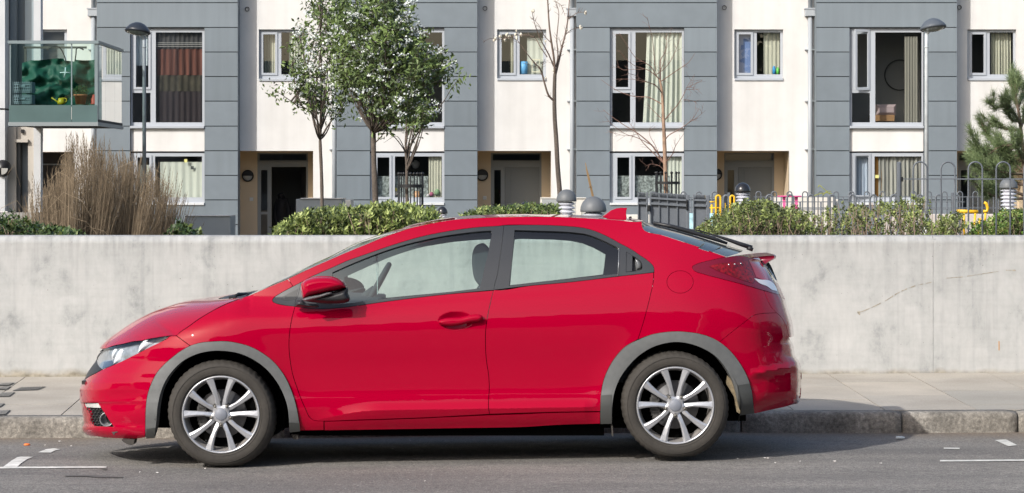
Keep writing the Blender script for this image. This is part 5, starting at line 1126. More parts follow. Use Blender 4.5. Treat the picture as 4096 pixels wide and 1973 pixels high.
# dried ornamental grass, three plants grown together
GR = [mat('dry_grass', (.165, .125, .08), .85, nz=(3, .3)), mat('dry_grass_dark', (.11, .082, .052), .9, nz=(3, .3)), mat('dry_grass_pale', (.27, .21, .14), .85)]
def grass(lab, cx, Y, wd, hfun, n, seed, lean):
    rnd = random.Random(seed); t = thing('ornamental_grass', (X(cx, Y), Y, .5), lab, 'ornamental grass', 'clumps of dried grass behind the wall'); st = MB(); pl = MB(); s = (Y + 15) / FX; tufts = [(cx + rnd.uniform(-.85, .85) * wd, rnd.uniform(-.6, .6), rnd.gauss(0, .22), rnd.uniform(-12, 75)) for _ in range(22)]
    for _ in range(n):
        tc_ = tufts[int(rnd.random() ** .9 * len(tufts))]; px = tc_[0] + rnd.gauss(0, 11); yy = Y + tc_[1] + rnd.uniform(-.15, .15); x = X(px, Y); z0 = .5; u = (px - cx) / wd
        tpx = px + (u * .55 + lean + tc_[2] + rnd.gauss(0, .26)) * 80; top = hfun(tpx) + tc_[3] + abs(rnd.gauss(0, 1)) * 95 - 15 + 45 * mnoise.noise(Vector((tpx * .035, seed * 3.1, 0))); 
        if rnd.random() < .45: top += rnd.uniform(60, 230)
        zt = Z(min(top, 925), Y); xt = X(tpx, Y); k = rnd.choice((0, 0, 1, 2)); bend = rnd.uniform(.0, .03); w_ = rnd.uniform(.0014, .0036)
        pts = [Vector((x + (xt - x) * (v ** 1.6) , yy + (rnd.uniform(-.02, .02)), z0 + (zt - z0) * (v - bend * v * v * v))) for v in (0, .33, .66, 1)]
        b0 = len(st.v); side = Vector((1, rnd.uniform(-.5, .5), 0)).normalized()
        vs = []; 
        for j, p in enumerate(pts): ww = w_ * (1 - .28 * j); vs += [p - side * ww, p + side * ww]
        st.add(vs, [(2 * j, 2 * j + 1, 2 * j + 3, 2 * j + 2) for j in range(3)], k)
        if rnd.random() < .32:     # feathery plume
            d = (pts[3] - pts[2]).normalized()
            for q in range(9):
                c = pts[3] - d * .03 * q + Vector((0, rnd.uniform(-.01, .01), 0)); e = (d + Vector((rnd.uniform(-.35, .35), rnd.uniform(-.3, .3), 0))).normalized() * .05; f = Vector((.0028, 0, 0)); st.add([c - f, c + f, c + e], [(0, 1, 2)], rnd.choice((0, 1)))
    for _ in range(n // 120):        # broken, arching straws
        px = cx + rnd.uniform(-.7, .7) * wd; yy = Y - rnd.uniform(.2, .8); z = rnd.uniform(.9, 1.7); x = X(px, Y); d = rnd.choice((-1, 1)) * rnd.uniform(.06, .3); h_ = rnd.uniform(.05, .25)
        pts = [Vector((x, yy, z)), Vector((x + d * .5, yy, z + h_)), Vector((x + d, yy, z + h_ * .6)), Vector((x + d * 1.3, yy, z - h_ * .3))]; vs = []
        for p in pts: vs += [p - Vector((0, 0, .0018)), p + Vector((0, 0, .0018))]
        st.add(vs, [(2 * j, 2 * j + 1, 2 * j + 3, 2 * j + 2) for j in range(3)], 2)
    st.build('blades', GR, t)
_gx = [100, 150, 200, 270, 300, 350, 400, 450, 520, 580, 640, 690, 735, 770]; _gy = [850, 760, 670, 600, 545, 545, 560, 590, 615, 625, 650, 690, 760, 860]
gh = lambda p: float(np.interp(p, _gx, _gy))
grass('tallest dried grass clump with feathery tops, in the middle', 300, 8, 150, gh, 1900, 1, .05); grass('dried grass clump leaning right in front of the lamp pole', 520, 8.6, 170, gh, 2200, 2, .45); grass('thin dried grass clump at the left by the building door', 190, 7.4, 95, gh, 600, 3, -.3)
# pine
pn = thing('pine_tree', P(4080, 800, 19), 'young pine with long needles at the right edge', 'tree'); pn.location.z = .5; Yt = 19; rnd = random.Random(31)
mb = MB(); PXT = lambda *p: [(3840 + a / 1.8242, 300 + b / 1.8242) for a, b in p]
tube_px(mb, PXT((480, 1300), (470, 700), (440, 360), (410, 160), (402, 70)), Yt, (11, 2), 9, 4)
brs = [((440, 360), (400, 290), (330, 230), (250, 250)), ((450, 400), (360, 400), (240, 370)), ((455, 480), (340, 560), (250, 510), (190, 420)), ((460, 520), (300, 520), (180, 590), (110, 490)), ((462, 620), (330, 660), (220, 610), (130, 640)), ((464, 720), (380, 720), (260, 700), (150, 690)), ((430, 260), (400, 180), (385, 120)), ((425, 230), (450, 170), (470, 150)), ((465, 700), (400, 650), (350, 600)), ((470, 900), (300, 900), (140, 830)), ((470, 880), (330, 830), (270, 860), (200, 900)), ((440, 330), (380, 330), (330, 260)), ((455, 560), (380, 600), (330, 570)), ((460, 640), (430, 560), (400, 520)), ((445, 380), (470, 300), (480, 260)), ((402, 120), (400, 60), (392, 50)), ((465, 800), (400, 790), (340, 760), (190, 760))]
nd = MB()
def needles(p, d, n, l):
    for _ in range(n):
        e = (d * rnd.uniform(.3, 1.2) + Vector((rnd.gauss(0, .5), rnd.gauss(0, .5), rnd.gauss(0, .5)))).normalized() * l * rnd.uniform(.6, 1.1); f = e.cross(Vector((rnd.gauss(0, 1), rnd.gauss(0, 1), rnd.gauss(0, 1)))).normalized() * .0028
        q = p + Vector((rnd.gauss(0, .012), rnd.gauss(0, .012), rnd.gauss(0, .012))); nd.add([q - f, q + f, q + e], [(0, 1, 2)], 0)
for b in brs:
    q = spline(PXT(*b), 5); yo = rnd.uniform(-.6, .6); pts = [P(a, c, Yt + yo * i / len(q)) for i, (a, c) in enumerate(q)]; mb.tube(pts, [.022 - .016 * i / len(pts) for i in range(len(pts))], 6)
    for i in range(len(pts) // 4, len(pts)):
        d = (pts[min(i + 1, len(pts) - 1)] - pts[i - 1]).normalized(); d = (d + Vector((0, 0, .5))).normalized(); needles(pts[i], d, 40, .14)
        if i > len(pts) * .4 and rnd.random() < .85:
            e = pts[i] + (d + Vector((rnd.uniform(-.6, .6), rnd.uniform(-.7, .7), .3))).normalized() * .2; mb.tube([pts[i], e], [.008, .004], 5); 
            for u in (.5, .75, 1): needles(pts[i].lerp(e, u), (e - pts[i]).normalized(), 42, .14)
mb.build('trunk', mat('pine_bark', (.14, .10, .075), .9, nz=(20, .3)), pn); nd.build('crown', leafmat('pine_needle', (.14, .19, .085), .3), pn)
# dark shape of a person just inside the open door
def person():
    Y = YD + .7; k = (Y + 15) / FX; t = bpy.data.meshes.new('person'); 
    g = lambda a, b, dy=0: P(*T('A5', (a, b))[0], Y + dy)
    jt = {'pel': g(222, 1150), 'ch': g(226, 1060, -.02), 'nk': g(222, 1000), 'hd': g(215, 978, -.05), 'sl': g(200, 1020), 'sr': g(250, 1018), 'el': g(192, 1090, -.05), 'er': g(262, 1092, -.05), 'wl': g(200, 1150, -.12), 'wr': g(256, 1155, -.1), 'hl': g(208, 1170), 'hr': g(238, 1170), 'kl': g(206, 1230), 'kr': g(240, 1230), 'al': g(204, 1285), 'ar': g(242, 1285)}
    rad = {'pel': .16, 'ch': .19, 'nk': .07, 'hd': .115, 'sl': .085, 'sr': .085, 'el': .065, 'er': .065, 'wl': .045, 'wr': .045, 'hl': .1, 'hr': .1, 'kl': .075, 'kr': .075, 'al': .06, 'ar': .06}
    ks = list(jt); ed = [('pel', 'ch'), ('ch', 'nk'), ('nk', 'hd'), ('ch', 'sl'), ('ch', 'sr'), ('sl', 'el'), ('sr', 'er'), ('el', 'wl'), ('er', 'wr'), ('pel', 'hl'), ('pel', 'hr'), ('hl', 'kl'), ('hr', 'kr'), ('kl', 'al'), ('kr', 'ar')]
    o0 = jt['pel'].copy(); t.from_pydata([jt[q] - o0 for q in ks], [(ks.index(a), ks.index(b)) for a, b in ed], []); o = bpy.data.objects.new('person', t); COL.objects.link(o); o.location = o0
    t.materials.append(mat('dark_clothes', (.012, .013, .018), .8)); m = o.modifiers.new('s', 'SKIN'); sv = t.skin_vertices[0].data
    for i, q in enumerate(ks): sv[i].radius = (rad[q], rad[q]); sv[i].use_root = (q == 'pel')
    o.modifiers.new('u', 'SUBSURF').levels = 1; o.modifiers[-1].render_levels = 2
    tag(o, 'person in dark hooded coat standing in the shade of the open front door', 'person')
person()
# ================================================================ the red hatchback
# Feature lines were measured in photograph pixels and set at their own depth: G(px,py) = distance of the body side from the near wheel plane.
YC = .87                                             # centre plane of the car
def tab(pts): 
    s = spline(pts, 8); a = np.array(s); return a[:, 0], a[:, 1]
_ph = tab([(0, .2), (.12, .13), (.18, .08), (.235, .05), (.30, .034), (.36, .036), (.42, .042), (.55, .036), (.66, .024), (.76, .018), (.84, .026), (.91, .048),
           (.97, .076), (1.10, .128), (1.20, .178), (1.30, .235), (1.38, .295), (1.45, .37), (1.6, .5)])
_gf = tab([(0, YC), (5, .72), (18, .54), (42, .385), (80, .26), (130, .165), (200, .08), (290, .030), (380, .007), (480, 0), (620, 0)])
_gr = tab([(0, YC), (4, .72), (9, .52), (15, .40), (32, .325), (50, .268), (85, .19), (112, .142), (150, .09), (210, .05), (290, .024), (380, .006), (480, 0), (620, 0)])
hood_sil = T('R1', (190, 500), (240, 452), (300, 407), (370, 361), (450, 319), (530, 289), (600, 267), (680, 252), (770, 246), (800, 245))
_xf = sorted([(p[1], p[0]) for p in hood_sil[:-1]] + [(1100, 1100)] +
             [(p[1], p[0]) for p in T('Z3', (200, 388), (190, 430), (150, 485), (110, 545), (85, 600), (60, 640), (42, 690), (40, 760), (42, 812), (50, 822), (62, 900), (76, 1000), (62, 1045), (64, 1062), (78, 1085), (100, 1108), (130, 1140))])
_xr = sorted([(900, 3084)] + [(p[1], p[0]) for p in T('R3', (1045, 247), (1030, 275), (1008, 292), (1040, 330), (1078, 390), (1112, 470), (1127, 520), (1148, 590), (1154, 645), (1140, 668), (1150, 685), (1160, 740), (1181, 768), (1187, 800), (1188, 870), (1182, 945), (1170, 965), (1130, 987), (1050, 1010))])
_xf = np.array(_xf); _xr = np.array(_xr)
_t = np.arange(880, 1760, 6.); _q = np.interp(_t, _xr[:, 0], _xr[:, 1]); _g = np.exp(-(np.arange(-20, 21) * 6 / 48.) ** 2); _xrs = np.stack([_t, np.convolve(np.pad(_q, 20, mode='edge'), _g / _g.sum(), 'valid')], 1)
apil = T('R1', (880, 258), (925, 243)) + T('Z8', (500, 372), (600, 342), (700, 300), (900, 212), (1100, 130), (1250, 68)) + T('Z5', (380, 570), (500, 512), (740, 406), (960, 311), (1100, 255), (1300, 172), (1440, 126))
rail = T('Z5', (1440, 126)) + T('ZB', (300, 1080), (400, 1046), (600, 1000), (900, 946), (1200, 924), (1500, 912), (1773, 907)) + T('ZC', (400, 661), (800, 667), (1200, 684), (1600, 709), (2040, 738))
hatch_e = T('Z6', (1870, 108), (1876, 170), (1893, 205), (1935, 235), (2100, 270), (2300, 333), (2576, 422)) + T('R3', (700, 228), (770, 250)) + T('Z4', (330, 95), (455, 138))
def hgt(px, py): return (1861 - .01594 * (px - 882) - py) / 698.
def G(px, py, crease=True):
    px = np.asarray(px, float); py = np.asarray(py, float)
    h = hgt(px, py)
    hb = .905 + (px - 1180) / 1400 * .115; hb = np.clip(hb, .9, 1.05)
    hh = np.where(h > .72, .72 + (h - .72) * (.97 - .72) / (hb - .72), h)
    hh = np.where(h > hb, .97 + (h - hb) * (1.41 - .97) / (1.41 - hb), hh)
    y = np.interp(hh, *_ph)
    if crease:                                        # the crease low on the doors
        hc = .30 - .05 * np.clip((1500 - px) / 230, 0, 1) ** 1.5
        A = .03 * np.clip((px - 1230) / 300, 0, 1) * np.clip((2400 - px) / 60, 0, 1)
        q = (h - hc)
        b = np.where(q > 0, np.clip(1 - q / .05, 0, 1) ** 1.3, np.clip(1 + q / .10, 0, 1))
        y = y - A * b
    # fender bulges round the wheels
    for cx, cy in ((883, 1659), (2702, 1623)):
        d = np.hypot(px - cx, py - cy)
        y = y - .018 * np.exp(-((d - 250) / 70.) ** 2) * (py < cy + 120)
    u = np.clip(px - np.interp(py, _xf[:, 0], _xf[:, 1]), 0, 600)
    g1 = np.interp(u, *_gf) * np.clip((1010 - px) / 110, 0, 1)
    v = np.clip(np.interp(py, _xr[:, 0], _xr[:, 1]) - px, 0, 600); v2 = np.interp(py, _xrs[:, 0], _xrs[:, 1]) - px
    k_ = np.clip(v / 60, 0, 1); k_ = k_ * k_ * (3 - 2 * k_); v = np.clip(v * (1 - k_) + v2 * k_, 0, 600)
    g2 = np.interp(v, *_gr)
    pil = .10 * np.exp(-(np.clip(px - 930, 0, 999) / 260.)) * np.clip((h - .84) / .12, 0, 1) * np.clip((px - 840) / 160, 0, 1) ** 2
    y = y + pil
    y = y + g1 * (1 - y / YC); y = y + g2 * (1 - y / YC)
    return np.clip(y, -.1, YC)
def Pn(px, py, Y):
    d = Y - CAM_Y
    return np.stack([(px - 2048) * d / FX, Y + 0 * px, CAM_H - (py - HOR) * d / FX], -1)
def smoothpoly(poly, seg=5, corner=40):
    n = len(poly); A = [np.array(p, float) for p in poly]; A = [a for i, a in enumerate(A) if np.linalg.norm(a - A[i - 1]) > .5]; n = len(A); cor = []; tan = []
    for i in range(n):
        a = A[i] - A[i - 1]; b = A[(i + 1) % n] - A[i]; a = a / (np.linalg.norm(a) + 1e-9); b = b / (np.linalg.norm(b) + 1e-9)
        cor.append(math.degrees(math.acos(max(-1, min(1, float(a @ b))))) > corner); t = a + b; tan.append(t / (np.linalg.norm(t) + 1e-9))
    out = []
    for i in range(n):
        p, q = A[i], A[(i + 1) % n]; L_ = np.linalg.norm(q - p); e = (q - p) / (L_ + 1e-9)
        m0 = (e if cor[i] else tan[i]) * L_; m1 = (e if cor[(i + 1) % n] else tan[(i + 1) % n]) * L_
        for k in range(seg):
            t = k / seg; out.append(tuple((2 * t ** 3 - 3 * t * t + 1) * p + (t ** 3 - 2 * t * t + t) * m0 + (3 * t * t - 2 * t ** 3) * q + (t ** 3 - t * t) * m1))
    return out
def panel(name, poly, mats, parent, holes=(), off=0., step=13, gap=1.3, flange=.012, fn=None, fine=(), hgap=None, sil=True, extra_pts=()):
    poly = smoothpoly(poly)
    poly = inset(resample(list(poly) + [poly[0]], 9)[:-1], gap)
    holes = [smoothpoly(h) for h in holes]
    hl = [inset(resample(list(h) + [h[0]], 7)[:-1], -(gap if hgap is None else hgap)) for h in holes]
    pts = hexgrid(poly, hl, step)
    for fp, fs in fine:
        fp_np = fp
        a = np.array(pts); k = ~inside_np(fp_np, a[:, 0], a[:, 1]); pts = [tuple(p) for p in a[k]]
        g = hexgrid(fp, hl, fs, 0)
        if g:
            g = np.array(g); kk = inside_np(poly, g[:, 0], g[:, 1]) & (dist_np(poly, g[:, 0], g[:, 1]) > 3)
            pts += [tuple(p) for p in g[kk]]
    if sil:
        ex = []
        for ys in np.arange(1000, 1740, 11):
            for q in (2, 5, 10, 17, 27, 40):
                ex.append((np.interp(ys, _xf[:, 0], _xf[:, 1]) + q, ys)); ex.append((np.interp(ys, _xr[:, 0], _xr[:, 1]) - q, ys))
        ex = np.array(ex); k = inside_np(poly, ex[:, 0], ex[:, 1])
        k &= dist_np(poly, ex[:, 0], ex[:, 1]) > 1.5
        for h in hl: k &= ~inside_np(h, ex[:, 0], ex[:, 1]); k &= dist_np(h, ex[:, 0], ex[:, 1]) > 3
        pts += [tuple(p) for p in ex[k]]
    V, F = cdt(poly, hl, pts + list(extra_pts))
    px = np.array([v[0] for v in V]); py = np.array([v[1] for v in V])
    f = (lambda a, b: G(a, b) + off + (fn(a, b) if fn else 0))
    y = f(px, py); W = Pn(px, py, y)
    e = 1.0
    dx = Pn(px + e, py, f(px + e, py)) - Pn(px - e, py, f(px - e, py)); dy = Pn(px, py + e, f(px, py + e)) - Pn(px, py - e, f(px, py - e))
    N = np.cross(dx, dy); N /= np.linalg.norm(N, axis=1)[:, None] + 1e-12
    N[N[:, 1] > 0] *= -1
    mb = MB(); mb.add([tuple(v) for v in W], [tuple(t) for t in F], 0, True)
    for i in range(len(W)): mb.n[i] = Vector(N[i])
    cnt = {}
    for t in F:
        for a, b in ((t[0], t[1]), (t[1], t[2]), (t[2], t[0])): cnt[(a, b)] = 1
    if flange:
        base = len(mb.v); mp = {}
        nv = []; nf = []
        for (a, b) in cnt:
            if (b, a) in cnt: continue
            if y[a] > YC - .03 and y[b] > YC - .03: continue
            for i in (a, b):
                if i not in mp:
                    mp[i] = len(nv); nv.append(tuple(W[i])); nv.append((W[i][0] - N[i][0] * flange, W[i][1] - N[i][1] * flange, W[i][2] - N[i][2] * flange))
            nf.append((mp[a], mp[b], mp[b] + 1, mp[a] + 1))
        mb.add(nv, nf, 0, False)
    return mb.build(name, mats, parent)
def puff(name, poly, y0, A, D, mats, parent, step=6, back=True, ex=.5, fn=None):
    poly = smoothpoly(poly)
    poly = resample(list(poly) + [poly[0]], step)[:-1]
    pts = hexgrid(poly, [], step)
    for q in (.06, .18, .4):
        r = inset(poly, D * q); a = np.array(r); k = inside_np(poly, a[:, 0], a[:, 1]) & (dist_np(poly, a[:, 0], a[:, 1]) > D * q * .8)
        pts += [tuple(p) for p in a[k]]
    V, F = cdt(poly, [], pts)
    px = np.array([v[0] for v in V]); py = np.array([v[1] for v in V])
    d = np.clip(dist_np(poly, px, py) / D, 0, 1); yy = y0 - A * (1 - (1 - d) ** 2) ** ex
    if fn is not None: yy = yy + fn(px, py)
    W = Pn(px, py, yy); mb = MB(); mb.add([tuple(v) for v in W], [tuple(t) for t in F], 0, True)
    return mb.build(name, mats, parent)
def curveat(pts, n):
    a = np.array(pts, float); L = np.r_[0, np.cumsum(np.linalg.norm(np.diff(a, axis=0), axis=1))]; t = np.linspace(0, L[-1], n)
    return np.stack([np.interp(t, L, a[:, k]) for k in range(a.shape[1])], 1)
def loft(name, E, C, mats, parent, nt=60, ns=14, pw=2.0, off=0., y_e=None, under=0.):
    """skin from the side edge E up to the centre curve C and down the far side; E, C in pixels"""
    E = curveat(spline(E, 5), nt); C = curveat(spline(C, 5), nt)
    ye = G(E[:, 0], E[:, 1]) + off if y_e is None else np.interp(np.linspace(0, 1, nt), *zip(*y_e))
    PE = Pn(E[:, 0], E[:, 1], ye); PC = Pn(C[:, 0], C[:, 1], np.full(nt, YC))
    vs = []; S = list(1 - np.cos(np.linspace(0, math.pi / 2, ns)))
    for i in range(nt):
        row = []
        for s in S:
            q = 1 - (1 - s) ** pw
            row.append((PE[i][0] + (PC[i][0] - PE[i][0]) * (1 - (1 - s) ** 2), PE[i][1] + (PC[i][1] - PE[i][1]) * s, PE[i][2] + (PC[i][2] - PE[i][2]) * q))
        row = row + [(p[0], 2 * YC - p[1], p[2]) for p in row[-2::-1]]
        vs += row
    m = 2 * ns - 1; fs = []
    for i in range(nt - 1):
        for k in range(m - 1): fs.append((i * m + k, i * m + k + 1, (i + 1) * m + k + 1, (i + 1) * m + k))
    mb = MB(); mb.add(vs, fs, 0, True)
    return mb.build(name, mats, parent)

# ---- materials
RED = mat('red_paint', (.335, .0, .020), .42, metal=.0, coat=1, coatr=.012, spec=.0)
REDD = mat('red_lens', (.15, .0, .014), .25, coat=.5, coatr=.02)
REDL = mat('bright_red_lens', (.17, .001, .004), .2, coat=.6, coatr=.02, nz=(60, .6))
BLK = mat('black_plastic', (.018, .019, .021), .45)
TRIM = mat('satin_window_trim', (.03, .033, .038), .36)
FLARE = mat('grey_plastic_flare', (.115, .12, .12), .55, nz=(30, .08), bump=(400, .0004))
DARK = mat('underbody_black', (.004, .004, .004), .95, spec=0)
GLOSSB = mat('gloss_black', (.008, .008, .010), .08, coat=1)
RUB = mat('tyre_rubber', (.040, .036, .031), .78, nz=[(9, .16), (60, .12)], bump=(120, .0006))
ALLOY = mat('alloy_silver', (.50, .51, .535), .30, metal=.6, coat=.4, coatr=.12, nz=(14, .07))
ALLOYD = mat('alloy_barrel_dusty', (.30, .285, .27), .5, metal=.2, nz=(18, .25))
CHROME = mat('chrome', (.82, .84, .86), .10, metal=1)
GLINT = mat('reflector_painted_glint', (.86, .88, .90), .3, metal=.15, nz=(40, .15))  # white base colour stands in for the bright shine of chrome
CGLASS = glassmat('car_side_glass', (.80, .905, .875), refl=1.0, ior=1.52)
LGLASS = glassmat('lamp_cover', (.93, .95, .96), refl=1.2)
WGLASS = glassmat('windscreen_glass', (.70, .80, .78), refl=1.0)
RGLASS = glassmat('privacy_glass', (.35, .42, .42), refl=.55, body=.75, bodycol=(.012, .018, .032))
INT = mat('interior_slate', (.045, .055, .062), .8)
DISC = mat('brake_disc', (.10, .10, .105), .5, metal=.5, nz=(25, .15))
BOLT = mat('wheel_bolt_metal', (.16, .15, .13), .4, metal=.4)
CAP = mat('hub_cap_blue_grey', (.20, .215, .25), .5)
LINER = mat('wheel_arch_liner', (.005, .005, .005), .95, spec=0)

car = thing('parked_car', P(1790, 1846, YC), 'glossy red five-door hatchback with grey wheel-arch trims parked by the kerb', 'car')
SIDE = []                                            # parts repeated on the far side
# ---- outlines (pixels)
seam_f = T('Z3', (915, 211), (1040, 302))
arch_fo = T('Z3', (635, 1130), (636, 960), (640, 850), (655, 745), (690, 640), (740, 545), (800, 475), (880, 405), (960, 345), (1040, 302)) + \
    T('R1', (700, 475), (760, 468), (840, 467), (900, 477), (960, 495), (1020, 527), (1080, 575), (1130, 640), (1165, 712), (1190, 790), (1205, 870), (1210, 925))
arch_fi = T('R1', (470, 958), (478, 880), (485, 800), (500, 730), (530, 660), (570, 607), (620, 563), (690, 530), (760, 516), (830, 516), (900, 528), (970, 558), (1030, 600), (1080, 655), (1120, 722), (1145, 790), (1154, 860), (1158, 930))
arch_ro = T('R3', (238, 1058), (238, 1000), (243, 905), (255, 850), (280, 790), (320, 730), (360, 691), (420, 660), (480, 637), (540, 626), (600, 622), (650, 625), (700, 632), (750, 646), (797, 669), (850, 712), (900, 776), (935, 842), (953, 900), (961, 960), (966, 1008))
arch_ri = T('R3', (293, 1058), (296, 960), (306, 905), (330, 845), (370, 787), (420, 737), (480, 699), (540, 679), (600, 672), (660, 680), (720, 701), (780, 737), (825, 787), (858, 845), (879, 900), (892, 960), (900, 1018))
door_fe = T('R2', (95, 503), (80, 560), (70, 620), (66, 690), (72, 760), (85, 830), (105, 890), (125, 945), (145, 990), (160, 1022), (178, 1040), (200, 1045))
bseam = T('R2', (1033, 425), (1020, 480), (1005, 550), (996, 620), (995, 690), (1000, 760), (1010, 830), (1013, 890), (1010, 940), (1009, 980), (1015, 1013))
rseam = T('R3', (415, 660), (435, 600), (455, 530), (475, 450), (488, 390), (491, 345))
belt_f = T('Z8', (1362, 525), (1600, 552), (1800, 562), (2100, 545), (2400, 508)) + T('Z5', (1000, 906), (1400, 850), (1900, 790), (2440, 744))
belt_r = T('Z6', (78, 940), (500, 890), (1000, 845), (1580, 776), (2015, 728))
tri_low = T('Z8', (1362, 525), (1180, 500), (1050, 470), (1005, 445), (990, 418), (1010, 385), (1100, 320), (1250, 235), (1335, 190))
trim_top = T('Z8', (1335, 190), (1460, 125)) + T('Z5', (500, 607), (600, 562), (730, 506), (900, 430), (1100, 360), (1300, 290), (1500, 226), (1700, 171), (1900, 130), (2100, 98), (2300, 75), (2508, 62)) + \
    T('Z6', (200, 155), (500, 152), (800, 158), (1000, 170), (1150, 186), (1300, 225), (1450, 290), (1600, 372), (1750, 452), (1850, 520), (1950, 590), (2005, 645), (2020, 690))
tail_o = T('Z4', (210, 215), (225, 236), (300, 262), (430, 296), (560, 330), (720, 376), (832, 408), (822, 370), (812, 335), (790, 300), (770, 255), (745, 205), (715, 165), (640, 148), (560, 130), (455, 140), (330, 165), (245, 188), (215, 203))
hatch_seam = T('Z4', (722, 377), (745, 440), (770, 490), (808, 535))
bump_seam = T('Z4', (405, 742), (500, 665), (600, 587), (650, 552), (700, 541), (808, 535))
# ---- front bumper
fog_hole = T('Z3', (84, 820), (205, 818), (235, 865), (275, 925), (310, 980), (346, 1030), (180, 1024), (152, 990), (138, 900), (124, 868), (96, 860))
nose = [tuple(p) for p in _xf[(_xf[:, 0] > 1522)][:, ::-1]]
fb = T('Z3', (80, 613), (130, 577), (190, 547), (250, 514), (330, 481), (420, 441), (520, 391), (600, 351), (680, 309), (760, 271), (820, 241), (853, 216), (915, 211), (1040, 302)) + arch_fo[:9][::-1][:0] + \
    arch_fo[0:9][::-1] + T('Z3', (560, 1140), (420, 1139), (300, 1134), (200, 1122), (110, 1108)) + [p for p in nose[::-1] if 1525 < p[1] < 1738]
def lipfn(px, py):
    h = hgt(px, py)
    return -.02 * np.clip(1 - abs(h - .18) / .05, 0, 1) * np.clip((700 - px) / 100, 0, 1) * np.clip((px - 345) / 60, 0, 1) \
        + .028 * np.exp(-((px - 470) / 75.) ** 2 - ((py - 1600) / 55.) ** 2) * .8
fbo = panel('front_bumper', fb, RED, car, holes=[fog_hole], step=11, fn=lipfn); SIDE.append(fbo)
def flat(name, poly, Y, m, parent, off=0., step=14, **k): return panel(name, poly, m, parent, off=off, step=step, gap=0, flange=0, **k)
fogb = panel('fog_lamp_recess', inset(fog_hole, -6), mat('recess_black', (.01, .01, .011), .6), fbo, off=.055, gap=0, flange=0)
drl = panel('daytime_lamp', T('Z3', (84, 822), (208, 820), (234, 863), (180, 862), (98, 858)), mat('drl_white', (.62, .62, .60), .25, coat=1), fbo, off=.004, gap=1, flange=.02, step=8)
fx, fy = T('Z3', (288, 965))[0]
y0 = float(G(fx, fy)) + .03
mb = MB()
cx, cz = X(fx, y0), Z(fy, y0)
mb.lathe((cx, y0, cz), [(.001, .03), (.02, .028), (.032, .012), (.036, -.012), (.041, -.014), (.042, .03)], 28, 'y')
mb.build('fog_lamp', mat('fog_lamp_grey', (.26, .27, .28), .3, metal=.3, coat=1), fbo)
mb = MB(); hr = 15 / 2.256 * 1.25
gy = float(G(*T('Z3', (190, 940))[0])) + .03
for r in range(9):
    for c in range(9):
        hx = 128 + c * 31 + (r % 2) * 15.5; hy = 868 + r * 25
        q = T('Z3', (hx, hy))[0]
        if not inside(fog_hole, *q) or math.hypot((hx - 288) / 50, (hy - 965) / 66) < 1: continue
        yy = float(G(*q)) + .03
        ring = [P(q[0] + hr * math.sin(R(60 * k)), q[1] + hr * math.cos(R(60 * k)), yy) for k in range(7)]
        mb.tube(ring, .0032, 5, cap=False, smooth=False)
mb.build('fog_grille', BLK, fbo)
# scuff on the corner of the lip
panel('scuff', T('Z3', (328, 1078), (384, 1074), (382, 1082), (360, 1088), (352, 1110), (342, 1096)), mat('scuff_grey', (.09, .085, .085), .8), fbo, off=-.003, gap=0, flange=0, step=6, fn=lipfn)
# grille corner and badge panel
gs = T('Z3', (82, 610), (110, 547), (150, 487), (190, 430), (200, 396), (225, 362), (262, 338), (262, 345), (235, 372), (205, 410), (197, 445), (212, 485), (248, 513), (190, 545), (130, 576))
gro = panel('grille', gs, mat('grille_black', (.012, .012, .013), .45), car, gap=.6, step=9); SIDE.append(gro)
# ---- headlight
hl = T('Z3', (262, 334), (350, 305), (440, 286), (520, 266), (600, 258), (650, 245), (700, 236), (780, 223), (852, 213), (820, 240), (760, 270), (680, 308), (600, 350), (520, 390), (420, 440), (330, 480), (250, 512), (214, 484), (198, 445), (206, 410), (235, 370))
hlo = panel('headlight', hl, LGLASS, car, off=.0, gap=1.0, step=9, flange=.004); SIDE.append(hlo)
panel('lamp_bowl', inset(hl, -2), mat('lamp_bowl_dark', (.34, .36, .39), .3, metal=.4, nz=(30, .3)), hlo, off=.045, gap=0, flange=0, step=12)
for q in (((345, 468), (366, 400), (396, 345), (470, 298), (522, 308), (534, 345), (524, 385), (484, 416), (420, 446)), ((330, 405), (352, 335), (372, 322), (408, 322), (378, 372), (352, 408), (362, 425), (340, 430)),
          ((568, 366), (580, 310), (605, 270), (640, 246), (700, 240), (835, 220), (790, 250), (740, 275), (680, 305)), ((300, 345), (335, 330), (320, 352), (302, 356))):
    puff('reflector', T('Z3', *q), float(G(*T('Z3', q[0])[0])) + .035, .03, 12, GLINT, hlo, step=5)
panel('lamp_lower_bowl', T('Z3', (245, 505), (262, 445), (300, 440), (335, 432), (350, 470), (300, 492)), mat('lamp_blue_dark', (.03, .04, .07), .2, coat=1), hlo, off=.03, gap=0, flange=0, step=8)
# ---- fender
fen = seam_f[:1] + seam_f[1:] + arch_fo[10:] + T('R2', (118, 1091), (231, 1089), (231, 1046), (200, 1045)) + door_fe[::-1][1:] + tri_low[1:] + T('Z8', (1250, 68)) + \
    apil[2:7][::-1] + apil[:2][::-1] + T('R1', (800, 292), (700, 350), (640, 393), (600, 420))
fno = panel('front_wing', fen, RED, car, step=12); SIDE.append(fno)
# ---- bonnet
hedge = T('Z3', (218, 326), (262, 328), (350, 299), (440, 281), (520, 261), (600, 253), (650, 241), (700, 232), (780, 219), (852, 209), (915, 208)) + T('R1', (600, 418), (640, 391), (700, 348), (800, 290), (880, 256), (925, 243))
loft('bonnet', hedge, hood_sil, RED, car, nt=90, ns=18, pw=2.0)
ul = loft('bonnet_underside', [(a + 3, b + 9) for a, b in hedge], [(a + 6, b + 14) for a, b in hood_sil], DARK, car, nt=50, ns=10, pw=2.0, off=.008)
panel('pillar_backing', [(1140, 1150), (1170, 1110), (1195, 1150), (1160, 1185)], DARK, car, off=.016, gap=0, flange=0)
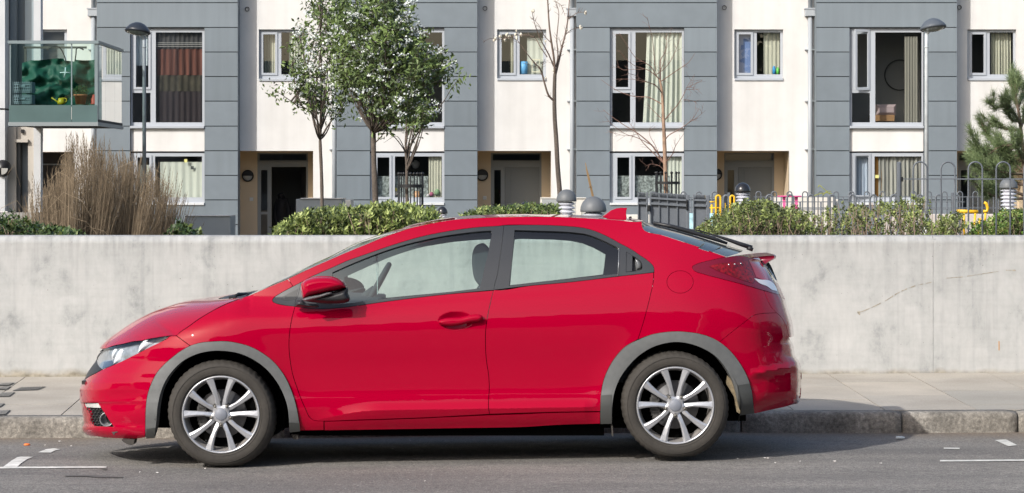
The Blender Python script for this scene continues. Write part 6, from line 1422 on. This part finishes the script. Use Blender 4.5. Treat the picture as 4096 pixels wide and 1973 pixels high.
# ---- cowl and front wipers
mb = MB()
for (a, b, c) in (((800, 246), (850, 226), (880, 224)), ((925, 242), (960, 226), (985, 214))):
    pass
ce = curveat(apil[1:4], 8); cc = curveat(hood_sil[-1:] + T('R1', (850, 226), (920, 226), (985, 212)), 8)
vs = []
for i in range(8):
    yE = float(G(*ce[i])) + .01
    for s in np.linspace(0, 1, 9):
        a = P(ce[i][0], ce[i][1] + 3, yE); b = P(cc[i][0], cc[i][1] + 4, YC); q = 1 - (1 - s) ** 2
        vs.append((a.x + (b.x - a.x) * s, a.y + (b.y - a.y) * s, a.z + (b.z - a.z) * q))
m = 17; rows = []
for i in range(8):
    row = vs[i * 9:(i + 1) * 9]; rows += row + [(p[0], 2 * YC - p[1], p[2]) for p in row[-2::-1]]
mb.add(rows, [(i * m + k, i * m + k + 1, (i + 1) * m + k + 1, (i + 1) * m + k) for i in range(7) for k in range(m - 1)], 0, True)
mb.build('cowl', BLK, car)
for ya, yb in ((.42, 1.0), (.95, 1.5)):
    mb = MB(); zz = 1.6
    p0 = P(930, 1192, ya + .1); p1 = P(985, 1174, (ya + yb) / 2); p2 = P(1005, 1174, yb)
    mb.tube([p0, p0 + Vector((.03, .05, .02)), p1, p2], [.009, .010, .007, .006], 6); mb.tube([P(925, 1188, ya + .12), P(1000, 1174, yb)], .006, 5)
    mb.box(p0 - Vector((.02, .02, .02)), p0 + Vector((.02, .02, .01)))
    mb.build('wiper', BLK, car)
# ---- windscreen and roof
wsc = T('R1', (975, 222), (1000, 208)) + T('Z5', (0, 722), (150, 640), (330, 560), (560, 448), (760, 360), (970, 254), (1200, 168), (1362, 117))
wscreen = loft('windscreen', [(a, b + 1) for a, b in apil[1:]], wsc, WGLASS, car, nt=40, ns=12, pw=2.2, off=.012)
rsil = T('Z5', (1362, 116), (1500, 80)) + T('ZB', (280, 1057), (450, 997), (700, 945), (1000, 906), (1300, 885), (1500, 880), (1773, 876)) + T('ZC', (400, 624), (800, 632), (1200, 648), (1600, 672), (1900, 697), (2050, 712))
roof = loft('roof', rail, rsil, RED, car, nt=70, ns=18, pw=2.3)
# ---- shark fin aerial
fin = T('ZC', (1423, 657), (1480, 622), (1560, 562), (1650, 530), (1720, 520), (1818, 522), (1806, 560), (1800, 610), (1808, 690), (1600, 680))
mb = MB(); fw = [P(a, b, YC) for a, b in fin]; n = len(fw)
wd = [.03, .02, .008, .004, .003, .003, .008, .016, .032, .034]
vs = [(p.x, YC - w_, p.z) for p, w_ in zip(fw, wd)] + [(p.x, YC + w_, p.z) for p, w_ in zip(fw, wd)]
mb.add(vs, [tuple(range(n)), tuple(range(2 * n - 1, n - 1, -1))] + [(i, i + n, (i + 1) % n + n, (i + 1) % n) for i in range(n)], 0, False)
mb.build('aerial', RED, car, bevel=.003)
mb = MB(); mb.prism([(v.x, v.z) for v in [P(a, b, YC) for a, b in T('ZC', (1843, 690), (1850, 668), (1868, 658), (1886, 660), (1888, 692))]], YC - .02, YC + .02); mb.build('washer_nozzle', BLK, car)
# ---- body side: pillar, cant rail, quarter
fcx, fcy = 2720.4, 1128.3
fl = [(fcx + 53 * math.cos(R(a)), fcy + 45 * math.sin(R(a))) for a in range(0, 360, 12)]
q_poly = T('Z8', (1250, 68)) + apil[8:-1] + rail + hatch_e + T('Z4', (330, 165), (245, 188), (215, 203), (210, 215), (225, 236), (300, 262), (430, 296), (560, 330)) + hatch_seam + bump_seam[::-1][1:] + \
    arch_ro[8:14][::-1] + rseam + trim_top[::-1][0:-1] + T('Z8', (1335, 190))
quarter = panel('body_side', q_poly, RED, car, holes=[fl], step=13, gap=.9, hgap=.6, sil=True); SIDE.append(quarter)
flap = panel('fuel_flap', fl, RED, quarter, step=9, gap=1.1)
# ---- rear hatch glass
gl_sil = T('ZD', (245, 598), (420, 656), (800, 755), (1200, 872), (1500, 968), (1720, 1034))
rgl = loft('rear_window', hatch_e, gl_sil, RGLASS, car, nt=40, ns=12, pw=2.2, off=.01)
mb = MB(); pts = [P(a, b, YC - .05) for a, b in T('ZD', (420, 632), (700, 690), (900, 745), (1300, 862), (1505, 935))]
mb.tube(pts, [.010, .013, .014, .013, .008], 8)
pts = [P(a, b, YC) for a, b in T('ZD', (880, 720), (1100, 745), (1250, 795), (1500, 875), (1700, 945), (1870, 1000))]
mb.tube(pts, [.004, .004, .005, .010, .013, .014], 8)
mb.tube([P(a, b, YC) for a, b in T('ZD', (1850, 985), (1830, 1040))], .02, 10)
mb.build('wiper', BLK, rgl)
# ---- spoiler bar between the tail lights
sp = T('Z4', (470, 141), (560, 127), (640, 117), (720, 109), (770, 105), (777, 112), (774, 128), (755, 140), (735, 150), (705, 172), (660, 160), (560, 150))
mb = MB(); rows = []; ys = [.56, .58, .62, .72, YC, 2 * YC - .72, 2 * YC - .62, 2 * YC - .58, 2 * YC - .56]
for y_ in ys:
    k = min(1, (abs(y_ - (YC - .51 * (1 if y_ < YC else -1))) / .1)); k = .9 + .1 * min(1, (.31 - abs(y_ - YC)) / .03)
    for a, b in sp:
        aa = 2990 + (a - 2990) * k; bb = 1018 + (b - 1018) * k + 6
        v = P(aa, bb, YC); rows.append((v.x + (0 if abs(y_ - YC) < .3 else -.03 * (abs(y_ - YC) - .3) / .2), y_, v.z))
n = len(sp)
mb.add(rows, [(i * n + k, i * n + (k + 1) % n, (i + 1) * n + (k + 1) % n, (i + 1) * n + k) for i in range(len(ys) - 1) for k in range(n)] + [tuple(range(n)), tuple(range(len(ys) * n - 1, (len(ys) - 1) * n - 1, -1))], 0, True)
mb.build('spoiler', mat('spoiler_crimson', (.17, .004, .02), .35, coat=.6), car)
# ---- tail light
tl = panel('tail_light', tail_o, REDD, car, off=-.006, step=9, gap=.6, flange=.02); SIDE.append(tl)
panel('lens', T('Z4', (330, 205), (380, 188), (500, 176), (602, 168), (615, 200), (640, 240), (655, 275), (655, 300), (640, 325), (560, 300), (460, 262), (390, 235)), REDL, tl, off=-.009, gap=0, flange=0, step=7)
panel('rear_lens', T('Z4', (612, 160), (650, 155), (690, 165), (720, 215), (740, 262), (752, 300), (720, 302), (690, 292), (665, 280), (640, 220)), mat('pink_lens', (.38, .02, .03), .1, coat=1), tl, off=-.009, gap=0, flange=0, step=7)
panel('reversing_lamp', T('Z4', (650, 290), (700, 300), (755, 305), (790, 330), (812, 362), (815, 380), (780, 372), (740, 345), (690, 325)), mat('reverse_lamp_white', (.75, .74, .76), .12, coat=1), tl, off=-.010, gap=0, flange=0, step=7)
mb = MB()
for qx, qy in ((470, 193), (512, 190), (556, 185)):
    a, b = T('Z4', (qx, qy))[0]; yy = float(G(a, b)) - .012; mb.lathe((X(a, yy), yy, Z(b, yy)), [(.005, .004), (.005, 0), (.003, -.002), (.0005, -.003)], 10, 'y')
mb.build('lamp_beads', CHROME, tl)
# ---- hatch below the glass
tg = T('Z4', (722, 377), (832, 408), (845, 425), (872, 442), (884, 490), (905, 550)) + [tuple(p) for p in _xr[(_xr[:, 0] > 1262) & (_xr[:, 0] < 1358)][:, ::-1]] + T('Z4', (905, 712), (893, 690), (880, 640), (858, 590), (830, 552), (808, 535)) + hatch_seam[::-1][1:-1]
tgo = panel('tailgate', tg, RED, car, step=9, gap=.8); SIDE.append(tgo)
panel('lower_rear_window', T('Z4', (708, 168), (742, 163), (765, 195), (790, 250), (818, 320), (790, 318), (760, 262), (735, 205)), mat('rear_pane_dark', (.03, .05, .05), .08, coat=1), tgo, off=.004, gap=0, step=7, flange=.01)
panel('plate_surround', T('Z4', (792, 320), (818, 322), (845, 380), (872, 440), (845, 425), (832, 405), (812, 360)), mat('hatch_red_dusty', (.42, .04, .05), .35, coat=.6), tgo, off=.0, gap=.3, step=7)
# ---- rear bumper
rb = bump_seam + T('Z4', (830, 552), (858, 590), (880, 640), (893, 690), (902, 714)) + [tuple(p) for p in _xr[(_xr[:, 0] > 1364) & (_xr[:, 0] < 1625)][:, ::-1]] + \
    T('Z4', (930, 1186), (860, 1205), (760, 1226), (655, 1250)) + arch_ro[14:][::-1]
def rbfn(px, py):
    # ledge above the lower apron and the dished corner
    e = 1497 - (px - 3000) * .17
    k = np.clip((px - 2990) / 60, 0, 1)
    return -.022 * np.clip(1 - abs(py - e) / 22, 0, 1) * k + .02 * np.clip((py - e) / 40, 0, 1) * np.clip(1 - (py - e) / 110, 0, 1) * k
rbo = panel('rear_bumper', rb, RED, car, step=10, fn=rbfn, gap=.9); SIDE.append(rbo)
panel('rear_reflector', T('Z4', (930, 1150), (972, 1138), (974, 1150), (968, 1162), (932, 1168)), mat('reflector_pink', (.6, .25, .22), .2, coat=1), rbo, off=-.006, gap=0, step=6, flange=.004, fn=rbfn)
# ---- sill
sill = T('R2', (233, 1048), (600, 1036), (1013, 1019), (1200, 1013)) + T('R3', (0, 1008), (237, 1003), (237, 1058), (0, 1066)) + T('R2', (1200, 1073), (900, 1079), (600, 1084), (233, 1090))
so_ = panel('sill', sill, RED, car, step=11, gap=.8, fn=lambda a, b: .004); SIDE.append(so_)
# ---- doors
hz = T('Z5', (2040, 1062))[0]
def dimple(px, py):
    a = ((px - hz[0]) * math.cos(-.05) - (py - hz[1]) * math.sin(-.05)) / 70; b = (py - hz[1]) / 37
    r = a * a + b * b
    return .032 * np.clip(1 - r, 0, 1) ** 1.2
fine = [(hz[0] + 76 * math.cos(R(a)), hz[1] + 42 * math.sin(R(a))) for a in range(0, 360, 15)]
fd = belt_f + bseam[1:] + T('R2', (700, 1030), (400, 1040), (232, 1046), (200, 1045)) + door_fe[::-1][1:-1]
cre = []
for a_ in np.arange(1200, 2420, 9):
    hc_ = .30 - .05 * min(1, max(0, (1500 - a_) / 230)) ** 1.5
    for q_ in (-.1, -.06, -.035, -.016, -.006, -.0015, .0015, .006, .014, .024, .036, .05): cre.append((a_, 1861 - .01594 * (a_ - 882) - 698 * (hc_ + q_)))
def within(poly, pts):
    a = np.array(pts); k = inside_np(poly, a[:, 0], a[:, 1]) & (dist_np(poly, a[:, 0], a[:, 1]) > 3); return [tuple(p) for p in a[k]]
fdo = panel('front_door', fd, RED, car, step=13, extra_pts=within(fd, cre), fn=dimple, fine=[(fine, 5)]); SIDE.append(fdo)
puff('handle', T('Z5', (1855, 1078), (1868, 1055), (1930, 1037), (2100, 1025), (2200, 1002), (2290, 998), (2322, 1012), (2328, 1040), (2300, 1068), (2200, 1086), (2100, 1110), (1980, 1124), (1900, 1116), (1862, 1098)), .012, .035, 14, RED, fdo, step=4)
rd = belt_r + rseam[::-1][1:] + arch_ro[2:7][::-1] + T('R3', (238, 1000), (0, 1004)) + bseam[::-1]
rdo = panel('rear_door', rd, RED, car, step=13, extra_pts=within(rd, cre)); SIDE.append(rdo)
# ---- window frames
fg = T('Z5', (738, 556), (900, 482), (1100, 400), (1300, 326), (1500, 263), (1700, 213), (1900, 172), (2100, 142), (2300, 120), (2412, 113), (2418, 125), (2400, 240), (2380, 360), (2350, 480), (2315, 640), (2292, 722), (1900, 768), (1400, 822), (1150, 850), (1000, 868), (880, 884), (735, 895), (733, 700))
bs_top = T('Z6', (198, 157)); seam_b = T('Z6', (198, 157), (180, 330), (150, 560), (118, 760), (80, 905), (78, 940))
k0 = min(range(len(trim_top)), key=lambda i: abs(trim_top[i][0] - bs_top[0][0]))
ff = [trim_top[1]] + [p for p in trim_top[2:] if p[0] < 2010] + seam_b + belt_f[::-1][1:] + T('Z8', (1375, 420), (1400, 378), (1440, 228))
ffo = panel('window_frame', ff, TRIM, fdo, holes=[fg], step=12, off=.002, gap=.8, hgap=.2, flange=.02)
panel('window', inset(fg, -3), CGLASS, fdo, off=.014, gap=0, flange=0, step=20)
rg = T('Z6', (328, 214), (600, 222), (900, 232), (1080, 246), (1200, 264), (1300, 296), (1450, 362), (1587, 430), (1580, 600), (1574, 746), (1200, 786), (700, 838), (262, 886), (275, 750), (292, 600), (312, 400))
hh_ = T('Z6', (1683, 476), (1760, 525), (1820, 562), (1862, 600), (1876, 640), (1870, 690), (1850, 710), (1678, 724))
rf = seam_b[:1] + [p for p in trim_top if p[0] > 2018] + [belt_r[-1]] + belt_r[::-1][1:] + seam_b[::-1][1:-1]
rfo = panel('window_frame', rf, TRIM, rdo, holes=[rg, hh_], step=12, off=.002, gap=.8, hgap=.2, flange=.02)
panel('window', inset(rg, -3), CGLASS, rdo, off=.014, gap=0, flange=0, step=20)
panel('handle_recess', inset(hh_, -2), BLK, rdo, off=.045, gap=0, flange=0, step=10)
panel('handle', T('Z6', (1686, 480), (1757, 527), (1752, 712), (1680, 720)), TRIM, rdo, off=.006, gap=0, flange=.02, step=8)
puff('handle_bowl', T('Z6', (1790, 560), (1830, 575), (1862, 605), (1876, 645), (1868, 690), (1800, 708), (1788, 640)), float(G(2560, 1060)) + .04, .022, 22, mat('handle_satin', (.2, .21, .22), .3, metal=.4), rdo, step=5)
# chrome-ish edge of the rear quarter trim
mb = MB(); mb.tube([Vector(Pn(np.array([a]), np.array([b]), G(a, b) - .002)[0]) for a, b in T('Z6', (1594, 432), (1590, 600), (1582, 770))], .0022, 5)
mb.build('trim_strip', mat('strip_grey', (.3, .31, .33), .3, metal=.5), rdo)
tri = tri_low[:-1] + T('Z8', (1335, 190), (1462, 124), (1442, 225), (1402, 375), (1377, 418))
tro = panel('corner_trim', tri, TRIM, fno, off=.0, step=8, gap=.7, fn=lambda a, b: .006 * ((a > 1130) & (b > 1150) & (b < 1198)) * 0)
panel('corner_trim_inset', T('Z8', (1130, 400), (1150, 375), (1420, 228), (1372, 405), (1340, 412), (1150, 415)), BLK, tro, off=-.001, step=8, gap=0, flange=.006)
# ---- wing mirror
mir = puff('wing_mirror', T('Z5', (405, 705), (415, 665), (445, 635), (500, 612), (560, 599), (650, 592), (740, 598), (810, 622), (858, 655), (885, 695), (890, 718), (800, 745), (600, 792), (425, 834), (412, 780)), -.0, .12, 26, RED, fdo, step=5)
puff('mirror_base', T('Z5', (425, 834), (600, 792), (800, 745), (885, 715), (905, 725), (905, 775), (925, 830), (915, 860), (890, 872), (700, 886), (600, 878), (500, 868), (440, 856)), -.0, .10, 20, BLK, mir, step=5)
puff('mirror_band', T('Z5', (418, 842), (430, 832), (600, 792), (720, 766), (740, 775), (640, 812), (450, 862)), -.095, .03, 8, mat('mirror_band_grey', (.12, .12, .125), .3), mir, step=4)
puff('mirror_foot', T('Z5', (345, 915), (355, 850), (420, 842), (460, 880), (580, 885), (600, 915), (560, 925), (440, 922)), .05, .07, 14, TRIM, mir, step=5)
# ---- arch flares
flf = arch_fo + arch_fi[::-1]
def flarefn(px, py): return 0 * px
ffl = panel('arch_trim', flf, FLARE, fno, off=-.014, step=8, gap=.4, flange=.05); 
flr = panel('arch_trim', arch_ro + arch_ri[::-1], FLARE, quarter, off=-.014, step=8, gap=.4, flange=.05)
# darker lower ends of the flares
FLD = mat('flare_foot', (.055, .058, .056), .5)
for (poly, par) in ((T('R1', (427, 913), (473, 908), (470, 960), (427, 963)), ffl), (T('R1', (1156, 880), (1209, 884), (1212, 926), (1159, 932)), ffl),
                    (T('R3', (239, 924), (292, 920), (292, 1059), (238, 1060)), flr), (T('R3', (886, 876), (944, 868), (958, 940), (966, 1010), (899, 1019), (892, 960)), flr)):
    panel('flare_foot', poly, FLD, par, off=-.017, step=8, gap=.3, flange=.03)
# ---- far side copies
SHEAR = Matrix(((1, 0, 0, 0), (0, -1, 0, 0), (0, .08, 1, 0), (0, 0, 0, 1)))
root = car
for o in SIDE:
    c = copytree(o, car, Vector((0, 0, 0))); c.matrix_parent_inverse = SHEAR
    if o is fdo:
        for q in c.children_recursive:
            if q.name.startswith('wing_mirror'):
                q.data = q.data.copy(); q.data.materials[0] = INT
# ---- number plate edge and tow tab
mb = MB(); a = P(327, 1524, YC - .26); b = P(336, 1538, YC - .26); mb.box((a.x, YC - .26, a.z), (b.x + .01, YC + .26, b.z)); mb.build('number_plate', mat('plate_dark', (.03, .03, .03), .4), car)
mb = MB(); mb.prism([(X(a, .2), Z(b, .2)) for a, b in T('Z3', (432, 1140), (550, 1140), (542, 1182), (528, 1190), (490, 1184), (452, 1162))], .14, .26)
mb.prism([(X(a, .2), Z(b, .2)) for a, b in T('R1', (1172, 934), (1211, 936), (1208, 958), (1185, 960))], .12, .2)
mb.prism([(X(a, .1), Z(b, .1)) for a, b in [(2443, 1695), (2449, 1697), (2452, 1742), (2447, 1742)]], .05, .12)
mb.build('deflector', mat('deflector_dusty', (.05, .045, .04), .8), car)
# ---- underbody, inner tub and liners
mb = MB()
def bx(p0, p1, y0, y1): mb.box((X(p0[0], YC), y0, Z(p0[1], YC)), (X(p1[0], YC), y1, Z(p1[1], YC)))
bx((520, 1672), (2850, 1640), .22, 1.52)
bx((1200, 1698), (2400, 1500), .16, 1.60); bx((1250, 1500), (2400, 1260), .16, 1.58)
bx((640, 1640), (1200, 1380), .36, 1.38); bx((500, 1672), (620, 1480), .5, 1.24)
bx((2400, 1650), (2950, 1180), .30, 1.44); bx((2900, 1560), (3040, 1200), .40, 1.34)
bx((1000, 1300), (1250, 1240), .25, 1.5)
mb.build('underbody', DARK, car)
for cx_, cy_, ri in ((883, 1659, 262), (2702, 1623, 262)):
    for sgn in (0, 1):
        mb = MB(); ang = [R(a) for a in range(-14, 195, 11)]
        y0_, y1_ = (.035, .40) if not sgn else (2 * YC - .40, 2 * YC - .035)
        vs = [(X(cx_, .1) + .372 * math.cos(t), y_, Z(cy_, .1) + .372 * math.sin(t)) for t in ang for y_ in (y0_, y1_)]
        mb.add(vs, [(2 * i, 2 * i + 1, 2 * i + 3, 2 * i + 2) for i in range(len(ang) - 1)], 0, True)
        yy = y1_ if not sgn else y0_
        mb.add([(X(cx_, .1), yy, Z(cy_, .1))] + [(X(cx_, .1) + .38 * math.cos(R(t)), yy, Z(cy_, .1) + .38 * math.sin(R(t))) for t in range(-12, 193, 5)], [(0, i, i + 1) for i in range(1, 41)])
        mb.build('wheel_arch_liner', LINER, car)
mb = MB(); mb.prism([(X(a, .12), Z(b, .12)) for a, b in T('R3', (838, 830), (852, 845), (880, 905), (893, 965), (898, 1010), (880, 1000), (868, 930), (845, 890), (832, 870))], .07, .14)
mb.build('mud_patch', mat('dried_mud', (.20, .16, .10), .95, nz=(40, .3)), quarter)
# ---- interior
def ib(name, poly, y0, y1, m=INT, bev=.015):
    mb = MB(); mb.prism([(X(a, (y0 + y1) / 2), Z(b, (y0 + y1) / 2)) for a, b in poly], y0, y1); return mb.build(name, m, car, bevel=bev)
ib('dashboard', T('Z5', (200, 815), (560, 760), (900, 815), (1250, 828), (1240, 960), (250, 1000)), .18, 1.56)
for yy in (.30, 1.02):
    st = ib('seat', T('Z5', (2290, 690), (2360, 640), (2600, 660), (2640, 1200), (2480, 1500), (1800, 1500), (1780, 1350), (2330, 1330), (2240, 760)), yy, yy + .46)
    mb = MB(); c = T('Z5', (2275, 460))[0]
    hp = [(X(a, yy + .2), Z(b, yy + .2)) for a, b in spline(T('Z5', (2300, 255), (2240, 290), (2216, 380), (2218, 500), (2235, 600), (2268, 660), (2310, 690), (2380, 640), (2420, 480), (2400, 330), (2350, 262)), 3, True)]
    mb.prism(hp, yy + .08, yy + .38); mb.build('headrest', INT, st, bevel=.02)
ib('rear_seat', [(2330, 1215), (2400, 1180), (2500, 1185), (2530, 1500), (2100, 1500), (2090, 1420), (2300, 1400)], .2, 1.5)
mb = MB(); c = T('Z5', (1193, 735))[0]; cv = P(c[0], c[1], 1.2)
ax = Vector((.48, 0, .88)).normalized(); 
pts = [cv + ax * .175 * math.cos(R(a)) + Vector((0, 1, 0)) * .175 * math.sin(R(a)) for a in range(0, 361, 12)]
mb.tube(pts, .017, 8, cap=False); mb.tube([cv - ax * .0 + Vector((0, -.17, 0)), cv, cv + Vector((0, .17, 0))], .014, 6); mb.tube([cv, cv + Vector((-.14, 0, -.1))], .03, 8)
mb.build('steering_wheel', INT, car)
# far inner door trims (what is seen through the near windows)
YI = 1.50
mb = MB()
outer = [(p[0], p[1]) for p in T('Z5', (300, 800), (700, 560), (900, 470), (1300, 320), (1700, 200), (2100, 125), (2500, 100))] + T('Z6', (400, 190), (1000, 210), (1300, 260), (1600, 400), (1900, 600), (1990, 730)) + T('Z5', (2600, 1000), (300, 1100))
h1 = T('Z5', (862, 608), (1000, 545), (1100, 500), (1300, 412), (1500, 336), (1530, 328), (1700, 283), (2000, 235), (2200, 216), (2420, 205), (2400, 720), (2240, 735), (1270, 826), (925, 832), (870, 700))
h2 = T('Z6', (330, 330), (400, 322), (800, 331), (1000, 346), (1150, 376), (1280, 428), (1430, 510), (1415, 650), (1400, 752), (1000, 800), (275, 882), (300, 600))
op = resample(outer + [outer[0]], 30)[:-1]
V_, F_ = cdt(op, [h1, h2], [])
for yy in (YI, YI + .015): mb.add([P(a, b, yy) for a, b in V_], [tuple(t) for t in F_])
mb.build('door_lining', INT, car)
# far mirror hint + rear-view mirror are parts of the far door copy
mb = MB(); mb.tube([P(*T('Z5', (1212, 405))[0], YC - .05), P(*T('Z5', (1130, 372))[0], YC)], .006, 6)
a = P(*T('Z5', (1190, 385))[0], YC - .05); mb.box(a - Vector((.012, .10, .03)), a + Vector((.012, .10, .03)), bev=.004); mb.build('rear_view_mirror', INT, car)
bd = MB(); rnd = random.Random(4)
for k in range(64):
    t = k / 63; s = -1 if k % 2 else 1
    a, b = T('Z5', (1214 + s * (9 * math.sin(math.pi * min(1, t * 1.6)) ) , 408 + t * 375))[0]
    p = P(a, b, YC - .06); bd.lathe((p.x, p.y, p.z), [(.0005, -.003), (.0032, 0), (.0005, .003)], 6)
hb = bd.build('bead_string', mat('clear_beads', (.5, .62, .62), .15, coat=1)); tag(hb, 'string of glassy beads hanging behind the driver window of the red car', 'beads')
# ---- wheels
def make_wheel(pxc, pyc, label):
    c = P(pxc, pyc, 0); wv = bpy.data.objects.new('wheel', None); COL.objects.link(wv); wv.parent = car; wv.location = c - car.location; wv.empty_display_size = .1
    mb = MB(); n = 144; prof = [(.222, .012), (.228, .002), (.240, -.003), (.262, -.005), (.276, .000), (.286, .008), (.292, .020), (.297, .036), (.2995, .055), (.3005, .10), (.2995, .150), (.297, .170), (.286, .195), (.262, .206), (.230, .200), (.222, .19)]
    vs = []
    for j, (r, h) in enumerate(prof):
        for k in range(n):
            t = 2 * math.pi * k / n; rr = r
            if 5 <= j <= 11: rr -= (.0035 if (k % 3 == 0) else 0) * (1 if j < 8 else .8)
            rr = .24 + (rr - .24) * 1.19 if rr > .24 else rr
            vs.append((c.x + rr * math.cos(t + (j * .006 if j > 5 else 0)), c.y + h, max(c.z + rr * math.sin(t), c.z - .2935)))
    mb.add(vs, [(i * n + k, i * n + (k + 1) % n, (i + 1) * n + (k + 1) % n, (i + 1) * n + k) for i in range(len(prof) - 1) for k in range(n)], 0, True)
    for r_ in (.236, .276): mb.lathe((c.x, c.y, c.z), [(r_ - .0012, -.0025 if r_ < .25 else -.0035), (r_, -.0048 if r_ < .25 else -.0062), (r_ + .0012, -.0025 if r_ < .25 else -.0035)], 96, 'y')
    mb.build('tyre', RUB, wv)
    # rim: lip, barrel, spokes
    mb = MB()
    mb.lathe((c.x, c.y, c.z), [(.2235, .010), (.2235, .002), (.2205, -.001), (.2150, .000), (.2110, .006), (.2085, .014)], 96, 'y')
    rimo = None
    def sp_pt(r, a, y_): return (c.x + r * math.cos(a), c.y + y_, c.z + r * math.sin(a))
    for k in range(5):
        mid = R(90 + 72 * k)                       # spoke pairs straddle the gaps between bolts
        for s in (-1, 1):
            aO = mid + s * R(18); rs = []
            stn = [(.046, s * R(24), .020, .0165, .0145), (.070, s * R(17.5), .015, .0145, .014), (.10, s * R(15.5), .0105, .0130, .012), (.14, s * R(15.8), .007, .0155, .011), (.18, s * R(16.8), .004, .0188, .012), (.2125, s * R(17.8), .002, .0235, .010)]
            for (r, da, y_, hw, th) in stn:
                a = mid + da; t_ = Vector((-math.sin(a), 0, math.cos(a))); cc_ = Vector(sp_pt(r, a, y_))
                # ridge towards the pair's outer side gives the folded look
                q = s * hw * .35
                rs.append([cc_ - t_ * hw + Vector((0, .006, 0)), cc_ - t_ * hw * .82 + Vector((0, .0015, 0)), cc_ + t_ * q + Vector((0, -.003, 0)), cc_ + t_ * hw * .82 + Vector((0, .0015, 0)), cc_ + t_ * hw + Vector((0, .006, 0)),
                           cc_ + t_ * hw * .7 + Vector((0, .006 + th * 1.6, 0)), cc_ - t_ * hw * .7 + Vector((0, .006 + th * 1.6, 0))])
            m = 7; vs = [p for r_ in rs for p in r_]
            fs = [(i * m + j, i * m + (j + 1) % m, (i + 1) * m + (j + 1) % m, (i + 1) * m + j) for i in range(len(rs) - 1) for j in range(m)]
            mb.add(vs, fs, 0, False)
    # hub plate
    hubp = []; nn = 60
    for k in range(nn):
        a = R(90) + 2 * math.pi * k / nn; lob = .5 + .5 * math.cos(5 * (a - R(90) - R(36)))
        hubp.append((a, .050 + .019 * lob ** 1.6))
    vs = [sp_pt(.030, a, .014) for a, r in hubp] + [sp_pt(r * .93, a, .013) for a, r in hubp] + [sp_pt(r, a, .019) for a, r in hubp] + [sp_pt(r, a, .045) for a, r in hubp]
    mb.add(vs, [(j * nn + k, j * nn + (k + 1) % nn, (j + 1) * nn + (k + 1) % nn, (j + 1) * nn + k) for j in range(3) for k in range(nn)], 0, True)
    mb.build('rim', ALLOY, wv)
    mb = MB(); mb.lathe((c.x, c.y, c.z), [(.2090, .012), (.2060, .03), (.200, .06), (.196, .10), (.198, .17)], 72, 'y'); mb.build('rim_barrel', ALLOYD, wv)
    mb = MB(); mb.lathe((c.x, c.y, c.z), [(.0345, .02), (.0345, .010), (.032, .0075), (.0005, .006)], 40, 'y'); mb.build('hub_cap', CAP, wv)
    for k in range(5):
        a = R(-90 + 72 * k); p = sp_pt(.0575, a, 0)
        mb = MB(); mb.lathe(p, [(.0135, .0125), (.0125, .011), (.0115, .02), (.0085, .026), (.0085, .012), (.006, .008), (.0005, .0065)], 16, 'y', 0); mb.build('wheel_bolt', BOLT, wv)
    mb = MB(); mb.lathe((c.x, c.y, c.z), [(.065, .05), (.075, .075), (.137, .078), (.140, .085), (.140, .10)], 60, 'y'); mb.lathe((c.x, c.y, c.z), [(.065, .05), (.0005, .048)], 40, 'y'); mb.build('brake_disc', DISC, wv)
    mb = MB()
    for k in range(6):
        a0 = R(160 + k * 10); mb.box(Vector(sp_pt(.118, a0, .055)) - Vector((.026, .0, .022)), Vector(sp_pt(.118, a0, .105)) + Vector((.026, 0, .022)), bev=.006)
    mb.build('brake_caliper', mat('caliper_grey', (.07, .068, .065), .6, nz=(40, .3)), wv)
    mb = MB(); mb.lathe((c.x, c.y, c.z), [(.0005, .12), (.198, .125)], 40, 'y'); mb.build('wheel_backing', DARK, wv)
    a0 = R(-100 if pxc < 2000 else 102)
    mb = MB(); q = sp_pt(.176, a0 - (0 if pxc > 2000 else R(20)), .04); mb.tube([q, (q[0] + .004, q[1] - .03, q[2] + .004)], [.005, .004], 8); mb.build('valve', BLK, wv)
    return wv
w1 = make_wheel(883, 1659.4, '')
w2 = make_wheel(2702, 1623, '')
for w_ in (w1, w2):
    c_ = copytree(w_, car); c_.scale = (1, -1, 1); c_.location = Vector((w_.location.x, -w_.location.y, w_.location.z))

# ---- unseen dark car added right of the frame for the red tail to mirror
DKP = mat('dark_grey_paint', (.02, .022, .026), .4, coat=1, coatr=.02)
car2 = copytree(car, None, car.location + Vector((5.95, .12, .03)))
tag(car2, 'dark grey hatchback parked behind the red car, outside the right edge of the view', 'car')
for q in car2.children_recursive:
    if q.type == 'MESH':
        for sl_ in q.material_slots:
            if sl_.material is RED: sl_.link = 'OBJECT'; sl_.material = DKP
